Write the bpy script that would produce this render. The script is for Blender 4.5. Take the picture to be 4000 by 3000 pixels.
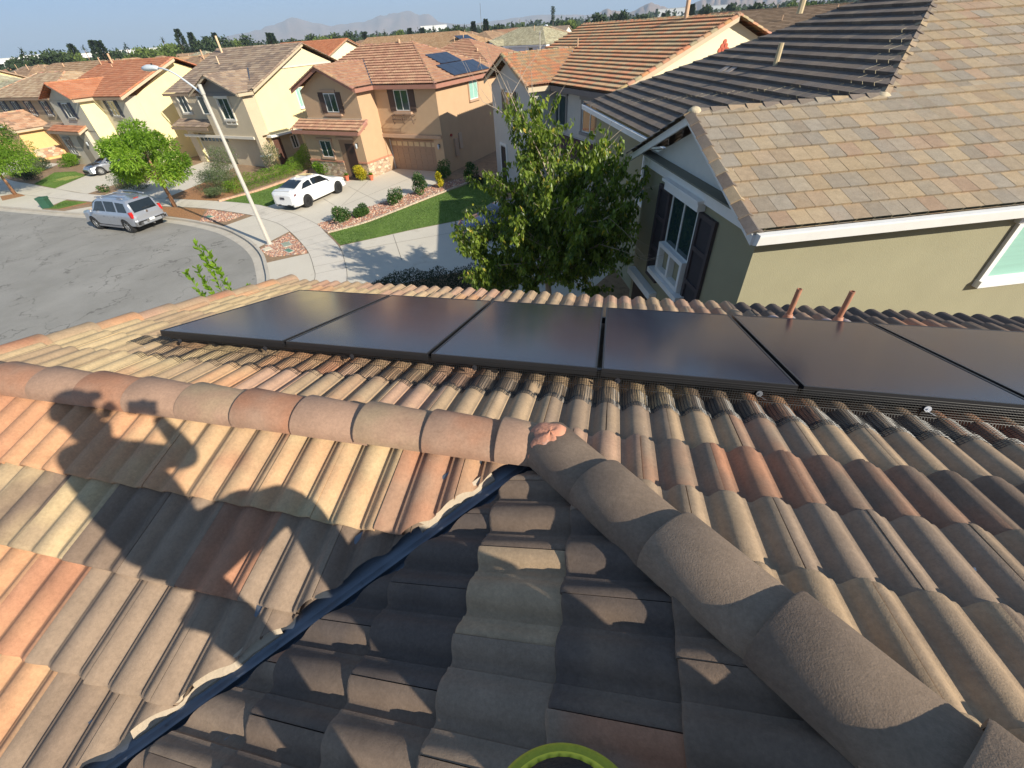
import bpy, bmesh, math, random
from mathutils import Vector, Matrix, noise
R_=math.radians
scene=bpy.context.scene
for o in list(bpy.data.objects): bpy.data.objects.remove(o)
COL=scene.collection
# ---------------- camera, sky, sun, exposure ----------------
JZ=6.884                       # height of the roof junction above the pavement
CAM=Vector((0.193,-1.276,8.35))
cd=bpy.data.cameras.new('camera'); cam=bpy.data.objects.new('camera',cd); COL.objects.link(cam)
cd.sensor_width=36; cd.lens=1632.73/4000*36; cd.clip_start=.02; cd.clip_end=60000
p_,r_,y_=R_(40.3998),R_(-4.2489),R_(14.9622)
fwd=Vector((-math.sin(y_)*math.cos(p_),math.cos(y_)*math.cos(p_),-math.sin(p_)))
r0=Vector((math.cos(y_),math.sin(y_),0)); u0=r0.cross(fwd)
rgt=r0*math.cos(r_)+u0*math.sin(r_); upv=rgt.cross(fwd)
cam.matrix_world=Matrix(((rgt.x,upv.x,-fwd.x,CAM.x),(rgt.y,upv.y,-fwd.y,CAM.y),(rgt.z,upv.z,-fwd.z,CAM.z),(0,0,0,1)))
scene.camera=cam
SUN=Vector((0.78935,-0.39066,0.47362)).normalized()      # towards the sun
W=bpy.data.worlds.new('World'); scene.world=W; W.use_nodes=True
nt=W.node_tree; sk=nt.nodes.new('ShaderNodeTexSky'); sk.sky_type='NISHITA'; sk.sun_disc=False
sk.sun_elevation=math.asin(SUN.z); sk.sun_rotation=math.atan2(SUN.x,SUN.y)
sk.air_density=1.3; sk.dust_density=.6; sk.ozone_density=3.0; sk.altitude=400
bg=nt.nodes['Background']; bg.inputs['Strength'].default_value=.075
tcw=nt.nodes.new('ShaderNodeTexCoord'); sx=nt.nodes.new('ShaderNodeSeparateXYZ'); nt.links.new(tcw.outputs['Generated'],sx.inputs[0])
cw=nt.nodes.new('ShaderNodeValToRGB'); mw=nt.nodes.new('ShaderNodeMapRange'); mw.inputs[1].default_value=-.02; mw.inputs[2].default_value=.5; nt.links.new(sx.outputs[2],mw.inputs[0]); nt.links.new(mw.outputs[0],cw.inputs[0])
cw.color_ramp.elements[0].color=(3.7,5.9,8.6,1); cw.color_ramp.elements[0].position=.04
cw.color_ramp.elements[1].color=(1.4,2.5,4.6,1); cw.color_ramp.elements[1].position=1
e_=cw.color_ramp.elements.new(.16); e_.color=(2.7,4.9,8.2,1)
mxw=nt.nodes.new('ShaderNodeMix'); mxw.data_type='RGBA'; m2w=nt.nodes.new('ShaderNodeMapRange'); m2w.inputs[1].default_value=.1; m2w.inputs[2].default_value=.6; m2w.inputs[3].default_value=.95; m2w.inputs[4].default_value=.35
nt.links.new(sx.outputs[2],m2w.inputs[0]); nt.links.new(m2w.outputs[0],mxw.inputs[0]); nt.links.new(sk.outputs[0],mxw.inputs[6]); nt.links.new(cw.outputs[0],mxw.inputs[7]); nt.links.new(mxw.outputs[2],bg.inputs[0])
sl=bpy.data.lights.new('sun','SUN'); sl.energy=5.0; sl.angle=R_(.53); sl.color=(1,.92,.78)
so=bpy.data.objects.new('sun',sl); COL.objects.link(so); so.rotation_euler=SUN.to_track_quat('Z','Y').to_euler()
so['kind']='structure'
vs=scene.view_settings; vs.view_transform='Standard'; vs.look='None'; vs.gamma=1; vs.exposure=.6
scene.render.engine='CYCLES'
scene.cycles.max_bounces=6; scene.cycles.volume_bounces=0; scene.cycles.transparent_max_bounces=12
# ---------------- helpers ----------------
def link(o,parent=None):
    COL.objects.link(o)
    if parent is not None: o.parent=parent
    return o
def tag(o,label=None,cat=None,group=None,kind=None):
    if label: o['label']=label
    if cat: o['category']=cat
    if group: o['group']=group
    if kind: o['kind']=kind
    return o
def thing(name,label,cat,loc=(0,0,0),rz=0.,group=None):
    o=bpy.data.objects.new(name,None); o.empty_display_size=.1; COL.objects.link(o)
    o.location=loc; o.rotation_euler=(0,0,rz); return tag(o,label,cat,group)
class MB:
    def __init__(s): s.v=[];s.f=[];s.m=[];s.c=[];s.c2=[];s.cur=(1,1,1);s.cur2=(1,1,1);s.mi=0
    def add(s,vs,fs):
        n=len(s.v); s.v+= [tuple(v) for v in vs]
        for f in fs: s.f.append(tuple(n+i for i in f)); s.m.append(s.mi); s.c.append(s.cur); s.c2.append(s.cur2)
        return s
    def quad(s,a,b,c,d): return s.add([a,b,c,d],[(0,1,2,3)])
    def poly(s,pts): return s.add(pts,[tuple(range(len(pts)))])
    def box(s,c,d,M=None):
        x,y,z=d[0]/2,d[1]/2,d[2]/2; c=Vector(c)
        vs=[Vector((i*x,j*y,k*z)) for i in(-1,1) for j in(-1,1) for k in(-1,1)]
        if M is not None: vs=[M@v for v in vs]
        return s.add([c+v for v in vs],[(0,1,3,2),(4,6,7,5),(0,4,5,1),(2,3,7,6),(0,2,6,4),(1,5,7,3)])
    def bx(s,x0,x1,y0,y1,z0,z1): return s.box(((x0+x1)/2,(y0+y1)/2,(z0+z1)/2),(x1-x0,y1-y0,z1-z0))
    def tube(s,pts,rad,n=8,cap=True):
        pts=[Vector(p) for p in pts]; rs=rad if isinstance(rad,(list,tuple)) else [rad]*len(pts)
        rings=[]; pv=None
        for i,p in enumerate(pts):
            d=(pts[min(i+1,len(pts)-1)]-pts[max(i-1,0)]).normalized()
            a=d.cross(Vector((0,0,1)))
            if a.length<.02: a=d.cross(Vector((1,0,0)))
            if pv is not None and a.dot(pv)<0: a=-a
            a.normalize(); pv=a; b=a.cross(d)
            rings.append([p+(a*math.cos(t)+b*math.sin(t))*rs[i] for t in [2*math.pi*k/n for k in range(n)]])
        vs=[v for r in rings for v in r]; fs=[]
        for i in range(len(pts)-1):
            for k in range(n): fs.append((i*n+k,i*n+(k+1)%n,(i+1)*n+(k+1)%n,(i+1)*n+k))
        if cap: fs.append(tuple(range(n))); fs.append(tuple(reversed(range((len(pts)-1)*n,len(pts)*n))))
        return s.add(vs,fs)
    def prism(s,pts,h,d=(0,0,1)):
        n=len(pts); d=Vector(d)*h; a=[Vector(p) for p in pts]; b=[p+d for p in a]
        return s.add(a+b,[tuple(reversed(range(n))),tuple(range(n,2*n))]+[(i,(i+1)%n,n+(i+1)%n,n+i) for i in range(n)])
    def blob(s,c,r,n=10,m=6,squash=1.,jit=.0,rnd=random):
        vs=[];c=Vector(c)
        for i in range(m+1):
            t=math.pi*i/m
            for k in range(n):
                q=r*(1+rnd.uniform(-jit,jit)); a=2*math.pi*k/n
                vs.append(c+Vector((q*math.sin(t)*math.cos(a),q*math.sin(t)*math.sin(a),q*math.cos(t)*squash)))
        fs=[(i*n+k,(i+1)*n+k,(i+1)*n+(k+1)%n,i*n+(k+1)%n) for i in range(m) for k in range(n)]
        return s.add(vs,fs)
    def build(s,name,mats,parent=None,smooth=False,fix=True,clips=None,colors=False,angle=None):
        me=bpy.data.meshes.new(name); me.from_pydata(s.v,[],s.f)
        if not isinstance(mats,(list,tuple)): mats=[mats]
        for m in mats: me.materials.append(m)
        if len(mats)>1: me.polygons.foreach_set('material_index',s.m)
        if colors:
            for nm,cc in (('tc',s.c),('tc2',s.c2)):
                at=me.attributes.new(nm,'FLOAT_VECTOR','FACE'); at.data.foreach_set('vector',[x for c in cc for x in c])
        if clips or fix:
            bm=bmesh.new(); bm.from_mesh(me)
            if clips:
                for co,no in clips:
                    bmesh.ops.bisect_plane(bm,geom=bm.verts[:]+bm.edges[:]+bm.faces[:],plane_co=co,plane_no=no,clear_outer=True,dist=1e-5)
            if fix:
                bmesh.ops.recalc_face_normals(bm,faces=bm.faces[:])
            bm.to_mesh(me); bm.free()
        if smooth:
            me.polygons.foreach_set('use_smooth',[True]*len(me.polygons))
            if angle: 
                try: me.set_sharp_from_angle(angle=R_(angle))
                except Exception: pass
        me.update()
        return link(bpy.data.objects.new(name,me),parent)
# ---------------- materials ----------------
def lin(c): return tuple((x/12.92 if x<=.04045 else ((x+.055)/1.055)**2.4) for x in [v/255 for v in c])
def newmat(name):
    m=bpy.data.materials.new(name); m.use_nodes=True; return m,m.node_tree,m.node_tree.nodes['Principled BSDF']
def N(nt,t,**k):
    n=nt.nodes.new(t)
    for a,b in k.items():
        if a.startswith('i_'): n.inputs[a[2:].replace('_',' ')].default_value=b
        else: setattr(n,a,b)
    return n
MATS={}
def mat(name,col,rough=.85,var=.12,scale=3.,bump=0.,bscale=60.,metal=0.,spec=.5,detail=5,stain=None,sscale=1.,coat=0.,aniso=(1,1,1)):
    """plain procedural material: base colour with soft noise variation and a grain bump"""
    if name in MATS: return MATS[name]
    m,nt,b=newmat(name); L=nt.links.new
    tc=N(nt,'ShaderNodeTexCoord'); mp=N(nt,'ShaderNodeMapping'); mp.inputs['Scale'].default_value=aniso; L(tc.outputs['Object'],mp.inputs[0])
    n1=N(nt,'ShaderNodeTexNoise',i_Scale=scale,i_Detail=detail,i_Roughness=.6); L(mp.outputs[0],n1.inputs['Vector'])
    mx=N(nt,'ShaderNodeMix',data_type='RGBA')
    c=Vector(col[:3]); mx.inputs[6].default_value=(*(c*(1-var)),1); mx.inputs[7].default_value=(*(c*(1+var)),1)
    cr=N(nt,'ShaderNodeMapRange'); cr.inputs[1].default_value=.3; cr.inputs[2].default_value=.7; L(n1.outputs[0],cr.inputs[0]); L(cr.outputs[0],mx.inputs[0])
    out=mx.outputs[2]
    if stain:
        n2=N(nt,'ShaderNodeTexNoise',i_Scale=sscale,i_Detail=8,i_Roughness=.7); L(tc.outputs['Object'],n2.inputs['Vector'])
        c2=N(nt,'ShaderNodeMapRange'); c2.inputs[1].default_value=stain[1]; c2.inputs[2].default_value=stain[1]+.18; L(n2.outputs[0],c2.inputs[0])
        m2=N(nt,'ShaderNodeMix',data_type='RGBA'); L(c2.outputs[0],m2.inputs[0]); L(out,m2.inputs[6]); m2.inputs[7].default_value=(*stain[0],1); out=m2.outputs[2]
    L(out,b.inputs['Base Color'])
    b.inputs['Roughness'].default_value=rough; b.inputs['Metallic'].default_value=metal; b.inputs['Specular IOR Level'].default_value=spec
    if coat: b.inputs['Coat Weight'].default_value=coat; b.inputs['Coat Roughness'].default_value=.05
    if bump:
        n3=N(nt,'ShaderNodeTexNoise',i_Scale=bscale,i_Detail=4); L(mp.outputs[0],n3.inputs['Vector'])
        bp=N(nt,'ShaderNodeBump',i_Strength=1.,i_Distance=bump); L(n3.outputs[0],bp.inputs['Height']); L(bp.outputs[0],b.inputs['Normal'])
    MATS[name]=m; return m
def tilemat(name,grain=.0016,gscale=260.,drop=.0,blend=2.2,rough=.93,dscale=5.):
    """concrete tile: two per-tile colours blended by streaky noise, grain bump, bird droppings as stains"""
    if name in MATS: return MATS[name]
    m,nt,b=newmat(name); L=nt.links.new
    tc=N(nt,'ShaderNodeTexCoord')
    a=N(nt,'ShaderNodeAttribute',attribute_name='tc'); a2=N(nt,'ShaderNodeAttribute',attribute_name='tc2')
    n1=N(nt,'ShaderNodeTexNoise',i_Scale=blend,i_Detail=3,i_Roughness=.5); L(tc.outputs['Object'],n1.inputs['Vector'])
    mr=N(nt,'ShaderNodeMapRange'); mr.inputs[1].default_value=.42; mr.inputs[2].default_value=.6; L(n1.outputs[0],mr.inputs[0])
    mx=N(nt,'ShaderNodeMix',data_type='RGBA'); L(mr.outputs[0],mx.inputs[0]); L(a.outputs['Vector'],mx.inputs[6]); L(a2.outputs['Vector'],mx.inputs[7])
    n2=N(nt,'ShaderNodeTexNoise',i_Scale=gscale*.35,i_Detail=6,i_Roughness=.75); L(tc.outputs['Object'],n2.inputs['Vector'])
    mr2=N(nt,'ShaderNodeMapRange'); mr2.inputs[1].default_value=.3; mr2.inputs[2].default_value=.7; mr2.inputs[3].default_value=.84; mr2.inputs[4].default_value=1.16; L(n2.outputs[0],mr2.inputs[0])
    n5=N(nt,'ShaderNodeTexNoise',i_Scale=7.,i_Detail=6,i_Roughness=.7); L(tc.outputs['Object'],n5.inputs['Vector'])
    mr5=N(nt,'ShaderNodeMapRange'); mr5.inputs[1].default_value=.3; mr5.inputs[2].default_value=.7; mr5.inputs[3].default_value=.86; mr5.inputs[4].default_value=1.12; L(n5.outputs[0],mr5.inputs[0])
    mm=N(nt,'ShaderNodeMath',operation='MULTIPLY'); L(mr2.outputs[0],mm.inputs[0]); L(mr5.outputs[0],mm.inputs[1])
    ml=N(nt,'ShaderNodeVectorMath',operation='SCALE'); L(mx.outputs[2],ml.inputs[0]); L(mm.outputs[0],ml.inputs['Scale'])
    out=ml.outputs[0]
    if drop>0:
        v=N(nt,'ShaderNodeTexVoronoi',i_Scale=dscale,feature='F1'); 
        n4=N(nt,'ShaderNodeTexNoise',i_Scale=22.,i_Detail=4); L(tc.outputs['Object'],n4.inputs['Vector'])
        ad=N(nt,'ShaderNodeMix',data_type='VECTOR'); ad.inputs[0].default_value=.06; L(tc.outputs['Object'],ad.inputs[4]); L(n4.outputs['Color'],ad.inputs[5]); L(ad.outputs[1],v.inputs['Vector'])
        wn=N(nt,'ShaderNodeSeparateColor'); L(v.outputs['Color'],wn.inputs[0])
        th=N(nt,'ShaderNodeMath',operation='MULTIPLY'); L(wn.outputs[0],th.inputs[0]); th.inputs[1].default_value=drop
        sb=N(nt,'ShaderNodeMath',operation='SUBTRACT'); L(th.outputs[0],sb.inputs[0]); sb.inputs[1].default_value=drop*.72
        lt=N(nt,'ShaderNodeMath',operation='LESS_THAN'); L(v.outputs['Distance'],lt.inputs[0]); L(sb.outputs[0],lt.inputs[1])
        md=N(nt,'ShaderNodeMix',data_type='RGBA'); L(lt.outputs[0],md.inputs[0]); L(out,md.inputs[6]); md.inputs[7].default_value=(.72,.72,.7,1); out=md.outputs[2]
    L(out,b.inputs['Base Color']); b.inputs['Roughness'].default_value=rough; b.inputs['Specular IOR Level'].default_value=.25
    if grain:
        n3=N(nt,'ShaderNodeTexNoise',i_Scale=gscale,i_Detail=3,i_Roughness=.6); L(tc.outputs['Object'],n3.inputs['Vector'])
        bp=N(nt,'ShaderNodeBump',i_Strength=1.,i_Distance=grain); L(n3.outputs[0],bp.inputs['Height']); L(bp.outputs[0],b.inputs['Normal'])
    MATS[name]=m; return m
def glassmat(name,col=(.02,.03,.035),rough=.03,spec=.9):
    if name in MATS: return MATS[name]
    m,nt,b=newmat(name); b.inputs['Base Color'].default_value=(*col,1); b.inputs['Roughness'].default_value=rough; b.inputs['Specular IOR Level'].default_value=spec
    n=N(nt,'ShaderNodeTexNoise',i_Scale=.7,i_Detail=2); tc=N(nt,'ShaderNodeTexCoord'); nt.links.new(tc.outputs['Object'],n.inputs['Vector'])
    bp=N(nt,'ShaderNodeBump',i_Strength=.25,i_Distance=.02); nt.links.new(n.outputs[0],bp.inputs['Height']); nt.links.new(bp.outputs[0],b.inputs['Normal'])
    MATS[name]=m; return m
def leafmat(name,c1,c2,c3=None,rough=.5,trans=.35,scale=6.):
    if name in MATS: return MATS[name]
    m,nt,b=newmat(name); L=nt.links.new
    a=N(nt,'ShaderNodeAttribute',attribute_name='tc'); sp=N(nt,'ShaderNodeSeparateXYZ'); L(a.outputs['Vector'],sp.inputs[0])
    cr=N(nt,'ShaderNodeValToRGB'); L(sp.outputs[0],cr.inputs[0])
    cr.color_ramp.elements[0].color=(*c1,1); cr.color_ramp.elements[1].color=(*c2,1)
    if c3: e=cr.color_ramp.elements.new(.93); e.color=(*c2,1); cr.color_ramp.elements[-1].color=(*c3,1); cr.color_ramp.elements[1].position=.8
    L(cr.outputs[0],b.inputs['Base Color']); b.inputs['Roughness'].default_value=rough; b.inputs['Specular IOR Level'].default_value=.35
    tr=N(nt,'ShaderNodeBsdfTranslucent'); hs=N(nt,'ShaderNodeHueSaturation',i_Saturation=1.1,i_Value=1.3); L(cr.outputs[0],hs.inputs['Color']); L(hs.outputs[0],tr.inputs[0])
    ms=N(nt,'ShaderNodeMixShader'); ms.inputs[0].default_value=trans; L(b.outputs[0],ms.inputs[1]); L(tr.outputs[0],ms.inputs[2]); L(ms.outputs[0],nt.nodes['Material Output'].inputs[0])
    MATS[name]=m; return m
WHITE=mat('white_paint',(.78,.78,.75),.6,.04)
DARK=mat('dark_void',(.02,.02,.02),.9,.1)
BLACKM=mat('black_metal',(.018,.018,.02),.38,.1,spec=.6)
# ---------------- tile roof generators ----------------
PER=.156
PROF=[(0,0),(.06,.002),(.12,.012),(.19,.025),(.27,.035),(.36,.0405),(.46,.042),(.55,.0415),(.63,.038),(.70,.031),(.76,.023),(.80,.018),(.885,.016),(.915,.004),(1,0)]
def prof(u):
    u%=1.0
    for (a,h),(b,k) in zip(PROF,PROF[1:]):
        if u<=b: return h+(k-h)*(u-a)/(b-a)
    return 0.
def plane_frame(n,h):
    n=Vector(n).normalized(); hz=Vector((n.x,n.y,0)).normalized()
    d=(hz*n.z-Vector((0,0,1))*math.hypot(n.x,n.y)).normalized()
    return n,d,d.cross(n)
def hires_tiles(mb,org,n,s_rows,a_range,phase,colfn,rnd,L=.43,T=.022,base=-.063,keep=None,shade=None):
    """individually modelled two-hump concrete tiles. org: point on the crest plane; s_rows: butt positions down the slope"""
    n,d,a=plane_frame(n,0); org=Vector(org)+n*base
    for r,sr in enumerate(s_rows):
        off=phase+ (PER if r%2 else 0)
        k0=math.floor((a_range[0]-off)/(2*PER)); k1=math.ceil((a_range[1]-off)/(2*PER))
        for k in range(k0,k1):
            aa=off+k*2*PER
            if keep and not keep(aa+PER,sr-.2): continue
            ca,cb=colfn(aa+PER,sr-.2,rnd); mb.cur=ca; mb.cur2=cb
            lift=.028+rnd.uniform(-.003,.005); sj=rnd.uniform(-.005,.005); yw=rnd.uniform(-.005,.005); aj=rnd.uniform(-.0012,.0012); tl=rnd.uniform(-.003,.003)
            us=[.46+x for x in (0.01,)]+[x for x in [j+p for j in (0,1,2) for p,_ in PROF[:-1]] if .47<x<2.44]+[2.448]
            rows=[(0,0,0),(.22,0,0),(L-.016,0,0),(L-.004,-.003,0),(L,-.008,0)]
            vs=[]
            for dd,dz,_ in rows:
                for u in us:
                    A=aa+(u-.46)*PER+aj+ (dd-.2)*yw; S=sr-L+dd+sj+(u-1.46)*PER*yw
                    Z=prof(u)+lift*dd/L+dz+tl*(u-1.46)
                    if u<.5: Z-=.003
                    vs.append(org+a*A+d*S+n*Z)
            m=len(us); 
            for u in us:   # butt bottom
                A=aa+(u-.46)*PER+aj+(L-.2)*yw; S=sr+sj+(u-1.46)*PER*yw-.004; Z=prof(u)+lift-T-.008; vs.append(org+a*A+d*S+n*Z)
            fs=[(i*m+j,i*m+j+1,(i+1)*m+j+1,(i+1)*m+j) for i in range(5) for j in range(m-1)]
            # side lips
            b=len(vs)
            for i in range(5): vs.append(vs[i*m]-n*.016); vs.append(vs[i*m+m-1]-n*.016)
            for i in range(4):
                fs.append((i*m,(i+1)*m,b+2*(i+1),b+2*i)); fs.append((i*m+m-1,b+2*i+1,b+2*(i+1)+1,(i+1)*m+m-1))
            mb.add(vs,fs)
def surf1(x,s,s_rows,phase):
    """height of the finished tile surface above the pan plane (for things lying on it)"""
    best=0
    for sr in s_rows:
        if sr-.36<=s<=sr: best=.028*(.43-(sr-s))/.43
    return prof((x-phase)/PER+.46)+best
def barrel(mb,p0,p1,side,up,w=.13,top=.0705,drop=.045,ex=.355,start=0.,colfn=None,rnd=random,nseg=12,taper=.90,thick=.018,L=.41,lift=.02,rough=0.):
    """ridge or hip tiles: butt ends face p0"""
    p0=Vector(p0);p1=Vector(p1); d=(p1-p0); LL=d.length; d.normalize(); side=Vector(side).normalized(); up=Vector(up).normalized()
    n=int((LL-start)/ex)+1
    for k in range(n):
        s0=start+k*ex; s1=min(s0+L,LL+.05)
        if s1-s0<.08: continue
        ca,cb=colfn(k,rnd); mb.cur=ca; mb.cur2=cb
        jl=rnd.uniform(-.003,.004); yaw=rnd.uniform(-.012,.012); vs=[]
        def ring(s,sc,dz,shr=0):
            out=[]
            for j in range(nseg+1):
                t=math.pi*j/nseg; x=-math.cos(t); y=math.sin(t)
                ww=(w-shr)*sc; hh=(top+drop)
                out.append(p0+d*s+side*(x*ww+(s-s0-.2)*yaw)+up*(-drop+(hh*sc-shr)*(y**.85 if y>0 else 0)+dz+jl))
            return out
        rs=[ring(s0,1.0,lift-.004,0.0),ring(s0+.008,1.0,lift),ring((s0+s1)/2,(1+taper)/2,lift*.5),ring(s1,taper,0)]
        rb=ring(s0+.003,1.0,lift-.004,thick); rb2=ring(s0+.10,.99,lift*.7,thick)
        vs=[v for r in rs+[rb,rb2] for v in r]; m=nseg+1
        fs=[(i*m+j,i*m+j+1,(i+1)*m+j+1,(i+1)*m+j) for i in range(3) for j in range(nseg)]
        fs+=[(4*m+j,4*m+j+1,j+1,j) for j in range(nseg)]+[(5*m+j,5*m+j+1,4*m+j+1,4*m+j) for j in range(nseg)]
        mb.add(vs,fs)
def clip_planes(poly,skip=()):
    """vertical clip planes through the edges of a convex polygon (any winding)"""
    c=sum((Vector(p) for p in poly),Vector())/len(poly); out=[]
    for i in range(len(poly)):
        if i in skip: continue
        a=Vector(poly[i]);b=Vector(poly[(i+1)%len(poly)]); e=Vector((b.x-a.x,b.y-a.y,0))
        if e.length<1e-4: continue
        nn=Vector((e.y,-e.x,0)).normalized()
        if (c-a).dot(nn)>0: nn=-nn
        out.append((a,nn))
    return out
def roof_slope(name,polys,matr,parent,kind='flat',pal=None,seed=1,ex=.355,tw=.33,butt=.03,detail=1,ov=0.,var=.09):
    """tiled slope made of stepped courses, cut to each convex polygon (local coordinates of the parent)"""
    rnd=random.Random(seed); objs=[]; bmA=bmesh.new()
    shared=[]
    for poly in polys:
        P=[Vector(p) for p in poly]; n=(P[1]-P[0]).cross(P[2]-P[1]).normalized()
        if n.z<0: n=-n
        n,d,a=plane_frame(n,0); o=P[0]; low=min(P,key=lambda p:p.z)
        for (n_s,o_s,l_s) in shared:      # coplanar pieces share one tile grid
            if (n_s-n).length<.02 and abs((o-o_s).dot(n))<.05: o=o_s; low=l_s if l_s.z<low.z+.3 else low; break
        else: shared.append((n,o,low))
        ss=[(p-o).dot(d) for p in P]; aa=[(p-o).dot(a) for p in P]
        sl_=(low-o).dot(d); s1=sl_; s0=min(ss); a0=min(aa)-.3; a1=max(aa)+.3
        mb=MB(); rows=int((s1-s0)/ex)+2
        for r in range(rows):
            sb=s1-r*ex+.0; st=sb-ex-.02
            if st>max(ss)+.1: continue
            # limits of this row from the polygon
            lo,hi=1e9,-1e9
            for i in range(len(P)):
                for f in (0,.25,.5,.75,1):
                    q=P[i].lerp(P[(i+1)%len(P)],f); qs=(q-o).dot(d)
                    if st-.6<=qs<=sb+.6: lo=min(lo,(q-o).dot(a)); hi=max(hi,(q-o).dot(a))
            for e in range(len(P)):
                p,q=P[e],P[(e+1)%len(P)]; sp,sq=(p-o).dot(d),(q-o).dot(d)
                for sv in (st,sb):
                    if (sp-sv)*(sq-sv)<0:
                        t=(sv-sp)/(sq-sp); v=p.lerp(q,t); lo=min(lo,(v-o).dot(a)); hi=max(hi,(v-o).dot(a))
            if hi<lo: continue
            k0=math.floor((lo-.1)/tw); k1=math.ceil((hi+.1)/tw); off=(tw/2 if r%2 else 0)
            for k in range(k0-1,k1+1):
                A0=k*tw+off; A1=A0+tw
                c=rnd.choice(pal) if pal else (.3,.25,.2)
                q=1+rnd.uniform(-var,var); mb.cur=tuple(x*q for x in c); c2=rnd.choice(pal) if pal else c; mb.cur2=tuple((x*.7+y*.3)*q for x,y in zip(c,c2))
                if kind=='flat':
                    g=.004 if detail>1 else 0; j=rnd.uniform(0,.004) if detail>1 else 0
                    pts=[o+a*(A0+g)+d*st+n*.004,o+a*(A1-g)+d*st+n*.004,o+a*(A1-g)+d*sb+n*(butt+j),o+a*(A0+g)+d*sb+n*(butt+j)]
                    low=[o+a*(A1-g)+d*(sb-.004)-n*.012,o+a*(A0+g)+d*(sb-.004)-n*.012]
                    mb.add(pts+low,[(0,1,2,3),(3,2,4,5)])
                else:
                    us=[0,.15,.3,.45,.6,.74,.8,.9,1.0]
                    m=len(us)*2-1; U=[x for x in us]+[1+x for x in us[1:]]
                    hh=1.0; wd=tw/2
                    v1=[o+a*(A0+u*wd)+d*st+n*(prof(u)*.5) for u in U]; butt=max(butt,.055); v2=[o+a*(A0+u*wd)+d*sb+n*(prof(u)*hh+butt) for u in U]; v3=[o+a*(A0+u*wd)+d*(sb-.005)+n*(prof(u)*.5-.012) for u in U]
                    fs=[(i,i+1,m+i+1,m+i) for i in range(m-1)]+[(m+i,m+i+1,2*m+i+1,2*m+i) for i in range(m-1)]
                    mb.add(v1+v2+v3,fs)
        me=bpy.data.meshes.new('t'); me.from_pydata(mb.v,[],mb.f)
        for nm,cc in (('tc',mb.c),('tc2',mb.c2)):
            at=me.attributes.new(nm,'FLOAT_VECTOR','FACE'); at.data.foreach_set('vector',[x for c in cc for x in c])
        bm=bmesh.new(); bm.from_mesh(me)
        for co,no in clip_planes(poly):
            bmesh.ops.bisect_plane(bm,geom=bm.verts[:]+bm.edges[:]+bm.faces[:],plane_co=co+no*ov,plane_no=no,clear_outer=True,dist=1e-5)
        for f in bm.faces:
            if f.normal.dot(n)<-.3: f.normal_flip()
        # underside
        bm.to_mesh(me); bm.free(); objs.append(me)
    ob=None
    bm=bmesh.new()
    for me in objs: bm.from_mesh(me); bpy.data.meshes.remove(me)
    me=bpy.data.meshes.new(name); bm.to_mesh(me); bm.free(); me.materials.append(matr)
    if kind!='flat': me.polygons.foreach_set('use_smooth',[True]*len(me.polygons)); me.set_sharp_from_angle(angle=R_(42))
    return link(bpy.data.objects.new(name,me),parent)
# ---------------- the house we stand on ----------------
TH=R_(16.807); TS=math.tan(TH); CS=math.cos(TH)
J=Vector((0,0,JZ))
OWN=thing('tile_roofed_house','tan stucco house under the camera, with curved multicoloured roof tiles and black solar panels','house',(0,0,0))
OT=tilemat('own_roof_tile',grain=.0011,gscale=210,drop=.085,blend=2.6,dscale=6.5)
TERRA=lin((174,126,98)); ORNG=lin((192,146,110)); BUFF=lin((186,163,126)); SAND=lin((172,147,118)); TAUPE=lin((146,126,107)); DRK=lin((124,106,91)); CHAR=lin((100,88,80)); PINK=lin((178,144,120))
NZ=lambda x,y,z=0: noise.noise(Vector((x,y,z)))
def pick(w,rnd):
    t=sum(q for _,q in w); r=rnd.random()*t
    for c,q in w:
        r-=q
        if r<=0: return c
    return w[-1][0]
def col1(x,s,rnd):     # north slope: buff to the left, taupe in the middle, dark and terracotta to the right
    k=x+NZ(x*.5,s*.8)*1.6
    if s>3.0: w=[(SAND,3),(PINK,2),(TERRA,1)] if k<1.4 else ([(PINK,2),(SAND,1),(TERRA,1)] if k<2.1 else [(CHAR,4),(DRK,3)])
    elif k<-2.2: w=[(BUFF,6),(SAND,2),(ORNG,1)]
    elif k<-.9: w=[(BUFF,2),(ORNG,2),(SAND,3),(PINK,2),(TERRA,1)]
    elif k<1.0: w=[(SAND,4),(TAUPE,4),(PINK,1),(BUFF,1)]
    elif k<2: w=[(TAUPE,3),(TERRA,2),(DRK,2),(SAND,2)]
    else: w=[(DRK,4),(CHAR,3),(TERRA,2),(TAUPE,3)]
    a=pick(w,rnd); b=pick(w,rnd); b=tuple(u*.5+v*.5 for u,v in zip(a,b)); q=rnd.uniform(.93,1.07)
    return tuple(v*q for v in a),tuple(v*q for v in b)
def col2(x,s,rnd):
    k=NZ(x*.9+3,s*1.9,2)
    if s<.5: w=[(ORNG,5),(BUFF,2),(TERRA,2)] if x<-.75 else [(TERRA,3),(TAUPE,2),(ORNG,2)]
    elif s<.86: w=[(TAUPE,3),(BUFF,3),(DRK,2)] if x<-1.6 else [(DRK,3),(TAUPE,3),(TERRA,1)]
    elif s<1.22: w=[(TAUPE,3),(DRK,1)] if x>-1.9 else [(ORNG,5),(TERRA,1)]
    else: w=[(ORNG,2),(TAUPE,3),(DRK,2),(BUFF,1)] if k>-.1 else [(DRK,2),(TAUPE,3)]
    a=pick(w,rnd); b=pick(w,rnd)
    return a,tuple(u*.4+v*.6 for u,v in zip(a,b))
def col3(x,s,rnd):
    k=NZ(x*1.2+7,s*1.2,4)
    w=[(BUFF,3),(SAND,2),(TAUPE,1)] if (-.12<s<.17 and .5<x<.85) else ([(TAUPE,3),(DRK,3),(TERRA,1)] if k>-.05 else [(CHAR,3),(DRK,3)])
    a=pick(w,rnd); b=pick(w,rnd); return a,b
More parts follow.
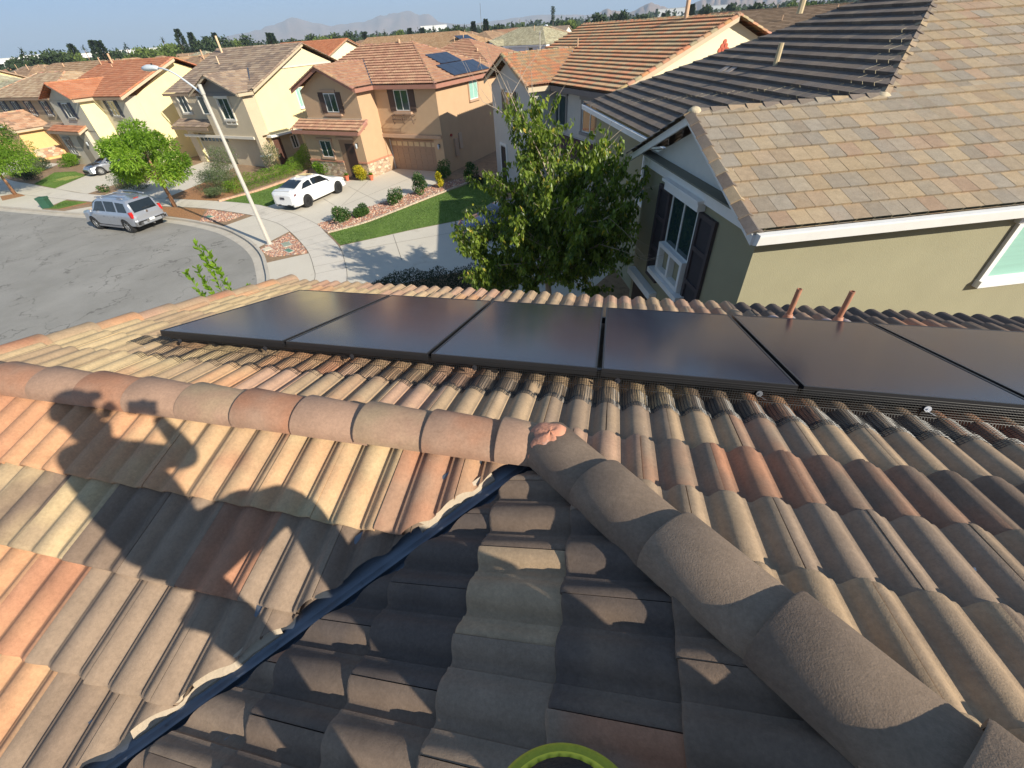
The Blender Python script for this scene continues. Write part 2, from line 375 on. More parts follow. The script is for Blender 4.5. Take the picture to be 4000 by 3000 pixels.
rnd=random.Random(7)
n1=Vector((0,math.sin(TH),math.cos(TH))); n2=Vector((0,-math.sin(TH),math.cos(TH))); n3=Vector((-math.sin(TH),0,math.cos(TH)))
XL,XR,YT=-4.0,11.0,-4.4
ROWS1=[3.37-.355*k for k in range(0,23)]; PH1=-.05+PER*0
# north slope: right of the hip below J, all of it beyond J
mb=MB()
hires_tiles(mb,J,n1,ROWS1,(XL-.1,XR),PH1,col1,rnd,keep=lambda a,s: (s>-.6 or a>-s*CS-.5) and (s>-1.9 or a<9))
q=Vector((1,1,0)).normalized()
cl=[(J+Vector((XL,0,0)),Vector((-1,0,0))),(J,Vector((-1,-1,0)).normalized()*1.0)]
o=mb.build('north_roof_slope',OT,None,True,True,None,True,38)
bm=bmesh.new(); bm.from_mesh(o.data)
def bis(bm,co,no,test=None):
    g=[f for f in bm.faces if test is None or test(f.calc_center_median())]
    es=set(e for f in g for e in f.edges); vs_=set(v for f in g for v in f.verts)
    bmesh.ops.bisect_plane(bm,geom=g+list(es)+list(vs_),plane_co=co,plane_no=no,clear_outer=False,dist=1e-5)
def cut(bm,co,no,inside):
    bis(bm,co,no)
    dead=[f for f in bm.faces if inside(f.calc_center_median())]
    bmesh.ops.delete(bm,geom=dead,context='FACES')
bis(bm,J,Vector((1,1,0))); bis(bm,J+Vector((0,.02,0)),Vector((0,1,0))); bis(bm,J+Vector((XL,0,0)),Vector((1,0,0)))
dead=[f for f in bm.faces if (lambda c: c.x<XL or (c.y<.02 and c.x+c.y<0))(f.calc_center_median())]
bmesh.ops.delete(bm,geom=dead,context='FACES'); bm.to_mesh(o.data); bm.free(); o.parent=OWN
# south slope of the gable (between ridge and valley)
ROWS2=[.5+.365*k for k in range(0,9)]
mb=MB(); hires_tiles(mb,J,n2,ROWS2,(-.2,4.2),.06,lambda a,s,r: col2(-a,s,r),rnd,keep=lambda a,s: a>s*CS-.45)
o=mb.build('south_roof_slope',OT,None,True,True,None,True,38)
bm=bmesh.new(); bm.from_mesh(o.data); v45=Vector((1,-1,0)).normalized()
bis(bm,J+Vector((-.075,.0,0)),v45); bis(bm,J+Vector((0,-.02,0)),Vector((0,1,0))); bis(bm,J+Vector((XL,0,0)),Vector((1,0,0)))
def off45(c,w=.05): # signed distance from the valley, negative = west side
    return (c.x-c.y)/math.sqrt(2)
dead=[f for f in bm.faces if (lambda c: c.x<XL or c.y>-.02 or (c.x+.075-c.y)>0)(f.calc_center_median())]
bmesh.ops.delete(bm,geom=dead,context='FACES'); bm.to_mesh(o.data); bm.free(); o.parent=OWN
# west slope of the main roof (between valley and hip)
ROWS3=[-.15+.348*k-.348*14 for k in range(0,25)]
mb=MB(); hires_tiles(mb,J,n3,ROWS3,(.0,4.6),-.36-.156+PER*2*2+.156,lambda a,s,r: col3(a,s,r),rnd,keep=lambda a,s: abs(s*CS)<a+.5)
# plane_frame's across axis points to +y here
o=mb.build('west_roof_slope',OT,None,True,True,None,True,38)
mb=MB(); hires_tiles(mb,J,n3,ROWS3,(-4.6,.1),-.36+.312*2,lambda a,s,r: col3(-a,s,r),rnd,keep=lambda a,s: abs(s*CS)<-a+.5)
bpy.data.objects.remove(o); o=mb.build('west_roof_slope',OT,None,True,True,None,True,38)
bm=bmesh.new(); bm.from_mesh(o.data)
bis(bm,J+Vector((.065,0,0)),v45); bis(bm,J,Vector((1,1,0))); bis(bm,J+Vector((0,-.02,0)),Vector((0,1,0)))
dead=[f for f in bm.faces if (lambda c: c.y>-.02 or (c.x-.065-c.y)<0 or c.x+c.y>0 or c.y<-4.6 or c.x<-4.2)(f.calc_center_median())]
bmesh.ops.delete(bm,geom=dead,context='FACES'); bm.to_mesh(o.data); bm.free(); o.parent=OWN
# ridge, hip, rake tiles
RC=[(PINK,3),(SAND,3),(TERRA,2),(TAUPE,1)]
def colR(k,r):
    seq=[SAND,TERRA,SAND,PINK,TERRA,SAND,PINK,TERRA,PINK,TERRA,DRK,TAUPE]
    c=seq[min(k,11)]; return c,tuple(v*.9 for v in PINK) if k<10 else c
def colH(k,r): c=[DRK,DRK,TAUPE,DRK,TAUPE][k%5]; return c,tuple(v*.9 for v in TAUPE)
mb=MB()
# courses start at the gable end, butts face west
barrel(mb,J+Vector((-4.1,0,0)),J+Vector((-.04,0,0)),(0,1,0),(0,0,1),w=.128,top=.058,start=.0,colfn=lambda k,r: colR(11-k,r),rnd=rnd,ex=.3525,nseg=14)
mb.build('ridge_tiles',OT,OWN,True,True,None,True,50)
mb=MB(); hd=Vector((1,-1,TS)).normalized()
upn=hd.cross(Vector((1,1,0)).normalized()); upn=upn if upn.z>0 else -upn
barrel(mb,J-hd*.035,J+Vector((1,-1,TS))*6.,(1,1,0),upn,w=.138,top=.060,drop=.05,colfn=colH,rnd=rnd,ex=.359,nseg=18,L=.44,lift=.026,taper=.90)
mb.build('hip_tiles',OT,OWN,True,True,None,True,50)
mb=MB()
def colK(k,r): c=[PINK,ORNG,SAND,TERRA,PINK][k%5]; return c,tuple(v*.95 for v in SAND)
for sgn,n_ in ((1,n1),(-1,n2)):
    dn=Vector((0,sgn*CS,-math.sin(TH))); L0=3.40
    barrel(mb,J+Vector((XL-.02,0,0))+dn*L0,J+Vector((XL-.02,0,0))+dn*.05,(1,0,0),n_,w=.10,top=.030,drop=.08,colfn=colK,rnd=rnd,ex=.352,nseg=10)
mb.build('rake_tiles',OT,OWN,True,True,None,True,50)
# mortar cap where ridge, hip and valley meet
mm=mat('mortar',lin((200,140,112)),.95,.15,14,.003,90,stain=(lin((214,200,185)),.6),sscale=9)
mb=MB(); r2=random.Random(3)
vs=[];n_=22;m_=12
c=J+Vector((.015,-.015,-.03))
for i in range(m_+1):
    t=math.pi*.5*i/m_
    for k in range(n_):
        a=2*math.pi*k/n_; q=.128*(1+.09*NZ(math.cos(a)*2,math.sin(a)*2,t*2)+.03*NZ(math.cos(a)*7,math.sin(a)*7,t*6))
        vs.append(c+Vector((q*math.sin(t)*math.cos(a),q*math.sin(t)*math.sin(a),q*1.02*math.cos(t))))
mb.add(vs,[(i*n_+k,(i+1)*n_+k,(i+1)*n_+(k+1)%n_,i*n_+(k+1)%n_) for i in range(m_) for k in range(n_)])
mb.build('mortar_cap',mm,OWN,True)
# metal valley
vm=mat('galvanised_valley',lin((118,124,132)),.42,.10,5,.0006,30,metal=.75,stain=(lin((70,66,62)),.62),sscale=14)
mb=MB(); dv=Vector((-1,-1,-TS)); Lv=Vector((1,-1,0)).normalized(); upv_=Vector((0,0,1))
prf=[(-.20,.057),(-.075,.006),(-.035,-.008),(-.010,-.012),(-.006,.012),(.006,.012),(.010,-.012),(.035,-.008),(.075,.006),(.20,.057)]
for i in range(24):
    t0,t1=.03+i*.16,.03+(i+1)*.16
    A=[J+dv*t0+Lv*x+upv_*(z-.066) for x,z in prf]; B=[J+dv*t1+Lv*x+upv_*(z-.066) for x,z in prf]
    n0=len(A); mb.add(A+B,[(k,k+1,n0+k+1,n0+k) for k in range(n0-1)])
mb.build('valley_flashing',vm,OWN,False)
# ragged mortar edge along the west side of the valley
mb=MB()
me_=mat('valley_mortar',lin((186,170,148)),.95,.12,10,.003,80)
pts=[];k=0
for i in range(70):
    t=.10+i*.045; w=.048+.008*NZ(t*9,1)+.008*NZ(t*31,2); h=.006*NZ(t*5,7)
    gap=NZ(t*2.3,4)<.02
    pts.append((t,w,h,gap))
for (t0,w0,h0,g0),(t1,w1,h1,g1) in zip(pts,pts[1:]):
    if g0: continue
    a=[J+dv*t0-Lv*w0+Vector((0,0,-.056)),J+dv*t1-Lv*w1+Vector((0,0,-.056)),J+dv*t1-Lv*(w1+.035)+Vector((0,0,-.026+h1)),J+dv*t0-Lv*(w0+.035)+Vector((0,0,-.026+h0))]
    mb.add(a+[v-Vector((0,0,.03)) for v in a],[(0,1,2,3),(0,4,5,1),(3,2,6,7)])
mb.build('valley_mortar',me_,OWN,False)
# decking below the tiles, eaves board and walls
stc=mat('own_stucco',lin((196,176,146)),.95,.05,2,.003,90)
wood=mat('brown_eave_board',lin((120,92,72)),.8,.1)
mb=MB(); zz=-.11
def RP(x,y,z): return J+Vector((x,y,z))
e=3.2
mb.quad(RP(XL,0,zz),RP(0,0,zz),RP(0,e,zz-TS*e),RP(XL,e,zz-TS*e)); mb.add([RP(0,0,zz),RP(XR,0,zz),RP(XR,e,zz-TS*e),RP(0,e,zz-TS*e)],[(0,1,2,3)])
mb.quad(RP(0,0,zz),RP(6,-6,zz+TS*6),RP(XR,-6,zz+TS*6),RP(XR,0,zz))
mb.quad(RP(0,0,zz),RP(XL,0,zz),RP(XL,-e,zz-TS*e),RP(-e,-e,zz-TS*e)); mb.poly([RP(0,0,zz),RP(-e,-e,zz-TS*e),RP(-e,-9,zz-TS*e),RP(3,-9,zz+TS*3),RP(6,-6,zz+TS*6)])
mb.poly([RP(6,-6,zz+TS*6),RP(XR,-6,zz+TS*6),RP(XR,-9,zz+TS*3),RP(3,-9,zz+TS*3)])
mb.build('roof_deck',mat('roof_deck',lin((92,80,70)),.95,.1),OWN,fix=False)
mb=MB(); mb.bx(XL,XR,3.2,3.23,JZ-TS*3.2-.30,JZ-TS*3.2-.10)
for sg in (1,-1):
    a=RP(XL-.03,0,-.09);b=RP(XL-.03,sg*3.2,-.09-TS*3.2)
    mb.prism([a,b,b-Vector((0,0,.2)),a-Vector((0,0,.2))],.04,(1,0,0))
mb.build('eave_board',wood,OWN)
mb=MB(); mb.prism([(XL+.3,-2.9,0),(-3,-2.9,0),(-3,-8.7,0),(XR-.3,-8.7,0),(XR-.3,2.85,0),(XL+.3,2.85,0)],5.62)
mb.prism([(XL+.3,-2.88,5.62),(XL+.3,2.83,5.62),(XL+.3,0,5.62+2.85*TS)],.2,(1,0,0))
mb.build('wall',stc,OWN)
lowpal=[TAUPE,DRK,SAND,CHAR,TERRA]
roof_slope('rear_roof_slope',[[RP(4.4,-4.4,TS*4.4-.06),RP(-3.2,-4.4,-TS*3.2-.06),RP(-3.2,-9,-TS*3.2-.06),RP(3,-9,TS*3-.06),RP(6,-6,TS*6-.06)],
   [RP(6,-6,TS*6-.06),RP(3,-9,TS*3-.06),RP(XR,-9,TS*3-.06),RP(XR,-6,TS*6-.06)]],tilemat('far_tile',grain=0,gscale=40,blend=1.5),OWN,'S',lowpal,5,tw=.312)
# vent pipes through the north slope
pm=mat('painted_vent_pipe',lin((176,124,98)),.6,.15,12,.0008,60,stain=(lin((120,72,52)),.6),sscale=20)
leadm=mat('lead_flashing',lin((170,160,155)),.6,.2,20,.002,60,stain=(lin((180,110,86)),.5),sscale=12)
for i,(x,y) in enumerate(((1.905,2.60),(2.325,2.60))):
    z=-TS*y-.05; ob=MB(); b=RP(x,y,z)
    ob.tube([b,b+Vector((0,0,.36))],.023,16,False); ob.tube([b+Vector((0,0,.355)),b+Vector((0,0,.36)),b+Vector((0,0,.362))],[.023,.023,.018],16,False); ob.tube([b+Vector((0,0,.25)),b+Vector((0,0,  .362))],.018,16,False)
    pp=ob.build('vent_pipe',pm,OWN,True,False,angle=40)
    ob=MB(); ob.tube([b+Vector((0,0,.0)),b+Vector((0,0,.07)),b+Vector((0,0,.10)),b+Vector((0,0,.105))],[.055,.040,.033,.025],16,False); ob.build('pipe_collar',pm,pp,True)
    ob=MB(); g=[]
    for iy in range(9):
        for ix in range(15):
            X=x-.17+ix*.0243; S=(y/CS-.12)+iy*.03
            P_=J+Vector((X,S*CS,-S*math.sin(TH)))+n1*(-.063+surf1(X,S,ROWS1,PH1)+.006); g.append(P_)
    ob.add(g,[(i*15+k,i*15+k+1,(i+1)*15+k+1,(i+1)*15+k) for i in range(8) for k in range(14)]); ob.build('pipe_flashing',leadm,pp,True)
# ---------------- solar panels ----------------
PW,PL,PG=1.046,1.551,.0279
gm,nt,b=newmat('solar_glass'); L=nt.links.new
tc=N(nt,'ShaderNodeTexCoord'); n_=N(nt,'ShaderNodeTexNoise',i_Scale=1.1,i_Detail=3,i_Roughness=.6); L(tc.outputs['Object'],n_.inputs['Vector'])
mr=N(nt,'ShaderNodeMapRange'); mr.inputs[3].default_value=.09; mr.inputs[4].default_value=.24; L(n_.outputs[0],mr.inputs[0]); L(mr.outputs[0],b.inputs['Roughness'])
mp=N(nt,'ShaderNodeMapping'); mp.inputs['Scale'].default_value=(8,30,8); L(tc.outputs['Object'],mp.inputs[0])
n2_=N(nt,'ShaderNodeTexNoise',i_Scale=2.2,i_Detail=8,i_Roughness=.75); L(mp.outputs[0],n2_.inputs['Vector'])
cr=N(nt,'ShaderNodeMapRange'); cr.inputs[1].default_value=.60; cr.inputs[2].default_value=.85; cr.inputs[4].default_value=.5; L(n2_.outputs[0],cr.inputs[0])
mx=N(nt,'ShaderNodeMix',data_type='RGBA'); mx.inputs[6].default_value=(.016,.018,.036,1); mx.inputs[7].default_value=(.15,.14,.15,1); L(cr.outputs[0],mx.inputs[0]); L(mx.outputs[2],b.inputs['Base Color'])
b.inputs['Specular IOR Level'].default_value=.85
brk=N(nt,'ShaderNodeTexVoronoi',i_Scale=9.); L(tc.outputs['Object'],brk.inputs['Vector'])
frm=BLACKM
PO=Vector((-3.005,.710,-.0943))
def PP(x,s,h=0): # panel plane coords -> world
    return J+PO+Vector((x,s*CS,-s*math.sin(TH)))+n1*h
proto=None
plabels=['black solar panel at the left end of the row, nearest the gable edge','second black solar panel from the left end of the row on our roof','third black solar panel from the left, behind the plaster knob of the ridge','fourth black solar panel, right of the widest gap in the row','black solar panel below the two vent pipes, fifth from the left','black solar panel cut by the right edge of the photo','black solar panel beyond the right edge, last of the row']
for k in range(7):
    if proto is None:
        t=thing('solar_panel',plabels[0],'solar panel',PP(0,0,-.046)); t.rotation_euler=(-TH,0,0); t['group']='row of solar panels on our tile roof'
        gb=MB(); gb.bx(.011,PW-.011,.011,PL-.011,.030,.0435); gl=gb.build('glass_sheet',gm,t)
        fb=MB()
        for a in ((0,PW,0,.011),(0,PW,PL-.011,PL),(0,.011,.011,PL-.011),(PW-.011,PW,.011,PL-.011)): fb.bx(*a,0,.046)
        fb.build('frame',frm,t)
        proto=t
    else:
        t=proto.copy(); COL.objects.link(t)
        for ch in proto.children: c=ch.copy(); COL.objects.link(c); c.parent=t
        t.location=PP(k*(PW+PG),0,-.046); t['label']=plabels[k]
# rails and feet below the panels
t=thing('mounting_rail','black mounting rail hidden under the front edge of the solar panels','rail',PP(0,0,-.1)); t.rotation_euler=(-TH,0,0)
mb=MB(); mb.bx(-.06,7.45,.10,.14,.0,.05); mb.build('rail',BLACKM,t)
for i in range(7): mb=MB(); mb.bx(.3+i*1.1,.36+i*1.1,.09,.15,-.03,0); mb.build('foot',BLACKM,t)
t=thing('mounting_rail','black mounting rail hidden under the far edge of the solar panels','rail',PP(0,1.38,-.1)); t.rotation_euler=(-TH,0,0)
mb=MB(); mb.bx(-.06,7.45,-.02,.02,0,.05); mb.build('rail',BLACKM,t)
# ---------------- wire critter mesh along the near edge ----------------
wm=mat('black_wire',(.02,.02,.02),.45,.1)
shiny=mat('bare_wire',(.5,.5,.52),.3,.1,metal=.9)
mg=thing('wire_mesh_guard','black wire mesh skirt closing the gap below the near edge of the solar panels','wire mesh',(0,0,0))
def mesh_pt(x,t):   # t 0..1 down the skirt, 1..2.. lying on the tiles (metres)
    X=PO.x+x
    if t<.10:
        f=t/.10; top=PP(x,0,-.012-.0)+Vector((0,-.012,0)); 
        sg=(PO.y-.03)/CS; bot=J+Vector((X,sg*CS,-sg*math.sin(TH)))+n1*(-.063+ .056)
        return top.lerp(bot,f)
    s=(PO.y-.03)/CS-(t-.10); wob=.010*NZ(x*2.3,t*6,3)+.006
    h=surf1(X,s,ROWS1,PH1); h=max(h,.016+.012*math.sin(x*3)) 
    return J+Vector((X,s*CS,-s*math.sin(TH)))+n1*(-.063+h+wob)
mb=MB(); wd=.0016; step=.0135; x0,x1=-.02,7.3
ts=[i*step for i in range(0,25)]
nx=int((x1-x0)/step)
grid=[]
for i in range(nx+1):
    x=x0+i*step; tmax=.30+.03*NZ(x*.8,5)
    grid.append([mesh_pt(x,t) for t in ts])
for i in range(nx+1):
    far=(i*step)<5.5
    for j in range(len(ts)-1):
        a,b=grid[i][j],grid[i][j+1]; mb.add([a-Vector((wd,0,0)),a+Vector((wd,0,0)),b+Vector((wd,0,0)),b-Vector((wd,0,0))],[(0,1,2,3)])
for j in range(len(ts)):
    for i in range(nx):
        a,b=grid[i][j],grid[i+1][j]; w=Vector((0,wd*.8,wd*.8))*(.45 if j<7 else .8); mb.add([a-w,a+w,b+w,b-w],[(0,1,2,3)])
mb.build('wire_grid',wm,mg,fix=False)
# loose corner flap of the mesh at the left end
mb=MB()
def flap(u,v): # u outwards -x, v across
    x=-.02-u; s=(PO.y)/CS+.16-v*.9-u*.25; X=PO.x+x
    return J+Vector((X,s*CS,-s*math.sin(TH)))+n1*(-.063+max(.03,surf1(X,s,ROWS1,PH1))+.012+.03*max(0,.25-u))
U=[i*step for i in range(26)]; V=[i*step for i in range(11)]
for i in range(len(U)):
    for j in range(len(V)-1):
        a,b=flap(U[i],V[j]),flap(U[i],V[j+1]); mb.add([a-Vector((wd,0,0)),a+Vector((wd,0,0)),b+Vector((wd,0,0)),b-Vector((wd,0,0))],[(0,1,2,3)])
for j in range(len(V)):
    for i in range(len(U)-1):
        a,b=flap(U[i],V[j]),flap(U[i+1],V[j]); w=Vector((0,wd*.8,wd*.8)); mb.add([a-w,a+w,b+w,b-w],[(0,1,2,3)])
mb.build('loose_flap',wm,mg,fix=False)
# side skirt going down the left side of the first panel
clip=mat('clip_black',(.03,.03,.035),.35,.05); clipw=mat('clip_grey',(.62,.64,.68),.3,.05,metal=.3)
for i,(x,mt) in enumerate([(.173,clip),(.903,clip),(1.58,clip),(2.44,clip),(3.32,clip),(4.085,MATS.get('x') or mat('clip_mid',(.22,.23,.25),.3,.05,metal=.3)),(4.88,clipw),(5.9,clip)]):
    p0=mesh_pt(x,.045)+Vector((0,-.006,.002)); nn=Vector((0,-.93,.36)).normalized()
    q=MB(); q.tube([p0,p0+nn*.003],.0165,18); q.tube([p0+nn*.003,p0+nn*.009],.005,8)
    q.tube([p0+nn*.006-Vector((.02,0,.002)),p0+nn*.006+Vector((.035,-.02,-.022))],.0012,5)
    q.build('clip',mt,mg,True,angle=40)
# ---------------- street, pavement, gardens ----------------
def struct(o): o['kind']='structure'; return o
def sheet(name,pts,z,matr,**k):
    mb=MB(); mb.poly([(x,y,z) for x,y in pts]); return struct(mb.build(name,matr,None,False))
def slab(name,pts,z0,z1,matr):
    mb=MB(); mb.prism([(x,y,z0) for x,y in pts],z1-z0); return struct(mb.build(name,matr))
def arcline(pts,n=6):
    """Catmull-Rom through ground points"""
    P=[Vector((p[0],p[1],0)) for p in pts]; out=[]
    for i in range(len(P)-1):
        a=P[max(i-1,0)];b=P[i];c=P[i+1];d=P[min(i+2,len(P)-1)]
        for k in range(n):
            t=k/n; q=.5*((2*b)+(c-a)*t+(2*a-5*b+4*c-d)*t*t+(3*b-a-3*c+d)*t**3); out.append((q.x,q.y))
    out.append((P[-1].x,P[-1].y)); return out
def offset(pts,w):
    out=[]
    for i,p in enumerate(pts):
        a=Vector(pts[max(i-1,0)]);b=Vector(pts[min(i+1,len(pts)-1)]); t=(b-a).normalized(); out.append((p[0]-t.y*w,p[1]+t.x*w))
    return out
# asphalt with cracks and patches
am,nt,b=newmat('asphalt'); L=nt.links.new; tc=N(nt,'ShaderNodeTexCoord')
n1_=N(nt,'ShaderNodeTexNoise',i_Scale=.35,i_Detail=8,i_Roughness=.65); L(tc.outputs['Object'],n1_.inputs['Vector'])
cr=N(nt,'ShaderNodeValToRGB'); L(n1_.outputs[0],cr.inputs[0]); cr.color_ramp.elements[0].position=.3; cr.color_ramp.elements[1].position=.75
cr.color_ramp.elements[0].color=(.235,.225,.20,1); cr.color_ramp.elements[1].color=(.33,.315,.285,1)
n2_=N(nt,'ShaderNodeTexNoise',i_Scale=28,i_Detail=6,i_Roughness=.8); L(tc.outputs['Object'],n2_.inputs['Vector'])
m1=N(nt,'ShaderNodeMapRange'); m1.inputs[1].default_value=.3; m1.inputs[2].default_value=.7; m1.inputs[3].default_value=.86; m1.inputs[4].default_value=1.14; L(n2_.outputs[0],m1.inputs[0])
ml=N(nt,'ShaderNodeVectorMath',operation='SCALE'); L(cr.outputs[0],ml.inputs[0]); L(m1.outputs[0],ml.inputs['Scale'])
nd=N(nt,'ShaderNodeTexNoise',i_Scale=.8,i_Detail=6); L(tc.outputs['Object'],nd.inputs['Vector'])
ad=N(nt,'ShaderNodeMix',data_type='VECTOR'); ad.inputs[0].default_value=.35; L(tc.outputs['Object'],ad.inputs[4]); 
sc=N(nt,'ShaderNodeVectorMath',operation='SCALE'); L(nd.outputs['Color'],sc.inputs[0]); sc.inputs['Scale'].default_value=6; L(sc.outputs[0],ad.inputs[5])
vo=N(nt,'ShaderNodeTexVoronoi',feature='DISTANCE_TO_EDGE',i_Scale=.55); L(ad.outputs[1],vo.inputs['Vector'])
lt=N(nt,'ShaderNodeMapRange'); lt.inputs[1].default_value=.0; lt.inputs[2].default_value=.018; lt.inputs[3].default_value=1; lt.inputs[4].default_value=0; L(vo.outputs['Distance'],lt.inputs[0])
mk=N(nt,'ShaderNodeMapRange'); mk.inputs[1].default_value=.40; mk.inputs[2].default_value=.55; L(nd.outputs[0],mk.inputs[0])
mu=N(nt,'ShaderNodeMath',operation='MULTIPLY'); L(lt.outputs[0],mu.inputs[0]); L(mk.outputs[0],mu.inputs[1])
mu2=N(nt,'ShaderNodeMath',operation='MULTIPLY'); L(mu.outputs[0],mu2.inputs[0]); mu2.inputs[1].default_value=.8
mx=N(nt,'ShaderNodeMix',data_type='RGBA'); L(mu2.outputs[0],mx.inputs[0]); L(ml.outputs[0],mx.inputs[6]); mx.inputs[7].default_value=(.09,.082,.07,1)
L(mx.outputs[2],b.inputs['Base Color']); b.inputs['Roughness'].default_value=.92
bp=N(nt,'ShaderNodeBump',i_Strength=1.,i_Distance=.006); L(n2_.outputs[0],bp.inputs['Height']); L(bp.outputs[0],b.inputs['Normal'])
CONC=mat('pavement_concrete',lin((206,198,184)),.9,.05,.7,.002,60,stain=(lin((172,164,150)),.56),sscale=.6)
CONC2=mat('driveway_concrete',lin((204,196,180)),.9,.05,.5,.002,60,stain=(lin((178,166,146)),.58),sscale=.5)
GUT=mat('gutter_concrete',lin((186,178,164)),.9,.1,1.5,.002,60,stain=(lin((160,142,120)),.55),sscale=1.1)
SOIL=mat('garden_soil',lin((150,124,96)),.98,.2,2.5,.02,25,stain=(lin((118,96,74)),.5),sscale=3)
MULCH=mat('bark_mulch',lin((168,122,82)),.98,.35,9,.03,30,stain=(lin((120,84,58)),.5),sscale=14)
JOINT=mat('joint',lin((120,112,100)),.95,.1)
far_soil=mat('far_ground',(.22,.18,.13),.98,.25,.02,.0,1,stain=((.07,.09,.04),.52),sscale=.012)
terr=MB(); terr.quad((-16000,-2500,-.2),(14000,-2500,-.2),(14000,16000,-.2),(-16000,16000,-.2)); struct(terr.build('terrain',far_soil,fix=False))
curb=arcline([(-150,47),(-100,36.5),(-70,30.0),(-58,25.9),(-51.5,24.0),(-46.7,23.15),(-41.5,22.5),(-36.2,21.95),(-29.0,21.56),(-24.0,20.35),(-20.7,18.75),(-18.25,17.0),(-16.5,15.2),(-15.0,13.3),(-13.2,10.0),(-12.0,6),(-11.6,2),(-12.2,-3),(-14,-8),(-18,-13),(-25,-17)],6)
asph=curb+[(-60,-22),(-150,-22)]
sheet('asphalt',asph,-.13,am)
# everything behind the kerb is raised to pavement level
ybase=curb+[(-25,-60),(60,-60),(120,60),(60,200),(-150,200)]
sheet('yard_ground',list(reversed(ybase)),0.0,SOIL)
def ribbon(name,line,w0,w1,z0,z1,matr,z1b=None):
    a=offset(line,w0);b_=offset(line,w1); mb=MB(); n=len(a); z1b=z1 if z1b is None else z1b
    vs=[(x,y,z1) for x,y in a]+[(x,y,z1b) for x,y in b_]+[(x,y,z0) for x,y in a]+[(x,y,z0) for x,y in b_]
    fs=[]
    for i in range(n-1): fs+= [(i,i+1,n+i+1,n+i),(2*n+i,2*n+i+1,i+1,i),(n+i,n+i+1,3*n+i+1,3*n+i)]
    mb.add(vs,fs); return struct(mb.build(name,matr))
ribbon('kerb',curb,.0,.16,-.2,.015,GUT)
ribbon('gutter',curb,-.46,-.002,-.2,-.124,GUT,-.118)
# pavement
sw_out=arcline([(-150,61),(-85,44),(-59.7,31.9),(-51.2,29.0),(-46.7,27.7),(-41.7,26.4),(-36,25.75),(-31.0,25.29),(-27,24.9),(-24.06,24.36),(-22.94,23.95),(-20.03,22.75),(-17.2,21.0),(-15.84,19.76),(-13.9,17.9),(-12.74,16.4),(-11.25,14.0),(-9.6,10),(-8.9,6),(-8.6,0)],5)
sw_in=arcline([(-150,56),(-85,40.5),(-59,29.4),(-50,26.6),(-47.2,25.9),(-38.3,24.4),(-31.6,23.75),(-27.5,23.4),(-23.1,22.36),(-21.53,21.7),(-19.68,20.84),(-17.84,19.46),(-16.13,17.95),(-15.07,16.9),(-13.85,15.4),(-12.87,13.9),(-11.4,10),(-10.8,6),(-10.6,0)],5)
def between(name,a,b_,z,matr):
    mb=MB(); n=min(len(a),len(b_))
    def rs(l,n):
        out=[];L_=[0]
        for p,q in zip(l,l[1:]): L_.append(L_[-1]+math.dist(p,q))
        for i in range(n):
            t=L_[-1]*i/(n-1); k=0
            while k<len(l)-2 and L_[k+1]<t: k+=1
            f=(t-L_[k])/max(1e-6,L_[k+1]-L_[k]); out.append((l[k][0]+(l[k+1][0]-l[k][0])*f,l[k][1]+(l[k+1][1]-l[k][1])*f))
        return out
    mb.add([(x,y,z) for x,y in a]+[(x,y,z) for x,y in b_],[(i,i+1,len(a)+i+1,len(a)+i) for i in range(n-1)])
    return struct(mb.build(name,matr))
n=min(len(sw_out),len(sw_in)); between('pavement',sw_out[:n],sw_in[:n],.008,CONC)
# driveway aprons between kerb and pavement
def apron(name,pts): sheet(name,pts,.004,CONC2)
kb=offset(curb,.16)
def near(line,p): return min(range(len(line)),key=lambda i: math.dist(line[i],p))
def kseg(p,q):
    a,b_=near(kb,p),near(kb,q); return kb[min(a,b_):max(a,b_)+1]
def iseg(p,q):
    a,b_=near(sw_in,p),near(sw_in,q); return sw_in[min(a,b_):max(a,b_)+1]
for nm,k0,k1,i0,i1 in (('driveway_apron',(-39.3,22.6),(-29.6,21.8),(-37.5,24.4),(-32,23.8)),('driveway_apron',(-23.4,20.6),(-18.3,17.4),(-22.6,22.2),(-18.2,19.7)),('driveway_apron',(-16.6,15.9),(-12.2,6),(-15,16.9),(-11,6)),('driveway_apron',(-60,27),(-41.6,22.7),(-60,30),(-42,25.0))):
    sheet(nm,kseg(k0,k1)+list(reversed(iseg(i0,i1))),.004,CONC2)
drive_tan=[(-22.9,23.9),(-20.03,22.75),(-17.15,20.97),(-15.44,23.97),(-13.66,27.04),(-12.6,29.4),(-12.9,32.9),(-18.17,34.2),(-18.6,30.9),(-19.4,30.2),(-20.4,30.3),(-20.8,28.9)]
sheet('driveway',drive_tan,.006,CONC2)
drive_grey=[(-13.85,17.95),(-12.6,16.2),(-11.2,14.0),(-9.0,14.0),(-6.66,15.4),(-2,17),(3.2,21.5),(1.5,26.0),(-2.5,29.6),(-6.3,25.1),(-8.33,22.12),(-10.8,20.4)]
sheet('driveway',drive_grey,.006,CONC2)
sheet('front_walk',[(-4,15.3),(-4,6),(2.2,6.4),(-.6,14.0),(2,20),(-2,17)],.004,CONC2)
drive_h2=[(-39.6,26.05),(-33.0,25.4),(-33.2,29),(-33.6,32.5),(-34.6,35.4),(-39.6,36.7),(-39.3,32)]
sheet('driveway',drive_h2,.006,CONC2)
drive_h3=[(-47.0,27.8),(-41.7,26.4),(-41.9,29.5),(-42.4,33.5),(-46.3,36.5),(-51.0,36.0),(-50.5,34),(-48.6,32.0)]
sheet('driveway',drive_h3,.006,CONC2)
drive_h4=[(-66,34.2),(-59.5,32.0),(-56.5,33.5),(-58,36.5),(-62,37.4),(-68,39)]
sheet('driveway',drive_h4,.006,CONC2)
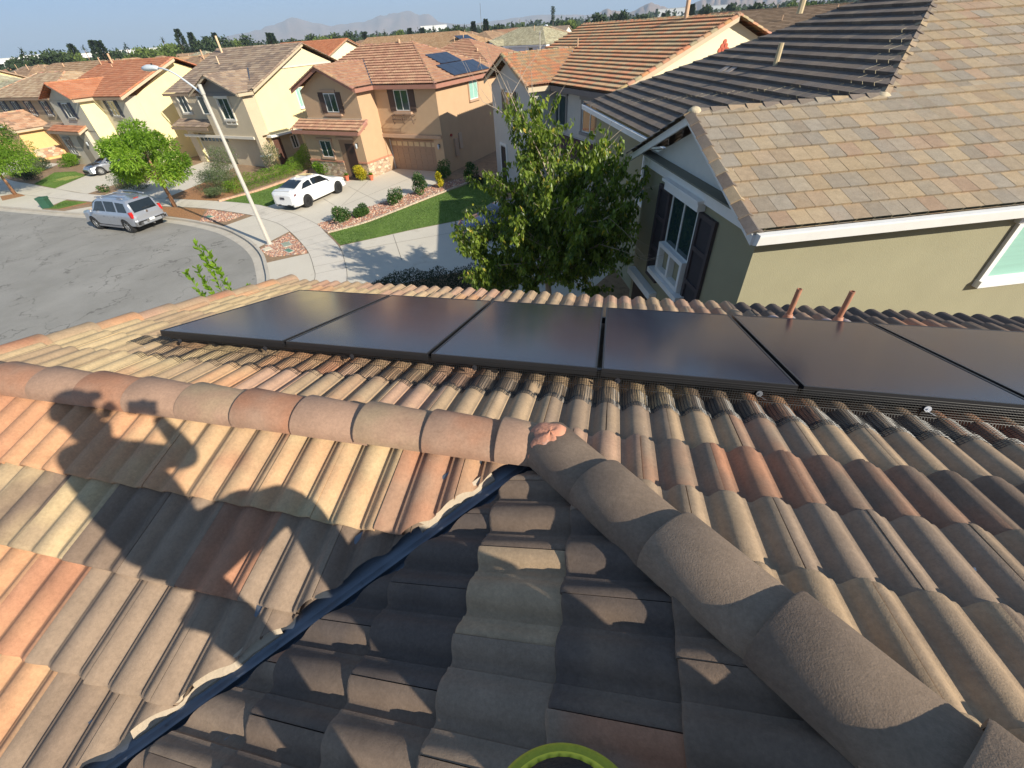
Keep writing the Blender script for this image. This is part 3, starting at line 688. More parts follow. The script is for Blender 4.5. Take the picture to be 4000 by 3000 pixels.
# score joints
def line(mb,a,b_,w=.012,z=.011):
    a=Vector((*a,z));b_=Vector((*b_,z)); t=(b_-a).normalized(); s=Vector((-t.y,t.x,0))*w; mb.add([a-s,a+s,b_+s,b_-s],[(0,1,2,3)])
jm=MB()
for a,b_ in (((-11.57,19.69),(-9.67,16.54)),((-8.96,21.89),(-6.75,18.46)),((-19.27,28.62),(-15.45,25.49)),((-19.65,25.75),(-17.0,23.6)),((-13.2,17.2),(-6.9,21.0)),((-18.9,33.0),(-17.4,24.3)),((-6.3,25),(-3.5,20.5)),((-17.3,24.4),(-15.0,31.5)),((-36.5,26),(-37,36)),((-39.4,31),(-33.4,30.4))): line(jm,a,b_)
for i in range(4,n-3,3):
    if sw_in[i][0]>-70: line(jm,sw_in[i],min(arcline(sw_out,4),key=lambda p: math.dist(p,sw_in[i])),.008,.012)
for l in (sw_in,sw_out):
    for p,q in zip(l[10:n],l[11:n]): line(jm,p,q,.012,.0125)
struct(jm.build('pavement_joints',JOINT,fix=False))
# rock strips (countable only as gravel)
def inside(p,poly):
    c=False;n=len(poly)
    for i in range(n):
        a=poly[i];b_=poly[i-1]
        if (a[1]>p[1])!=(b_[1]>p[1]) and p[0]<(b_[0]-a[0])*(p[1]-a[1])/(b_[1]-a[1])+a[0]: c=not c
    return c
def bbox(poly): return min(p[0] for p in poly),max(p[0] for p in poly),min(p[1] for p in poly),max(p[1] for p in poly)
gpal=[lin(c) for c in ((170,120,100),(196,160,136),(150,110,98),(210,188,166),(140,126,120),(186,140,112))]
gravm=tilemat('gravel_stone',grain=0,gscale=80,blend=3,rough=.9)
def gravel(name,poly,nst,seed,label,size=(.03,.075)):
    rnd=random.Random(seed); mb=MB(); x0,x1,y0,y1=bbox(poly)
    for _ in range(nst):
        p=(rnd.uniform(x0,x1),rnd.uniform(y0,y1))
        if not inside(p,poly): continue
        s=rnd.uniform(*size); c=rnd.choice(gpal); q=rnd.uniform(.8,1.2); mb.cur=tuple(v*q for v in c); mb.cur2=mb.cur
        a=rnd.uniform(0,6.28); e=[Vector((math.cos(a+k*math.pi/2.5)*s*rnd.uniform(.7,1.2),math.sin(a+k*math.pi/2.5)*s*rnd.uniform(.6,1.0),0)) for k in range(5)]
        o=Vector((p[0],p[1],.004)); top=o+Vector((rnd.uniform(-.01,.01),rnd.uniform(-.01,.01),s*.75))
        mb.add([o+v for v in e]+[o+v*.55+Vector((0,0,s*.6)) for v in e],[(k,(k+1)%5,5+(k+1)%5,5+k) for k in range(5)]+[(5,6,7,8,9)])
    o=mb.build(name,gravm,None,False,False,colors=True); tag(o,kind='stuff'); o['label']=label; o['category']='gravel'; return o
rock1=[(-18.03,19.55),(-17.84,19.3),(-16.2,17.95),(-15.15,16.9),(-16.9,16.3),(-18.2,17.1)]
rock2=[(-17.13,20.98),(-15.75,19.75),(-14.25,21.53),(-11.8,26.82),(-9.2,31.4),(-9.9,32.2),(-12.45,29.10),(-13.66,27.04),(-15.44,23.97)]
rock3=[(-27.0,23.2),(-23.3,22.3),(-23.7,21.05),(-25.6,20.9)]
GB=mat('gravel_bed',lin((160,126,108)),.98,.3,12,.02,40)
for i,(pl_,nn,lb) in enumerate(((rock1,5200,'pink and brown river gravel in the triangle around the lamp post foot'),(rock2,13000,'pinkish gravel strip with rose bushes beside the tan driveway'),(rock3,1600,'small gravel patch in the kerb strip behind the silver car'))):
    sheet('gravel_bed',pl_,.005,GB); gravel('gravel',pl_,nn,20+i,lb)
mulch1=[(-31.6,23.6),(-29.5,23.45),(-27.2,23.2),(-25.8,21.0),(-29.0,21.9),(-31.5,22.1)]
sheet('mulch_bed',mulch1,.005,MULCH); sheet('mulch_bed',[(-41.9,24.6),(-38.4,24.3),(-39.5,22.8),(-41.0,22.9)],.005,MULCH)
sheet('mulch_bed',[(-33.0,25.5),(-27.6,25.0),(-27.6,27.5),(-31.5,31.4),(-33.1,30)],.005,MULCH)
sheet('mulch_bed',[(-50.15,25.61),(-49.43,26.5),(-47.6,25.83),(-48.2,24.5)],.005,MULCH)
# lawns: a mown sheet and blades on top
gmt=mat('lawn_soil',lin((110,134,62)),.95,.25,3,.02,60,stain=(lin((150,140,84)),.66),sscale=.5)
grassm=leafmat('grass_blade',(.06,.13,.025),(.22,.34,.07),(.45,.38,.16),.55,.3)
def lawn(poly,nb,seed,label,dry=None,h=(.03,.07)):
    sheet('lawn_ground',poly,.006,gmt)
    rnd=random.Random(seed); mb=MB(); x0,x1,y0,y1=bbox(poly)
    for _ in range(nb):
        p=(rnd.uniform(x0,x1),rnd.uniform(y0,y1))
        if not inside(p,poly): continue
        a=rnd.uniform(0,6.28); s=rnd.uniform(*h); w=.012
        t=.15+.35*(NZ(p[0]*.7,p[1]*.7,seed)+.5)+rnd.uniform(-.15,.15)
        if dry and math.dist(p,dry[:2])<dry[2]*(1+.4*NZ(p[0]*2,p[1]*2)): t=rnd.uniform(.85,1)
        mb.cur=(max(0,min(1,t)),0,0); o=Vector((*p,.006)); d=Vector((math.cos(a),math.sin(a),0)); e=Vector((-d.y,d.x,0))*rnd.uniform(-.03,.03)
        mb.add([o-d*w,o+d*w,o+d*w*.2+e+Vector((0,0,s))],[(0,1,2)])
    o=mb.build('lawn_grass',grassm,None,False,False,colors=True); o['kind']='stuff'; o['label']=label; o['category']='lawn'
lawn([(-15.5,19.6),(-13.9,18.05),(-12.65,18.96),(-10.81,20.45),(-8.33,22.2),(-6.5,25.2),(-8.0,27.9),(-9.2,31.0),(-11.45,26.7),(-13.95,21.45)],62000,1,'green mown lawn crossed by the shadow of the house, beside the gravel strip',(-7.9,23.9,.9))
lawn([(-27.3,25.0),(-24.06,24.4),(-22.9,24.0),(-20.9,28.7),(-22.4,31.8),(-25.0,31.6),(-26.0,27.5)],26000,2,'lawn wedge between the white sedan and the brick border')
lawn([(-51.2,29.1),(-47.1,27.85),(-48.7,32.0),(-51.8,33.3),(-54.0,33.0)],20000,3,'lawn with a dry patch in front of the orange roofed house',(-49.6,30.9,.9))
lawn([(-41.9,24.7),(-39.2,24.4),(-40.0,22.85),(-41.0,22.85)],3500,4,'small grass tuft patch by the green utility box in the kerb strip')
# borders
BRD=mat('border_block',lin((196,180,158)),.9,.15,4,.003,50); BRK=mat('brick_border',lin((202,162,134)),.9,.2,4,.003,50)
def border(name,pts,matr,w,h,label,L0=.3):
    t=thing(name,label,'garden border',(0,0,0)); mb=MB(); pts=arcline(pts,8); acc=0
    for a,b_ in zip(pts,pts[1:]):
        a=Vector((*a,0));b_=Vector((*b_,0)); d=(b_-a); n_=max(1,round(d.length/L0))
        for i in range(n_):
            c=a+d*((i+.5)/n_); ang=math.atan2(d.y,d.x); M=Matrix.Rotation(ang,3,'Z'); mb.box(c+Vector((0,0,h/2)),(d.length/n_*.94,w,h),M)
    mb.build('blocks',matr,t,False)
border('lawn_edging',[(-15.66,19.7),(-14.08,21.5),(-11.6,26.8),(-9.3,31.2),(-8.6,31.9)],BRD,.12,.07,'pale concrete edging between the gravel strip and the green lawn')
border('brick_edging',[(-27.6,24.9),(-26.3,27.3),(-25.4,31.4),(-25.6,33.0)],BRK,.24,.12,'salmon brick edging curving along the lawn by the white sedan',.22)
# utility covers in the gravel
cov=mat('cover_plate',lin((150,158,140)),.8,.1,6,.002,40); covg=mat('cover_green',lin((96,138,118)),.7,.1)
for (x,y,sx_,sy_,rz,mt,lb) in ((-17.05,17.85,.75,.45,-.7,cov,'grey green utility cover, the larger one near the lamp post'),(-16.35,17.05,.62,.32,-.5,covg,'small green utility cover in the gravel'),(-17.75,17.15,.55,.42,-.6,mat('cover_concrete',lin((216,206,180)),.9,.08),'cream concrete meter cover beside the kerb'),(-25.6,21.75,.6,.35,-.25,covg,'green utility cover in the kerb strip gravel behind the silver car')):
    t=thing('utility_cover',lb,'utility cover',(x,y,.01),rz); mb=MB(); mb.bx(-sx_/2,sx_/2,-sy_/2,sy_/2,0,.04); mb.build('rim',CONC,t); mb=MB(); mb.bx(-sx_/2+.04,sx_/2-.04,-sy_/2+.04,sy_/2-.04,.0,.052); mb.build('lid',mt,t)
t=thing('utility_pedestal','green plastic utility pedestal standing in the kerb strip','utility box',(-41.4,23.1,0),.4); mb=MB(); mb.prism([(-.28,-.22,0),(.28,-.22,0),(.28,.22,0),(-.28,.22,0)],.62); mb.bx(-.31,.31,-.25,.25,.6,.74); mb.build('cabinet',mat('pedestal_green',lin((52,92,72)),.5,.1),t)
# ---------------- street lamp ----------------
LM=mat('lamp_post_concrete',lin((196,190,178)),.8,.06,8,.001,90); LW=mat('lamp_head_white',lin((214,220,220)),.35,.03)
def street_lamp(x,y,rz,label,H=7.3,arm=2.6,sc=1.):
    t=thing('street_lamp',label,'street lamp',(x,y,0),rz); t.scale=(sc,sc,sc)
    mb=MB(); mb.tube([(0,0,0),(0,0,H)],[.115,.062],8); mb.build('pole',LM,t,True,angle=30)
    mb=MB(); mb.bx(-.17,.17,-.17,.17,0,.05); mb.build('base_plate',LM,t); mb=MB(); mb.tube([(0,0,H-.35),(0,0,H+.02)],[.088,.085],12); mb.build('collar',mat('lamp_collar',lin((190,186,176)),.6,.1),t)
    mb=MB(); pts=[(0.04+arm*u,0,H-.35+1.0*math.sin(min(1,u*1.02)*math.pi/2)) for u in [i/12 for i in range(13)]]; mb.tube(pts,[.045-.012*i/12 for i in range(13)],10); ar=mb.build('arm',LW,t,True)
    mb=MB(); zc=pts[-1][2]; 
    secs=[(0,.06,.07),(.16,.12,.10),(.42,.21,.13),(.75,.24,.15),(1.08,.19,.11),(1.18,.07,.05)]; rings=[]
    for (u,w,h) in secs: rings.append([(arm+u-.05,math.cos(a)*w,zc+ (math.sin(a)*h if math.sin(a)>0 else math.sin(a)*h*.8)) for a in [2*math.pi*k/14 for k in range(14)]])
    mb.add([v for r in rings for v in r],[(i*14+k,i*14+(k+1)%14,(i+1)*14+(k+1)%14,(i+1)*14+k) for i in range(5) for k in range(14)]+[tuple(range(14)),tuple(range(70,84))]); mb.build('lamp_head',LW,t,True)
    mb=MB(); mb.tube([(arm+.35,0,zc+.10),(arm+.35,0,zc+.19)],.035,8); mb.build('photocell',DARK,t)
    return t
street_lamp(-18.11,17.83,R_(163),'tall pale street lamp with a curved arm standing by the curved kerb',7.2,2.75)
street_lamp(-13.8,84,R_(-60),'small distant street lamp behind the grey house roof',7.6,2.0)
# ---------------- neighbouring houses ----------------
STU={}
def stucco(nm,rgb): 
    return mat('stucco_'+nm,lin(rgb),.95,.04,1.2,.005,55,stain=(tuple(v*.93 for v in lin(rgb)),.55),sscale=.5)
TFAR=tilemat('neighbour_roof_tile',grain=.0,gscale=60,drop=.03,blend=1.2,dscale=1.5)
GL=glassmat('window_glass',(.025,.05,.05),.04,1.0); GLB=mat('window_blinds',lin((150,196,182)),.35,.06,.5,0,60,aniso=(1,1,30),spec=.8)
VINYL=mat('window_vinyl',(.74,.74,.70),.5,.03)
def box_part(name,m,parent,*bx):
    mb=MB(); 
    for b_ in bx: mb.bx(*b_)
    return mb.build(name,m,parent)
def window(par,u0,u1,z0,z1,v,face='f',trim=None,shut=None,tw=.10,split=1,sill=True,blinds=False,depth=.06,head=True,grid=False,panel=None):
    """window on a wall facing -v ('f') or on a side wall facing +u ('r': then u0,u1 run along v and v is the wall u) or -u ('l')"""
    def X(a0,a1,d0,d1,c0,c1): # a along the wall, d outwards, c up
        if face=='f': return (a0,a1,v-d1,v-d0,c0,c1)
        if face=='r': return (v+d0,v+d1,a0,a1,c0,c1)
        return (v-d1,v-d0,a0,a1,c0,c1)
    w=box_part('window',VINYL,par,X(u0,u0+.05,-.02,.03,z0,z1),X(u1-.05,u1,-.02,.03,z0,z1),X(u0+.05,u1-.05,-.02,.03,z0,z0+.05),X(u0+.05,u1-.05,-.02,.03,z1-.05,z1))
    if split: 
        m_=(u0+u1)/2; box_part('mullion',VINYL,w,X(m_-.025,m_+.025,-.02,.034,z0+.05,z1-.05))
    if grid:
        gb=[X(u0+.05,u1-.05,-.005,.012,z0+(z1-z0)*k/3-.01,z0+(z1-z0)*k/3+.01) for k in (1,2)]; box_part('grille',VINYL,w,*gb)
    box_part('pane',GLB if blinds else GL,w,X(u0+.04,u1-.04,.001,.016,z0+.04,z1-.04))
    if trim is not None:
        T=tw; tb=[X(u0-T,u0,0.002,depth,z0,z1),X(u1,u1+T,0.002,depth,z0,z1)]
        box_part('trim',trim,w,*tb)
        if head: box_part('header',trim,w,X(u0-T-.08,u1+T+.08,.002,depth+.05,z1,z1+.16))
    if sill: box_part('sill',trim if trim is not None else VINYL,w,X(u0-.12,u1+.12,.002,.13,z0-.14,z0))
    if shut is not None:
        sw=(u1-u0)*.42
        for a0,a1 in ((u0-sw-.04,u0-.04),(u1+.04,u1+sw+.04)):
            sh=box_part('shutter',shut,par,X(a0,a1,.004,.04,z0-.06,z1+.06))
            box_part('batten',shut,sh,X(a0,a1,.041,.06,z0+.1,z0+.22),X(a0,a1,.041,.06,z1-.22,z1-.1))
    return w
def fascia(par,name,m,segs,h=.2,w=.04,drop=0):
    """board under a roof edge: list of 3D segments"""
    mb=MB()
    for a,b_ in segs:
        a=Vector(a);b_=Vector(b_); d=(b_-a); s=Vector((d.y,-d.x,0)).normalized()*w; dn=Vector((0,0,-h)); up=Vector((0,0,-drop))
        mb.add([a+up,b_+up,b_+up+s,a+up+s,a+dn+up,b_+dn+up,b_+dn+up+s,a+dn+up+s],[(0,1,2,3),(4,7,6,5),(0,4,5,1),(1,5,6,2),(2,6,7,3),(3,7,4,0)])
    return mb.build(name,m,par)
def caps(par,name,lines,m,pal,kind='barrel',w=.12,seed=3,top=.06,drop=.05):
    mb=MB(); rn=random.Random(seed)
    cf=lambda k,r: ((lambda c:(c,c))(tuple(v*r.uniform(.9,1.1) for v in r.choice(pal))))
    for a,b_ in lines:
        a=Vector(a);b_=Vector(b_); d=(b_-a).normalized(); s=Vector((d.y,-d.x,0)).normalized(); u=s.cross(d); u=u if u.z>0 else -u
        if kind=='barrel': barrel(mb,a,b_,s,u,w=w,top=top,drop=drop,ex=.36,colfn=cf,rnd=rn,nseg=6)
        else:
            n_=int((b_-a).length/.36)+1
            for k in range(n_):
                c=rn.choice(pal); q=rn.uniform(.9,1.1); mb.cur=tuple(v*q for v in c); mb.cur2=mb.cur
                p0=a+d*(k*.36); p1=a+d*min(k*.36+.40,(b_-a).length); z0,z1=.062,.035
                A=[p0-s*w+u*(z0-w*.55),p0+u*z0,p0+s*w+u*(z0-w*.55)]; B=[p1-s*w*.92+u*(z1-w*.55),p1+u*z1,p1+s*w*.92+u*(z1-w*.55)]; C=[v-u*.035 for v in A]
                mb.add(A+B+C,[(0,1,4,3),(1,2,5,4),(6,7,1,0),(7,8,2,1)])
    return mb.build(name,m,par,kind=='barrel',True,None,True,45)
def vents(par,pts,col=(206,170,136)):
    for (x,y,z,h,r) in pts:
        mb=MB(); mb.tube([(x,y,z-.2),(x,y,z+h)],r,8); mb.build('vent_pipe',mat('roof_pipe_%d'%col[0],lin(col),.7,.1),par,True,angle=40)
def garage(par,u0,u1,z1,v,m,wm_,nwin=8,lite=None):
    rec=.0
    d=box_part('garage_door',m,par,(u0,u1,v-.0,v+.05,0,z1))
    for k in range(4):
        z=.06+k*(z1-.55)/4
        mb=MB()
        for i in range(8):
            a=u0+.1+i*(u1-u0-.1)/8; w=(u1-u0-.1)/8-.12
            mb.bx(a,a+w,v-.018,v,z+.04,z+(z1-.55)/4-.06)
        mb.build('door_panel',m,d)
    for i in range(nwin):
        a=u0+.12+i*(u1-u0-.16)/nwin; w=(u1-u0-.16)/nwin-.12
        box_part('pane',wm_,d,(a,a+w,v-.012,v+.0,z1-.42,z1-.12))
    box_part('door_trim',WHITE,par,(u0-.1,u0,v-.06,v+.02,0,z1+.0))
    return d
STONE=None
def stonemat(nm,cols,sc=3.2):
    if nm in MATS: return MATS[nm]
    m,nt,b=newmat(nm); L=nt.links.new; tc=N(nt,'ShaderNodeTexCoord'); mp=N(nt,'ShaderNodeMapping'); mp.inputs['Scale'].default_value=(1,1,1.8); L(tc.outputs['Object'],mp.inputs[0])
    v=N(nt,'ShaderNodeTexVoronoi',i_Scale=sc); L(mp.outputs[0],v.inputs['Vector']); v2=N(nt,'ShaderNodeTexVoronoi',i_Scale=sc,feature='DISTANCE_TO_EDGE'); L(mp.outputs[0],v2.inputs['Vector'])
    sp=N(nt,'ShaderNodeSeparateColor'); L(v.outputs['Color'],sp.inputs[0]); cr=N(nt,'ShaderNodeValToRGB'); cr.color_ramp.interpolation='CONSTANT'; L(sp.outputs[0],cr.inputs[0])
    cr.color_ramp.elements[0].color=(*cols[0],1); cr.color_ramp.elements[1].color=(*cols[-1],1); cr.color_ramp.elements[1].position=.8
    for i,c in enumerate(cols[1:-1]): e=cr.color_ramp.elements.new((i+1)*.8/(len(cols)-1)); e.color=(*c,1)
    mr=N(nt,'ShaderNodeMapRange'); mr.inputs[2].default_value=.06; L(v2.outputs['Distance'],mr.inputs[0]); mx=N(nt,'ShaderNodeMix',data_type='RGBA'); L(mr.outputs[0],mx.inputs[0]); mx.inputs[6].default_value=(.30,.24,.18,1); L(cr.outputs[0],mx.inputs[7]); L(mx.outputs[2],b.inputs['Base Color'])
    bp=N(nt,'ShaderNodeBump',i_Strength=1.,i_Distance=.02); L(mr.outputs[0],bp.inputs['Height']); L(bp.outputs[0],b.inputs['Normal']); b.inputs['Roughness'].default_value=.9; MATS[nm]=m; return m
STONE=stonemat('ledge_stone',[lin(c) for c in ((206,176,146),(186,160,136),(222,198,168),(170,140,116),(200,182,160))])
STONE2=stonemat('field_stone',[lin(c) for c in ((214,176,140),(196,150,116),(228,202,170),(180,146,122),(210,188,160))],2.2)
def sconce(par,u,v,z,face='f'):
    s=box_part('wall_lamp',BLACKM,par,(u-.06,u+.06,v-.03,v,z-.1,z+.12)) if face=='f' else None
    mb=MB(); mb.tube([(u,v-.14,z-.2),(u,v-.14,z+.05),(u,v-.14,z+.12)],[.05,.09,.02],8); mb.build('lantern',mat('lantern_glass',lin((190,196,200)),.3,.05),s)
    mb=MB(); mb.tube([(u,v-.03,z+.1),(u,v-.14,z+.16),(u,v-.14,z+.1)],.012,6); mb.build('bracket',BLACKM,s)
# ---- H1: tan house with dark shutters and solar arrays
H1=thing('tan_house','tan two-storey house with dark board shutters, pink tile hip roof and two solar arrays','house',(-18.53,30.78,0),R_(-14))
st=stucco('tan',(194,162,128)); tr=mat('tan_trim',lin((184,152,126)),.9,.06); eav=mat('rose_brown_eave',lin((166,118,100)),.85,.08); shb=mat('dark_brown_shutter',lin((84,66,56)),.8,.12,3,.003,30,aniso=(12,12,1))
SH=.42
box_part('wall',st,H1,(-5.45,.05,.6,3.4,3.2,5.62),(-5.9,.05,0,3.4,0,3.2))
box_part('garage_wall',st,H1,(.05,5.55,2.45,12.5,2.55,5.62),(.05,.12,2.45,3.05,0,2.55),(4.75,5.55,2.45,3.05,0,2.55),(.05,5.55,3.06,12.5,0,2.55),(-5.9,.05,3.4,12.5,0,5.62))
mb=MB(); mb.prism([(-5.45,.6,5.62),(.05,.6,5.62),(-2.7,.6,6.95)],.25,(0,1,0)); mb.build('gable_wall',st,H1)
box_part('lintel',tr,H1,(.06,5.5,2.34,2.449,2.40,2.62))
garage(H1,.15,4.72,2.15,3.0,mat('garage_door_tan',lin((164,136,112)),.8,.04),mat('garage_pane_tan',lin((200,178,142)),.3,.1),8)
# wing porch roof and lower floor
box_part('stone_base',STONE,H1,(-5.95,-2.35,-.05,.0,0,1.02),(-.75,.10,-.05,0,0,1.02),(.051,.10,0,3.0,0,1.02)); box_part('stone_cap',mat('brick_cap',lin((186,130,104)),.9,.15),H1,(-5.98,-2.33,-.09,.02,1.02,1.13),(-.77,.13,-.09,.02,1.02,1.13),(.052,.14,.02,3.0,1.02,1.13))
box_part('entry_shade_panel',mat('entry_shadow_tan',lin((150,118,92)),.95,.05),H1,(-2.3,-.8,-.02,-.004,.02,2.62))  # flat panel on the wall, the entry's shade painted as darker tan
box_part('front_door',mat('front_door_dark',lin((66,44,36)),.6,.1),H1,(-1.75,-.85,-.05,-.021,.02,2.35))
box_part('door_header',tr,H1,(-2.45,-.7,-.10,-.0,2.62,2.78))
window(H1,-4.35,-3.2,1.35,2.5,0,trim=tr,tw=.14)
window(H1,-3.15,-2.0,4.28,5.45,.6,shut=shb,trim=None,sill=False,head=False); box_part('window_sill',tr,H1,(-3.4,-1.75,.45,.6,4.05,4.18)); box_part('window_header',tr,H1,(-3.35,-1.9,.53,.6,5.52,5.66))
window(H1,1.88,3.12,4.15,5.42,2.45,shut=shb,sill=False,head=False); box_part('window_header',tr,H1,(1.7,3.3,2.38,2.45,5.48,5.62))
box_part('planter_ledge',tr,H1,(1.7,3.3,2.20,2.45,3.95,4.1))
mb=MB()
for x in (1.62,2.5,3.38):
    mb.tube([(x,2.44,3.9),(x,2.12,3.88),(x,2.10,3.55),(x,2.2,3.35),(x,2.3,3.42)],.02,6)
for z in (3.88,3.62): mb.tube([(1.55,2.44,z),(1.55,2.08,z),(3.45,2.08,z),(3.45,2.44,z)],.018,6)
for i in range(9):
    x=1.72+i*.2; mb.tube([(x,2.08,3.62),(x+.07,2.08,3.70),(x,2.08,3.78),(x-.05,2.08,3.70),(x,2.08,3.62)],.012,5)
mb.build('iron_window_box',mat('iron_brown',lin((104,84,72)),.6,.1),H1,True)
window(H1,6.85,8.15,4.25,5.5,5.55,'r',trim=tr,blinds=True,tw=.12,depth=.08)
sconce(H1,-.45,-.05,2.3); sconce(H1,5.2,2.45,1.95)
# house number plate
t_=box_part('number_plate',WHITE,H1,(5.02,5.42,2.41,2.449,2.42,2.62)); 
fc=bpy.data.curves.new('number','FONT'); fc.body='16725'; fc.size=.13; fc.extrude=.004; fc.align_x='CENTER'; fc.align_y='CENTER'
fo=bpy.data.objects.new('n',fc); COL.objects.link(fo); dg=bpy.context.evaluated_depsgraph_get(); me=bpy.data.meshes.new_from_object(fo.evaluated_get(dg)); bpy.data.objects.remove(fo)
me.materials.clear(); me.materials.append(DARK); no_=link(bpy.data.objects.new('number',me),t_); no_.rotation_euler=(R_(90),0,0); no_.location=(5.22,2.404,2.52)
# meter boxes on the side wall
box_part('meter_cabinet',mat('cabinet_tan',lin((178,150,126)),.7,.05),H1,(5.55,5.68,3.9,4.35,.95,2.15)); box_part('panel_cabinet',mat('cabinet_tan2',lin((190,164,140)),.7,.05),H1,(5.55,5.66,4.6,5.0,1.35,2.4)); mb=MB(); mb.tube([(5.55,3.6,2.45),(5.66,3.6,2.45)],.09,12); mb.build('alarm_bell',mat('alarm_red',lin((160,50,44)),.5,.05),H1)
PINKP=[lin(c) for c in ((172,132,108),(176,140,114),(166,126,104),(180,146,118),(170,130,108))]
# roofs. wing gable (ridge along v)
ze=5.75; RS=.42
wl,wr=-5.85,.45; wc=(wl+wr)/2; wz=ze+(wr-wc)*RS; wf=.12
me_l=5.95; mf=2.0
ap=(mf+5.15,ze+RS*5.15)   # main apex distance from the front eave
A=Vector((5.95-5.15,mf+5.15,ze+RS*5.15)); 
back=A.y+5.15
vb=mf+(wz-ze)/RS
roof_slope('roof_slope',[[(wc,wf,wz),(wr,wf,ze),(wr,mf,ze),(wc,vb,wz)],
   [(wc,wf,wz),(wl,wf,ze),(wl,mf,ze),(wl-1,mf,ze),(wc,vb,wz)][:5]],TFAR,H1,'S',PINKP,11,tw=.30)
Lf=-6.4
roof_slope('roof_slope',[[(wr,mf,ze),(5.95,mf,ze),A,(A.x-3.6,A.y,A.z),(wc,vb,wz)],[(wc,vb,wz),(A.x-3.6,A.y,A.z),(Lf+2.0,A.y,A.z),(Lf,mf+1.2,ze+.5)]],TFAR,H1,'S',PINKP,12,tw=.30)
roof_slope('roof_slope',[[(5.95,mf,ze),(5.95,back,ze),A]],TFAR,H1,'S',PINKP,13,tw=.30)
roof_slope('roof_slope',[[(A.x,A.y,A.z),(5.95,back,ze),(Lf,back,ze),(Lf+2,A.y,A.z)]],TFAR,H1,'S',PINKP,14,tw=.30)
roof_slope('porch_roof',[[(-6.35,-.62,3.28),(.42,-.62,3.28),(.42,.58,3.80),(-6.35,.58,3.80)]],TFAR,H1,'S',PINKP,15,tw=.30)
caps(H1,'hip_and_ridge_tiles',[((5.95,mf,ze),A),((5.95,back,ze),A),(A,(Lf+2,A.y,A.z)),((wc,wf,wz),(wc,vb,wz)),((wl,wf,ze),(wc,wf,wz)),((wr,wf,ze),(wc,wf,wz)),((.42,-.62,3.28),(.42,.6,3.8)),((-6.35,-.62,3.28),(-6.35,.6,3.8))],TFAR,PINKP)
mb=MB(); mb.tube([(wr,mf,ze+.03),(wc,vb,wz+.03)],.06,6); mb.build('valley_flashing',vm,H1)
fascia(H1,'eave_board',eav,[((wr,mf,ze),(5.95,mf,ze)),((5.95,mf,ze),(5.95,back,ze)),((wr+.0,wf,ze),(wr,mf,ze)),((-6.35,-.62,3.27),(.42,-.62,3.27)),((wl,wf+.02,ze),(wc,wf+.02,wz)),((wc,wf+.02,wz),(wr,wf+.02,ze)),((.42,-.6,3.27),(.42,.6,3.79))],.24,.03,.02)
box_part('soffit',eav,H1,(.0,5.93,2.02,2.44,5.62,5.66),(5.56,5.93,2.44,12,5.62,5.66)); box_part('porch_flashing',mat('porch_flash',lin((196,176,150)),.8,.05),H1,(-5.5,.06,.5,.59,3.78,3.9))
def array_on(parent_frame,org,along,up,nrm,nx,ny,pw,pl,label,name='solar_array'):
    """a small solar array resting on a roof: top-level thing with one panel part each"""
    M=parent_frame.matrix_world.copy() if False else Matrix.Translation(parent_frame.location)@parent_frame.rotation_euler.to_matrix().to_4x4()
    t=thing(name,label,'solar panels',M@Vector(org)); R3=M.to_3x3(); al,upp,nn=(R3@Vector(along)).normalized(),(R3@Vector(up)).normalized(),(R3@Vector(nrm)).normalized()
    for i in range(nx):
        for j in range(ny):
            mb=MB(); o=al*(i*(pw+.03))+upp*(j*(pl+.03))+nn*.12
            a,b_,c,d=o,o+al*pw,o+al*pw+upp*pl,o+upp*pl; mb.add([a,b_,c,d]+[v-nn*.045 for v in (a,b_,c,d)],[(0,1,2,3),(4,7,6,5),(0,4,5,1),(1,5,6,2),(2,6,7,3),(3,7,4,0)])
            p=mb.build('panel',FARPV,t)
    return t
FARPV=mat('far_solar_panel',(.02,.026,.045),.18,.2,2,spec=.6)
nr=Vector((RS,0,1)).normalized(); upd=Vector((-1,0,RS)).normalized()
def on_r(v,k): return (5.95-k*upd.x*-1,v,ze+k*upd.z)
array_on(H1,(5.95+upd.x*.32,4.85,ze+upd.z*.32),(0,1,0),upd,nr,4,1,1.29,1.58,'row of four black solar panels near the eave of the tan house roof')
array_on(H1,(5.95+upd.x*2.02,5.7,ze+upd.z*2.02),(0,1,0),upd,nr,3,1,.95,1.42,'upper row of three black solar panels on the tan house roof')
vents(H1,[(5.95+upd.x*1.2,10.2,ze+upd.z*1.2,.5,.05),(A.x-1.2,A.y-.1,A.z-.1,.35,.09)])
# ---- H5: grey house with orange gable roof
H5=thing('grey_house','grey stucco two-storey house with orange striped tile roof and a gable wall coloured as sunlit cream','house',(-8.38,31.2,0),R_(-55))
sg=stucco('grey',(196,190,182)); sc=stucco('cream_sunlit',(236,222,186)); tg=mat('grey_trim',lin((142,136,132)),.9,.05); tb_=mat('beige_eave',lin((196,178,150)),.85,.05)  # cream is the house stucco with sunlight put into its colour
box_part('wall',sg,H5,(0,6.35,0,3,0,5.6),(0.01,12.35,1.5,12.9,0,5.6))
mb=MB(); mb.prism([(0,0.01,5.6),(6.35,0.01,5.6),(3.2,.01,6.95)],.3,(0,1,0)); mb.build('gable_wall',sg,H5)
g5=.375; e5=.91; rv=e5+6.2; rz=5.9+g5*6.2
mb=MB(); mb.prism([(12.36,1.5,0),(12.36,12.9,0),(12.36,12.9,5.75),(12.36,rv,rz-.1),(12.36,1.5,5.75)],.05,(1,0,0)); mb.build('gable_side_wall',sc,H5)
ORP=[lin(c) for c in ((190,138,104),(182,148,114),(170,150,120),(186,130,100),(166,146,116),(180,138,106))]
wz5=5.9+g5*3.5
bk=2*rv-e5
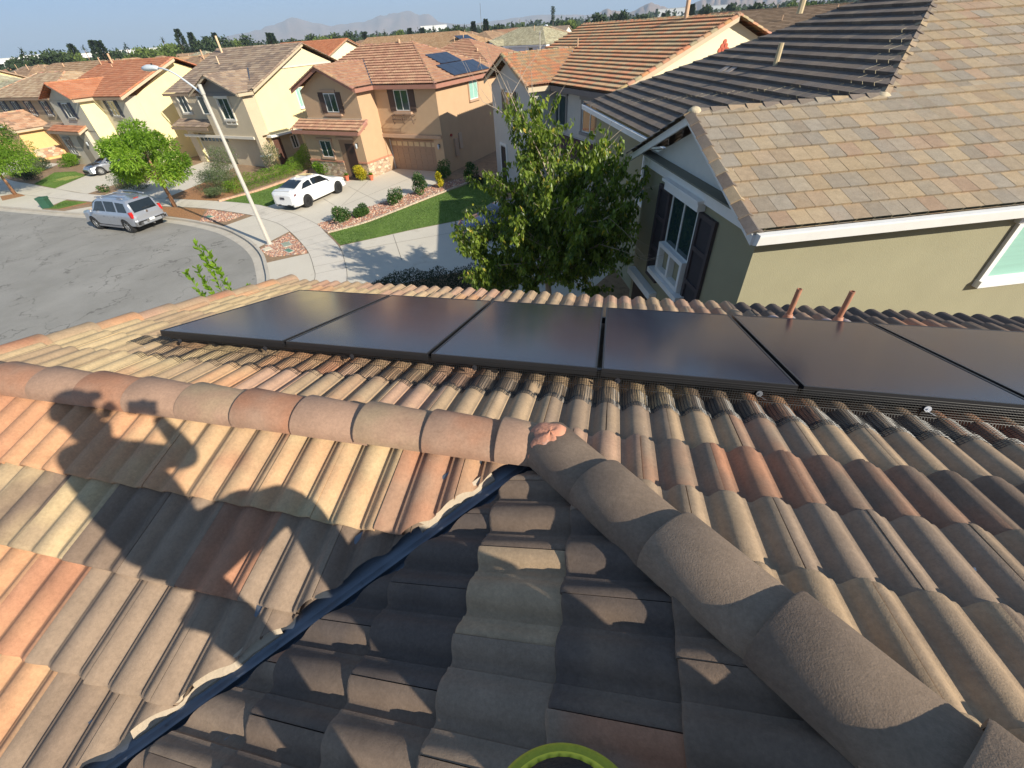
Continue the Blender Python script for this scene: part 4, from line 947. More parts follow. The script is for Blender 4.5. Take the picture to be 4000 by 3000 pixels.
roof_slope('roof_slope',[[(6.72,e5,5.9),(12.8,e5,5.9),(12.8,rv,rz),(3.2,rv,rz),(3.2,e5+(wz5-5.9)/g5,wz5)],[(-.6,rv,rz),(-.6,e5,5.9),(-.3,e5,5.9),(3.2,e5+(wz5-5.9)/g5,wz5),(3.2,rv,rz)]],TFAR,H5,'S',ORP,21,tw=.30)
roof_slope('roof_slope',[[(12.8,bk,5.9),(-.6,bk,5.9),(-.6,rv,rz),(12.8,rv,rz)]],TFAR,H5,'S',ORP,22,tw=.30)
roof_slope('roof_slope',[[(3.2,-.4,wz5),(6.72,-.4,5.88),(6.72,e5,5.88),(3.2,e5+(wz5-5.9)/g5,wz5)],[(3.2,-.4,wz5),(-.32,-.4,5.88),(-.32,e5,5.88),(3.2,e5+(wz5-5.9)/g5,wz5)]],TFAR,H5,'S',ORP,23,tw=.30)
caps(H5,'hip_and_ridge_tiles',[((12.8,rv,rz),(-.6,rv,rz)),((12.8,e5,5.9),(12.8,rv,rz)),((12.8,bk,5.9),(12.8,rv,rz)),((3.2,-.4,wz5),(3.2,e5+(wz5-5.9)/g5,wz5)),((-.3,-.4,5.88),(3.2,-.4,wz5)),((6.7,-.4,5.88),(3.2,-.4,wz5))],TFAR,ORP,w=.13)
fascia(H5,'eave_board',tb_,[((6.7,-.4,5.88),(6.7,e5,5.88)),((-.3,-.38,5.88),(3.2,-.38,wz5)),((3.2,-.38,wz5),(6.7,-.38,5.88)),((12.84,e5,5.88),(12.84,rv,rz))],.22,.03,.03)
fascia(H5,'eave_shadow_board',mat('eave_shade_grey',lin((120,110,104)),.85,.05),[((6.75,e5,5.88),(12.8,e5,5.88))],.24,.03,.03)  # darker copy of the eave board, front eave's shade painted in
box_part('soffit',tg,H5,(6.36,12.3,.95,1.5,5.6,5.64))
window(H5,2.35,3.55,4.2,5.4,0,trim=None,shut=mat('brown_shutter',lin((110,96,80)),.8,.1),sill=True,head=False)
window(H5,5.9,7.5,3.95,5.4,1.5,trim=tg,tw=.14); window(H5,9.3,10.9,3.95,5.35,1.5,trim=tg,tw=.14)
roof_slope('porch_roof',[[(4.6,.2,3.0),(12.3,.2,3.0),(12.3,1.5,3.5),(4.6,1.5,3.5)]],TFAR,H5,'S',[lin((120,86,80)),lin((104,80,78))],24,tw=.30)
fascia(H5,'porch_board',tg,[((4.6,.2,2.98),(12.3,.2,2.98))],.24,.04)
garage(H5,6.6,11.4,2.2,1.46,mat('garage_door_grey',lin((186,178,168)),.8,.04),GL,8)
box_part('front_door',mat('front_door_black',lin((40,38,40)),.6,.1),H5,(1.1,2.0,-.03,.0,0,2.2)); box_part('door_trim',WHITE,H5,(.98,1.1,-.06,0,0,2.3),(2.0,2.12,-.06,0,0,2.3),(.98,2.12,-.06,0,2.3,2.42))
mb=MB()
for i in range(3):
    for j in range(3-i): mb.tube([(12.41,rv-.35+j*.22+i*.11,7.0+i*.15),(12.45,rv-.35+j*.22+i*.11,7.0+i*.15)],.095,10)
mb.build('clay_vent_cluster',mat('clay_vent',lin((190,96,72)),.8,.1),H5,True,angle=40)
vents(H5,[(9.6,rv-.2,rz-.1,.75,.10),(3.6,4.3,5.9+(4.3-e5)*g5,.5,.035)])
# ---- H6: green house close on the right
H6=thing('green_house','olive green two-storey house with flat multicoloured roof tiles, white trim and dark shutters','house',(2.504,6.158,0),R_(19))
s6=.43; h6=3.0; u16=4.0; z6=5.6
sgr=stucco('olive',(154,149,122)); wht=mat('white_trim_board',(.80,.79,.76),.7,.04,3); shd=mat('charcoal_shutter',lin((72,64,66)),.7,.08)
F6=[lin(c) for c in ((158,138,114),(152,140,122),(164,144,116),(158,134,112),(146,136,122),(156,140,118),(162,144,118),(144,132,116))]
F6_SHADED=[lin(c) for c in ((118,106,96),(126,114,102),(110,102,96),(120,108,98))]  # darker copy of the tile tones, painting shade onto the slopes using it
T6=tilemat('flat_roof_tile',grain=.0008,gscale=120,drop=.05,blend=1.1,dscale=2.2)
AP6=Vector((u16+4.6,h6+4.6,z6+s6*(h6+4.6)))   # main hip apex
ue=u16-h6                                      # main front eave line u
V6=2*AP6.y-0.0
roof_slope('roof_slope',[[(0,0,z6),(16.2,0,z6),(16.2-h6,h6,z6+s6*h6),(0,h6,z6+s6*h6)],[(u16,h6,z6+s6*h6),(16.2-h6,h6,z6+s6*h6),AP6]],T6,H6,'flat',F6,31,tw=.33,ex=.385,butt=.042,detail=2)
roof_slope('roof_slope',[[(0,h6,z6+s6*h6),(u16,h6,z6+s6*h6),(ue,2*h6,z6),(0,2*h6,z6)]],T6,H6,'flat',F6_SHADED,32,tw=.33,ex=.385,butt=.075,detail=2)
roof_slope('roof_slope',[[(ue,2*h6,z6),(u16,h6,z6+s6*h6),AP6,(ue,V6,z6)]],T6,H6,'flat',F6_SHADED,33,tw=.33,ex=.385,butt=.075,detail=2)
roof_slope('roof_slope',[[(ue,V6,z6),AP6,(AP6.x+5,V6,z6)]],T6,H6,'flat',F6_SHADED,34,tw=.33,ex=.385)
caps(H6,'hip_and_ridge_tiles',[((0,h6,z6+s6*h6),(u16,h6,z6+s6*h6)),((u16,h6,z6+s6*h6),AP6),((ue,V6,z6),AP6),((16.2,0,z6),AP6),((-.02,-.02,z6),(-.02,h6,z6+s6*h6)),((-.02,2*h6+.02,z6),(-.02,h6,z6+s6*h6))],T6,F6_SHADED+F6[:3],'flat',w=.15)
mb=MB(); mb.blob((.05,h6,z6+s6*h6-.02),.13,14,8,.8,.06,random.Random(3)); mb.build('ridge_mortar',mat('ridge_mortar_buff',lin((196,180,150)),.95,.2,12,.006,60),H6,True); mb=MB(); mb.blob((u16-.02,h6,z6+s6*h6-.05),.15,14,8,.7,.06,random.Random(4)); mb.build('ridge_mortar',MATS['ridge_mortar_buff'],H6,True)
box_part('wall',sgr,H6,(.32,13.5,.35,2*h6-.35,0,5.55),(ue+.5,13.4,2*h6-.35,V6-.4,0,5.55))
mb=MB(); mb.prism([(.32,.5,5.55),(.32,2*h6-.5,5.55),(.32,h6,5.55+(h6-.5)*s6)],.1,(1,0,0)); mb.build('gable_panel',mat('gable_white_panel',lin((214,212,204)),.9,.03),H6)
# belly band, rake boards, gutter
box_part('belly_band',wht,H6,(.22,.318,.40,2*h6-.4,5.36,5.60)); box_part('band_cap',wht,H6,(.12,.32,.36,2*h6-.36,5.60,5.66))
fascia(H6,'rake_board',wht,[((.0,2*h6,z6-.02),(.0,h6,z6+s6*h6-.02)),((.0,h6,z6+s6*h6-.02),(0,0,z6-.02))],.16,.05,.04)
g_=MB(); g_.prism([(0,0,z6-.23),(0,-.10,z6-.20),(0,-.13,z6-.05),(0,-.13,z6-.02),(0,-.0,z6-.02)],14.3,(1,0,0)); g_.build('gutter',wht,H6)
g_=MB(); g_.prism([(ue,2*h6,z6-.2),(ue-.1,2*h6,z6-.17),(ue-.12,2*h6,z6-.0),(ue,2*h6,z6-.0)],V6-2*h6,(0,1,0)); g_.build('front_gutter',wht,H6)
box_part('soffit',mat('soffit_dark',lin((120,118,104)),.9,.05),H6,(.33,13.5,.02,.34,5.42,5.46),(.02,.31,.3,5.7,5.67,5.70))
w6=window(H6,2.42,3.74,3.93,5.14,.32,'l',trim=None,sill=False,head=False)
for a0,a1 in ((1.62,2.34),(3.82,4.5)):
    mb=MB(); mb.bx(.24,.316,a0,a0+.10,2.75,5.16); mb.bx(.24,.316,a1-.10,a1,2.75,5.16)
    for z in (2.75,3.55,4.35,5.06): mb.bx(.24,.316,a0+.1,a1-.1,z,z+.10)
    sh=mb.build('shutter',shd,H6); box_part('shutter_panel',mat('shutter_inset',lin((58,54,58)),.8,.1,2,.003,80,aniso=(1,1,25)),sh,(.28,.315,a0+.1,a1-.1,2.85,5.06))
fr=box_part('window_panel_frame',wht,H6,(.16,.316,2.42,3.78,3.86,3.96),(.16,.316,2.42,2.52,3.30,3.86),(.16,.316,3.68,3.78,3.30,3.86),(.16,.316,3.05,3.15,3.30,3.86),(.16,.316,2.42,3.78,3.20,3.30))
box_part('window_sill',wht,H6,(.06,.316,2.20,4.02,3.06,3.19)); box_part('window_header',wht,H6,(.14,.316,2.24,3.98,5.18,5.36)); box_part('header_cap',wht,H6,(.08,.316,2.18,4.04,5.36,5.42))
box_part('porch_lintel',wht,H6,(.10,.316,3.7,5.5,2.30,2.5)); box_part('porch_shade_panel',mat('porch_dark',lin((66,52,42)),.9,.1),H6,(.30,.316,3.9,5.4,0,2.3))  # the porch is a flat dark panel, its shade painted in
# side window with shutters inside, facing our roof
w=window(H6,5.45,7.6,3.98,5.12,.35,'f',trim=wht,tw=.11,sill=True,blinds=True,depth=.07,head=False,split=1)
mb=MB()
for k in range(14):
    z=4.06+k*.075; mb.box((6.0,.365,z),(1.0,.012,.062),Matrix.Rotation(R_(-35),3,'X')); mb.box((7.05,.365,z),(1.0,.012,.062),Matrix.Rotation(R_(-35),3,'X'))
mb.build('louvres',mat('green_louvre',lin((150,198,176)),.5,.05),w)
box_part('window_header',wht,H6,(5.25,7.8,.25,.35,5.13,5.30))
# recessed main part: tall narrow windows facing left
for (a,b_) in ((7.6,8.7),(6.0,6.7)):
    window(H6,a,b_,3.45,4.95,ue+.5,'l',trim=wht,tw=.10,sill=True,head=True)
vents(H6,[(ue+3.5,7.6,z6+3.5*s6,.5,.07),(ue+6.4,11.5,z6+6.4*s6,.75,.10)],(198,178,140))
rv_=MB(); 
for v in (9.1,9.5): rv_.box((ue+3.0,v,z6+3.0*s6+.05),(.36,.26,.03),Matrix.Rotation(math.atan(-s6),3,'Y'))
rv_.build('tile_vent',mat('vent_tile_dark',lin((150,140,132)),.9,.1),H6)
rv_=MB(); rv_.box((9.2,6.5,z6+6.5*s6+.06),(.8,.3,.03),Matrix.Rotation(math.atan(s6),3,'X')); rv_.cur=F6[2]; rv_.build('tile_vent',mat('vent_tile_buff',lin((196,178,146)),.9,.1),H6)
# ---- H2: grey-beige house, gable side coloured as sunlit
H2=thing('grey_beige_house','grey-beige two-storey house with brown flat-tile roof and a side wall coloured as sunlit cream','house',(-29.85,33.74,0),R_(-14))
sb=stucco('greige_shaded',(200,184,156)); scr_lit=stucco('cream',(238,222,170)); tw2=mat('pale_trim',lin((214,206,190)),.8,.04); e2=mat('brown_eave2',lin((150,128,106)),.85,.06); bb=mat('board_batten_shaded',lin((126,122,116)),.9,.05,3,.01,10,aniso=(8,8,.5)); bbc=mat('board_batten_sunlit',lin((222,210,176)),.9,.03,3,.01,10,aniso=(8,8,.5))  # greige and grey carry the front's shade, the creams the side wall's sunlight
box_part('wall',sb,H2,(-5.6,0,0,1.2,2.5,5.5),(-10.7,-5.6,.6,1.2,2.5,5.5),(-10.7,-9.75,.6,1.2,0,2.5),(-5.05,-.35,.6,1.2,0,2.5)); box_part('wall_pillar',sb,H2,(-.35,0,0,.5,1.0,2.5))
box_part('pillar_base',STONE,H2,(-.42,.08,-.08,.58,0,1.0)); box_part('pillar_cap',WHITE,H2,(-.47,.13,-.13,.63,1.0,1.08))
r2=6.9; z2r=5.6+.40*r2
mb=MB(); mb.prism([(-10.75,1.2,0),(-10.75,13.6,0),(-10.75,13.6,5.5),(-10.75,.6+r2,z2r-.35),(-10.75,1.2,5.5)],10.76,(1,0,0)); mb.build('side_wall',scr_lit,H2)
mb=MB(); mb.prism([(.02,4.2,6.9),(.02,.5+2*r2-4.0,6.9),(.02,.4+r2,z2r-.32)],.05,(1,0,0)); mb.build('gable_siding',bbc,H2); box_part('gable_band',tw2,H2,(.012,.09,4.1,.5+2*r2-3.9,6.78,6.9))
box_part('side_canopy',WHITE,H2,(0.0,.55,.9,4.5,2.28,2.44)); box_part('side_panel',mat('darker_greige',lin((176,160,132)),.95,.05),H2,(.012,.03,1.2,4.4,0,2.3)); box_part('side_door',mat('side_door_brown',lin((88,58,46)),.7,.1),H2,(.032,.06,1.3,2.1,0,2.1))  # side door surround is a flat panel in darker greige
window(H2,5.4,6.1,3.9,5.35,.012,'r',trim=WHITE,tw=.08,blinds=True,sill=True,head=False); window(H2,3.2,3.8,1.0,2.05,.03,'r',trim=tw2,tw=.1,sill=False,head=False)
mb=MB(); mb.prism([(-5.6,.0,5.5),(0,.0,5.5),(-2.8,.0,6.75)],.3,(0,1,0)); mb.build('gable_siding_front',bb,H2); box_part('gable_beam',bb,H2,(-5.3,-.3,-.06,-.002,5.38,5.6))
BRP=[lin(c) for c in ((152,130,112),(166,144,122),(140,122,108),(172,152,130))]
gz=5.6+.40*3.2
r40=.40
roof_slope('roof_slope',[[(-11.15,.4,5.6),(-6.0,.4,5.6),(-2.8,3.6,gz),(-2.8,.4+r2,z2r),(-11.15,.4+r2,z2r)],[(-2.8,3.6,gz),(.4,.4,5.6),(.4,.4+r2,z2r),(-2.8,.4+r2,z2r)]],T6,H2,'flat',BRP,41,tw=.6)
roof_slope('roof_slope',[[(-11.15,.4+2*r2,5.6),(.4,.4+2*r2,5.6),(.4,.4+r2,z2r),(-11.15,.4+r2,z2r)]],T6,H2,'flat',BRP,42,tw=.6)
roof_slope('roof_slope',[[(-2.8,-.55,gz),(.35,-.55,5.6),(.35,.9,5.6),(-2.8,.4+3.2,gz)],[(-2.8,-.55,gz),(-6.0,-.55,5.6),(-6,.35,5.6),(-2.8,.4+3.2,gz)]],T6,H2,'flat',BRP,43,tw=.6)
roof_slope('porch_roof',[[(-10.95,-.45,3.15),(-5.6,-.45,3.15),(-5.6,.6,3.6),(-10.95,.6,3.6)]],T6,H2,'flat',BRP,44,tw=.6)
caps(H2,'hip_and_ridge_tiles',[((-11.15,.4+r2,z2r),(.4,.4+r2,z2r)),((.4,.9,5.75),(.4,.4+r2,z2r)),((.4,.4+2*r2,5.6),(.4,.4+r2,z2r)),((-2.8,-.55,gz),(-2.8,.4+3.2,gz)),((.3,-.5,5.62),(-2.8,-.5,gz)),((-5.9,-.5,5.62),(-2.8,-.5,gz))],T6,BRP,'flat',w=.15)
mb=MB(); mb.tube([(.3,.9,5.68),(-2.8,3.6,gz+.06)],.07,6); mb.build('valley_flashing',vm,H2)
fascia(H2,'eave_board',e2,[((-11.15,.3,5.6),(-5.9,.3,5.6)),((-10.95,-.45,3.13),(-5.6,-.45,3.13))],.2,.04,.02)
fascia(H2,'rake_board',tb_,[((.35,-.5,5.6),(.35,.9,5.6)),((.45,.9,5.7),(.45,.4+r2,z2r)),((-6.0,-.53,5.6),(-2.8,-.53,gz)),((-2.8,-.53,gz),(.35,-.53,5.6))],.2,.04,.02)
box_part('lintel',tw2,H2,(-10.1,-.4,-.12,-.002,2.3,2.5)); garage(H2,-9.65,-5.1,2.2,.9,mat('garage_door_beige',lin((188,176,146)),.8,.04),GL,8); box_part('garage_jamb',scr_lit,H2,(-10.2,-9.7,.61,.95,0,2.4))
window(H2,-3.2,-1.85,3.75,5.25,0,trim=tw2,tw=.12,depth=.10); window(H2,-5.8,-5.0,4.1,5.4,0,trim=tw2,tw=.1,split=0,sill=False,head=False); window(H2,-9.65,-8.45,4.1,5.4,.6,trim=tw2,tw=.1,depth=.1)
box_part('window_panel_frame',tw2,H2,(-3.2,-1.85,-.1,0,3.35,3.45),(-3.2,-3.1,-.1,0,3.45,3.7),(-1.95,-1.85,-.1,0,3.45,3.7),(-2.57,-2.47,-.1,0,3.45,3.7))
vents(H2,[(-7.8,4.6,5.6+.4*4.3,.55,.05),(-9.6,6.6,z2r-.15,1.1,.09)],(226,196,160))
# ---- H3: orange roof, cream
H3=thing('orange_roofed_house','two-storey house, front coloured as shaded grey and sides as sunlit cream, with plain orange tile roof behind the round leafy tree','house',(-54.27,38.11,0),R_(-14))
sh3=stucco('grey_cream',(198,190,170)); tr3=mat('shade_trim',lin((150,144,134)),.85,.05); shg=mat('slate_shutter',lin((70,74,84)),.75,.1)  # front wall and trim tones have the front's shade painted in
ORO=[lin(c) for c in ((186,124,90),(190,130,96),(180,118,86),(188,132,100))]
box_part('wall',sh3,H3,(4.4,10.78,0,1.2,0,5.55),(1.1,6.4,-1.6,0,3.1,5.55),(-.6,4.9,-1.9,0,0,3.1),(4.9,6.4,-1.55,0,0,3.1))
box_part('wing_side_wall',scr_lit,H3,(6.402,6.44,-1.6,0,0,5.5));  # thin cream sheet paints sunlight onto the wing's side
r3=6.2; z3r=5.65+.38*r3
mb=MB(); mb.prism([(-.6,1.2,0),(-.6,12,0),(-.6,12,5.5),(-.6,-.45+r3,z3r-.3),(-.6,1.2,5.5)],11.4,(1,0,0)); mb.build('side_wall',scr_lit,H3)
mb=MB(); mb.prism([(1.1,-1.6,5.5),(6.4,-1.6,5.5),(3.75,-1.6,6.75)],.2,(0,1,0)); mb.build('gable_wall',sh3,H3)
wz3=5.65+.4*3.1; 
roof_slope('roof_slope',[[(6.8,-.45,5.65),(11.35,-.45,5.65),(11.35,-.45+r3,z3r),(3.7,-.45+r3,z3r),(3.7,-.45+(wz3-5.65)/.38,wz3)],[(3.7,-.45+r3,z3r),(-1.2,-.45+r3,z3r),(-1.2,-.45,5.65),(.6,-.45,5.65),(3.7,-.45+(wz3-5.65)/.38,wz3)]],T6,H3,'flat',ORO,51,tw=.6)
roof_slope('roof_slope',[[(11.35,-.45+2*r3,5.65),(-1.2,-.45+2*r3,5.65),(-1.2,-.45+r3,z3r),(11.35,-.45+r3,z3r)]],T6,H3,'flat',ORO,52,tw=.6)
roof_slope('roof_slope',[[(3.7,-2.05,wz3),(6.8,-2.05,5.65),(6.8,-.45,5.65),(3.7,-.45+(wz3-5.65)/.38,wz3)],[(3.7,-2.05,wz3),(.6,-2.05,5.65),(.6,-.45,5.65),(3.7,-.45+(wz3-5.65)/.38,wz3)]],T6,H3,'flat',ORO,53,tw=.6)
roof_slope('porch_roof',[[(-1.0,-2.5,3.12),(5.1,-2.5,3.12),(5.1,-1.6,3.5),(-1.0,-1.6,3.5)]],T6,H3,'flat',ORO,54,tw=.6)
caps(H3,'hip_and_ridge_tiles',[((-1.2,-.45+r3,z3r),(11.35,-.45+r3,z3r)),((11.35,-.45,5.65),(11.35,-.45+r3,z3r)),((11.35,-.45+2*r3,5.65),(11.35,-.45+r3,z3r)),((3.7,-2.05,wz3),(3.7,2.8,wz3)),((5.1,-2.5,3.12),(5.1,-1.6,3.5)),((6.8,-2.05,5.65),(3.7,-2.05,wz3)),((.6,-2.05,5.65),(3.7,-2.05,wz3))],T6,ORO)
fascia(H3,'eave_board',e2,[((6.8,-.45,5.62),(11.35,-.45,5.62)),((-1,-2.5,3.1),(5.1,-2.5,3.1))],.2,.04,.02); fascia(H3,'rake_board',tb_,[((11.42,-.45,5.6),(11.42,-.45+r3,z3r-.05)),((6.8,-2.05,5.62),(6.8,-.45,5.62)),((3.7,-2.08,wz3),(6.8,-2.08,5.62)),((5.14,-2.5,3.1),(5.14,-1.6,3.5))],.2,.04,.02)
window(H3,3.1,4.3,4.15,5.3,-1.6,shut=shg,trim=tr3,sill=True,head=False,tw=.05); window(H3,7.8,9.0,4.1,5.3,0,shut=shg,trim=tr3,sill=True,tw=.05); window(H3,.0,1.1,1.0,2.35,-1.9,trim=tr3,tw=.1)
mb=MB(); pts=[(2.5,-1.92,0)]+[(3.15-.65*math.cos(t),-1.92,2.0+.65*math.sin(t)) for t in [math.pi*k/10 for k in range(11)]]+[(3.8,-1.92,0)]; mb.poly(pts); mb.build('arched_porch_shade',mat('porch_shade3',lin((150,142,124)),.95,.05),H3,fix=False)  # flat arch on the wall, porch shade put into its colour
sconce(H3,4.4,-1.9,2.1); box_part('garage_wall_shade',sh3,H3,(6.5,10.7,-.05,0,2.4,2.6)); garage(H3,6.7,10.6,2.2,-.06,mat('garage_door_cream',lin((206,196,170)),.8,.04),GL,8)
vents(H3,[(1.5,-.45+r3-.4,z3r-.25,.9,.09),(2.6,4.6,7.4,.4,.05),(-.4,5.2,7.8,.6,.05)])
# ---- H4: brown roofed house with a one-storey garage in front
H4=thing('stone_based_house','brown roofed house at the left edge with an orange-beige garage wall on a stone base','house',(-62.3,37.43,0),R_(-14))
sor=stucco('apricot',(230,190,130)); s4=stucco('olive_brown',(160,146,120)); P4=[lin(c) for c in ((186,142,112),(196,160,130),(160,130,108),(206,170,140))]
box_part('garage_wall',sor,H4,(-6.2,0,0,6.5,.0,3.0)); box_part('stone_base',STONE2,H4,(0.001,.06,.25,2.7,.25,1.05),(-6.2,.06,-.06,0,.0,1.0)); box_part('stone_cap',tb_,H4,(0.0,.09,.2,2.75,1.05,1.13))
roof_slope('garage_roof',[[(.45,-.4,3.05),(.45,3.0,3.05),(-3.1,3.1,4.45),(-3.1,-.4,4.45)],[(-6.6,-.4,3.05),(-6.6,6,3.05),(-3.1,6,4.45),(-3.1,-.4,4.45)],[(-3.1,3.1,4.45),(.45,3.0,3.05),(.45,6,3.05),(-3.1,6,4.45)]],T6,H4,'flat',P4,61,tw=.6)
fascia(H4,'eave_board',tb_,[((.45,-.4,3.03),(.45,3.0,3.03)),((-3.1,-.42,4.4),(.45,-.42,3.03)),((-6.6,-.42,3.03),(-3.1,-.42,4.4))],.18,.04,.02)
box_part('wall',s4,H4,(-10.5,4.4,3.0,13,0,5.5)); 
z4=5.6+.38*4.8
roof_slope('roof_slope',[[(-11,2.5,5.6),(4.9,2.5,5.6),(.1,7.3,z4),(-6,7.3,z4)],[(4.9,2.5,5.6),(4.9,13,5.6),(.1,8.3,z4),(.1,7.3,z4)],[(-11,2.5,5.6),(-6,7.3,z4),(-11,12,5.6)],[(-6,7.3,z4),(.1,7.3,z4),(4.9,12.1,5.6),(-11,12.3,5.6)]],T6,H4,'flat',[lin(c) for c in ((184,156,124),(196,172,140),(172,142,114))],62,tw=.6)
roof_slope('porch_roof',[[(.5,2.2,2.95),(4.8,2.2,2.95),(4.8,3.0,3.35),(.5,3.0,3.35)]],T6,H4,'flat',BRP,63,tw=.6)
caps(H4,'hip_and_ridge_tiles',[((4.9,2.5,5.6),(.1,7.3,z4)),((.1,7.3,z4),(-6,7.3,z4)),((-11,2.5,5.6),(-6,7.3,z4)),((-3.1,-.4,4.45),(-3.1,6,4.45)),((.45,-.4,3.05),(-3.1,-.4,4.45))],T6,P4)
fascia(H4,'eave_board',e2,[((-11,2.5,5.57),(4.9,2.5,5.57)),((4.9,2.5,5.57),(4.9,12,5.57)),((.5,2.2,2.93),(4.8,2.2,2.93))],.2,.04)
for u in (-8.2,-5.2,-2.0,1.6): window(H4,u,u+.9,4.0,5.2,3.0,shut=DARK if False else shg,trim=tr3,sill=True,head=False,tw=.04)
box_part('porch_shade_panel',mat('porch_dark4',lin((74,66,54)),.9,.1),H4,(.8,4.2,2.96,2.998,0,2.6))  # flat dark panel painting the porch's shade onto the wall
# ---- houses further back, simpler
def bghouse(u0,name,label,x,y,rz,w,d,h,pal,wallc,kind,group=None,seed=0,trimc=None,win=True,pitch=.38,ptile='flat',pv=0,fine=1.0,wing=0):
    """two-storey house centred on x,y: w along local u, d along v; kind 'hip' | 'gable_u' ridge along u"""
    t=thing(name,label,'house',(x,y,0),rz,group); rn=random.Random(seed)
    wm=stucco('bg_%d_%d_%d'%wallc,wallc); a,b_=w/2,d/2; e=.45; za=h+.05
    rise=pitch*(b_+e); 
    if kind=='hip':
        box_part('wall',wm,t,(-a,a,-b_,b_,0,h)); r=a+e-(b_+e)
        if r<.2: r=.2
        polys=[[(-a-e,-b_-e,za),(a+e,-b_-e,za),(r,0,za+rise),(-r,0,za+rise)],[(a+e,-b_-e,za),(a+e,b_+e,za),(r,0,za+rise)],[(a+e,b_+e,za),(-a-e,b_+e,za),(-r,0,za+rise),(r,0,za+rise)],[(-a-e,b_+e,za),(-a-e,-b_-e,za),(-r,0,za+rise)]]
        cl_=[((-r,0,za+rise),(r,0,za+rise)),((a+e,-b_-e,za),(r,0,za+rise)),((a+e,b_+e,za),(r,0,za+rise)),((-a-e,-b_-e,za),(-r,0,za+rise)),((-a-e,b_+e,za),(-r,0,za+rise))]
        fs_=[((-a-e,-b_-e,za),(a+e,-b_-e,za)),((a+e,-b_-e,za),(a+e,b_+e,za)),((a+e,b_+e,za),(-a-e,b_+e,za)),((-a-e,b_+e,za),(-a-e,-b_-e,za))]
    else:
        mb=MB(); mb.prism([(-a,-b_,0),(-a,b_,0),(-a,b_,h),(-a,0,h+pitch*b_),(-a,-b_,h)],w,(1,0,0)); mb.build('wall',wm,t)
        polys=[[(-a-e,-b_-e,za),(a+e,-b_-e,za),(a+e,0,za+rise),(-a-e,0,za+rise)],[(a+e,b_+e,za),(-a-e,b_+e,za),(-a-e,0,za+rise),(a+e,0,za+rise)]]
        cl_=[((-a-e,0,za+rise),(a+e,0,za+rise)),((a+e,-b_-e,za),(a+e,0,za+rise)),((a+e,b_+e,za),(a+e,0,za+rise)),((-a-e,-b_-e,za),(-a-e,0,za+rise))]
        fs_=[((-a-e,-b_-e,za),(a+e,-b_-e,za)),((a+e,-b_-e,za),(a+e,0,za+rise)),((a+e,b_+e,za),(a+e,0,za+rise))]
    if wing:
        ww=wing; fz=h+.05+pitch*ww; polys+=[[(0-a*.4,-b_-2.2,fz),(-a*.4+ww,-b_-2.2,za),(-a*.4+ww,-b_-e,za),(-a*.4,-b_-e+ww,fz)],[(0-a*.4,-b_-2.2,fz),(-a*.4-ww,-b_-2.2,za),(-a*.4-ww,-b_-e,za),(-a*.4,-b_-e+ww,fz)]]
        mb=MB(); c=-a*.4; q=ww-e; mb.prism([(c-q,-b_-1.8,0),(c+q,-b_-1.8,0),(c+q,-b_-1.8,h),(c,-b_-1.8,h+pitch*q),(c-q,-b_-1.8,h)],1.9,(0,1,0)); mb.build('wing_wall',wm,t); cl_.append(((c,-b_-2.2,fz),(c,-b_-e+ww,fz)))
    roof_slope('roof',polys,T6 if ptile=='flat' else TFAR,t,ptile,pal,seed,tw=.6 if ptile=='flat' else .30,ex=.36*fine,butt=.035*fine)
    if fine<1.6: caps(t,'ridge_tiles',cl_,T6,pal,seed=seed)
    fascia(t,'eave_board',mat('bg_eave_%d'%(sum(trimc) if trimc else 0),lin(trimc or (170,146,122)),.85,.05),fs_,.2,.04,.0)
    if win:
        rr_=[]
        for fu in (-.6,0,.6):
            u=fu*a; rr_.append((u-.55,u+.55))
        for (p,q) in rr_[::2 if fine>1.5 else 1]:
            w_=box_part('window',VINYL,t,(p,q,-b_-.03,-b_+.02,h-1.5,h-.3)); box_part('pane',GL,w_,(p+.06,q-.06,-b_-.045,-b_-.031,h-1.44,h-.36))
        w_=box_part('window',VINYL,t,(a-.02,a+.03,-.6,.6,h-1.5,h-.3)); box_part('pane',GL,w_,(a+.031,a+.045,-.54,.54,h-1.44,h-.36))
    for k in range(rn.randint(1,3)):
        vx=rn.uniform(-a*.7,a*.7); vy=-rn.uniform(0.1,b_*.7); mb=MB(); mb.tube([(vx,vy,za+rise-pitch*abs(vy)-.2),(vx,vy,za+rise-pitch*abs(vy)+rn.choice((.35,.5,.9)))],rn.choice((.05,.09)),7); mb.build('vent_pipe',mat('roof_pipe_%d'%206,lin((206,170,136)),.7,.1),t,True,angle=40)
    return t
BUFP=[lin(c) for c in ((178,146,112),(186,158,126),(170,136,104))]; GRP=[lin(c) for c in ((176,168,140),(190,184,156),(160,152,128))]; TNP=[lin(c) for c in ((162,134,106),(172,144,116),(152,124,100))]; RDP=[lin(c) for c in ((172,132,104),(178,138,112),(164,124,98))]
PALS=[BUFP,TNP,[tuple(v*.9 for v in c) for c in TNP],GRP,[lin(c) for c in ((178,134,104),(184,144,112))],TNP,BUFP,[lin((160,140,120)),lin((150,132,114))]]
WALLS=[(236,218,178),(220,200,164),(206,178,140),(230,224,206),(240,214,160),(200,186,164)]
def pol(az,dist): a=R_(az); return CAM.x+math.cos(a)*dist,CAM.y+math.sin(a)*dist
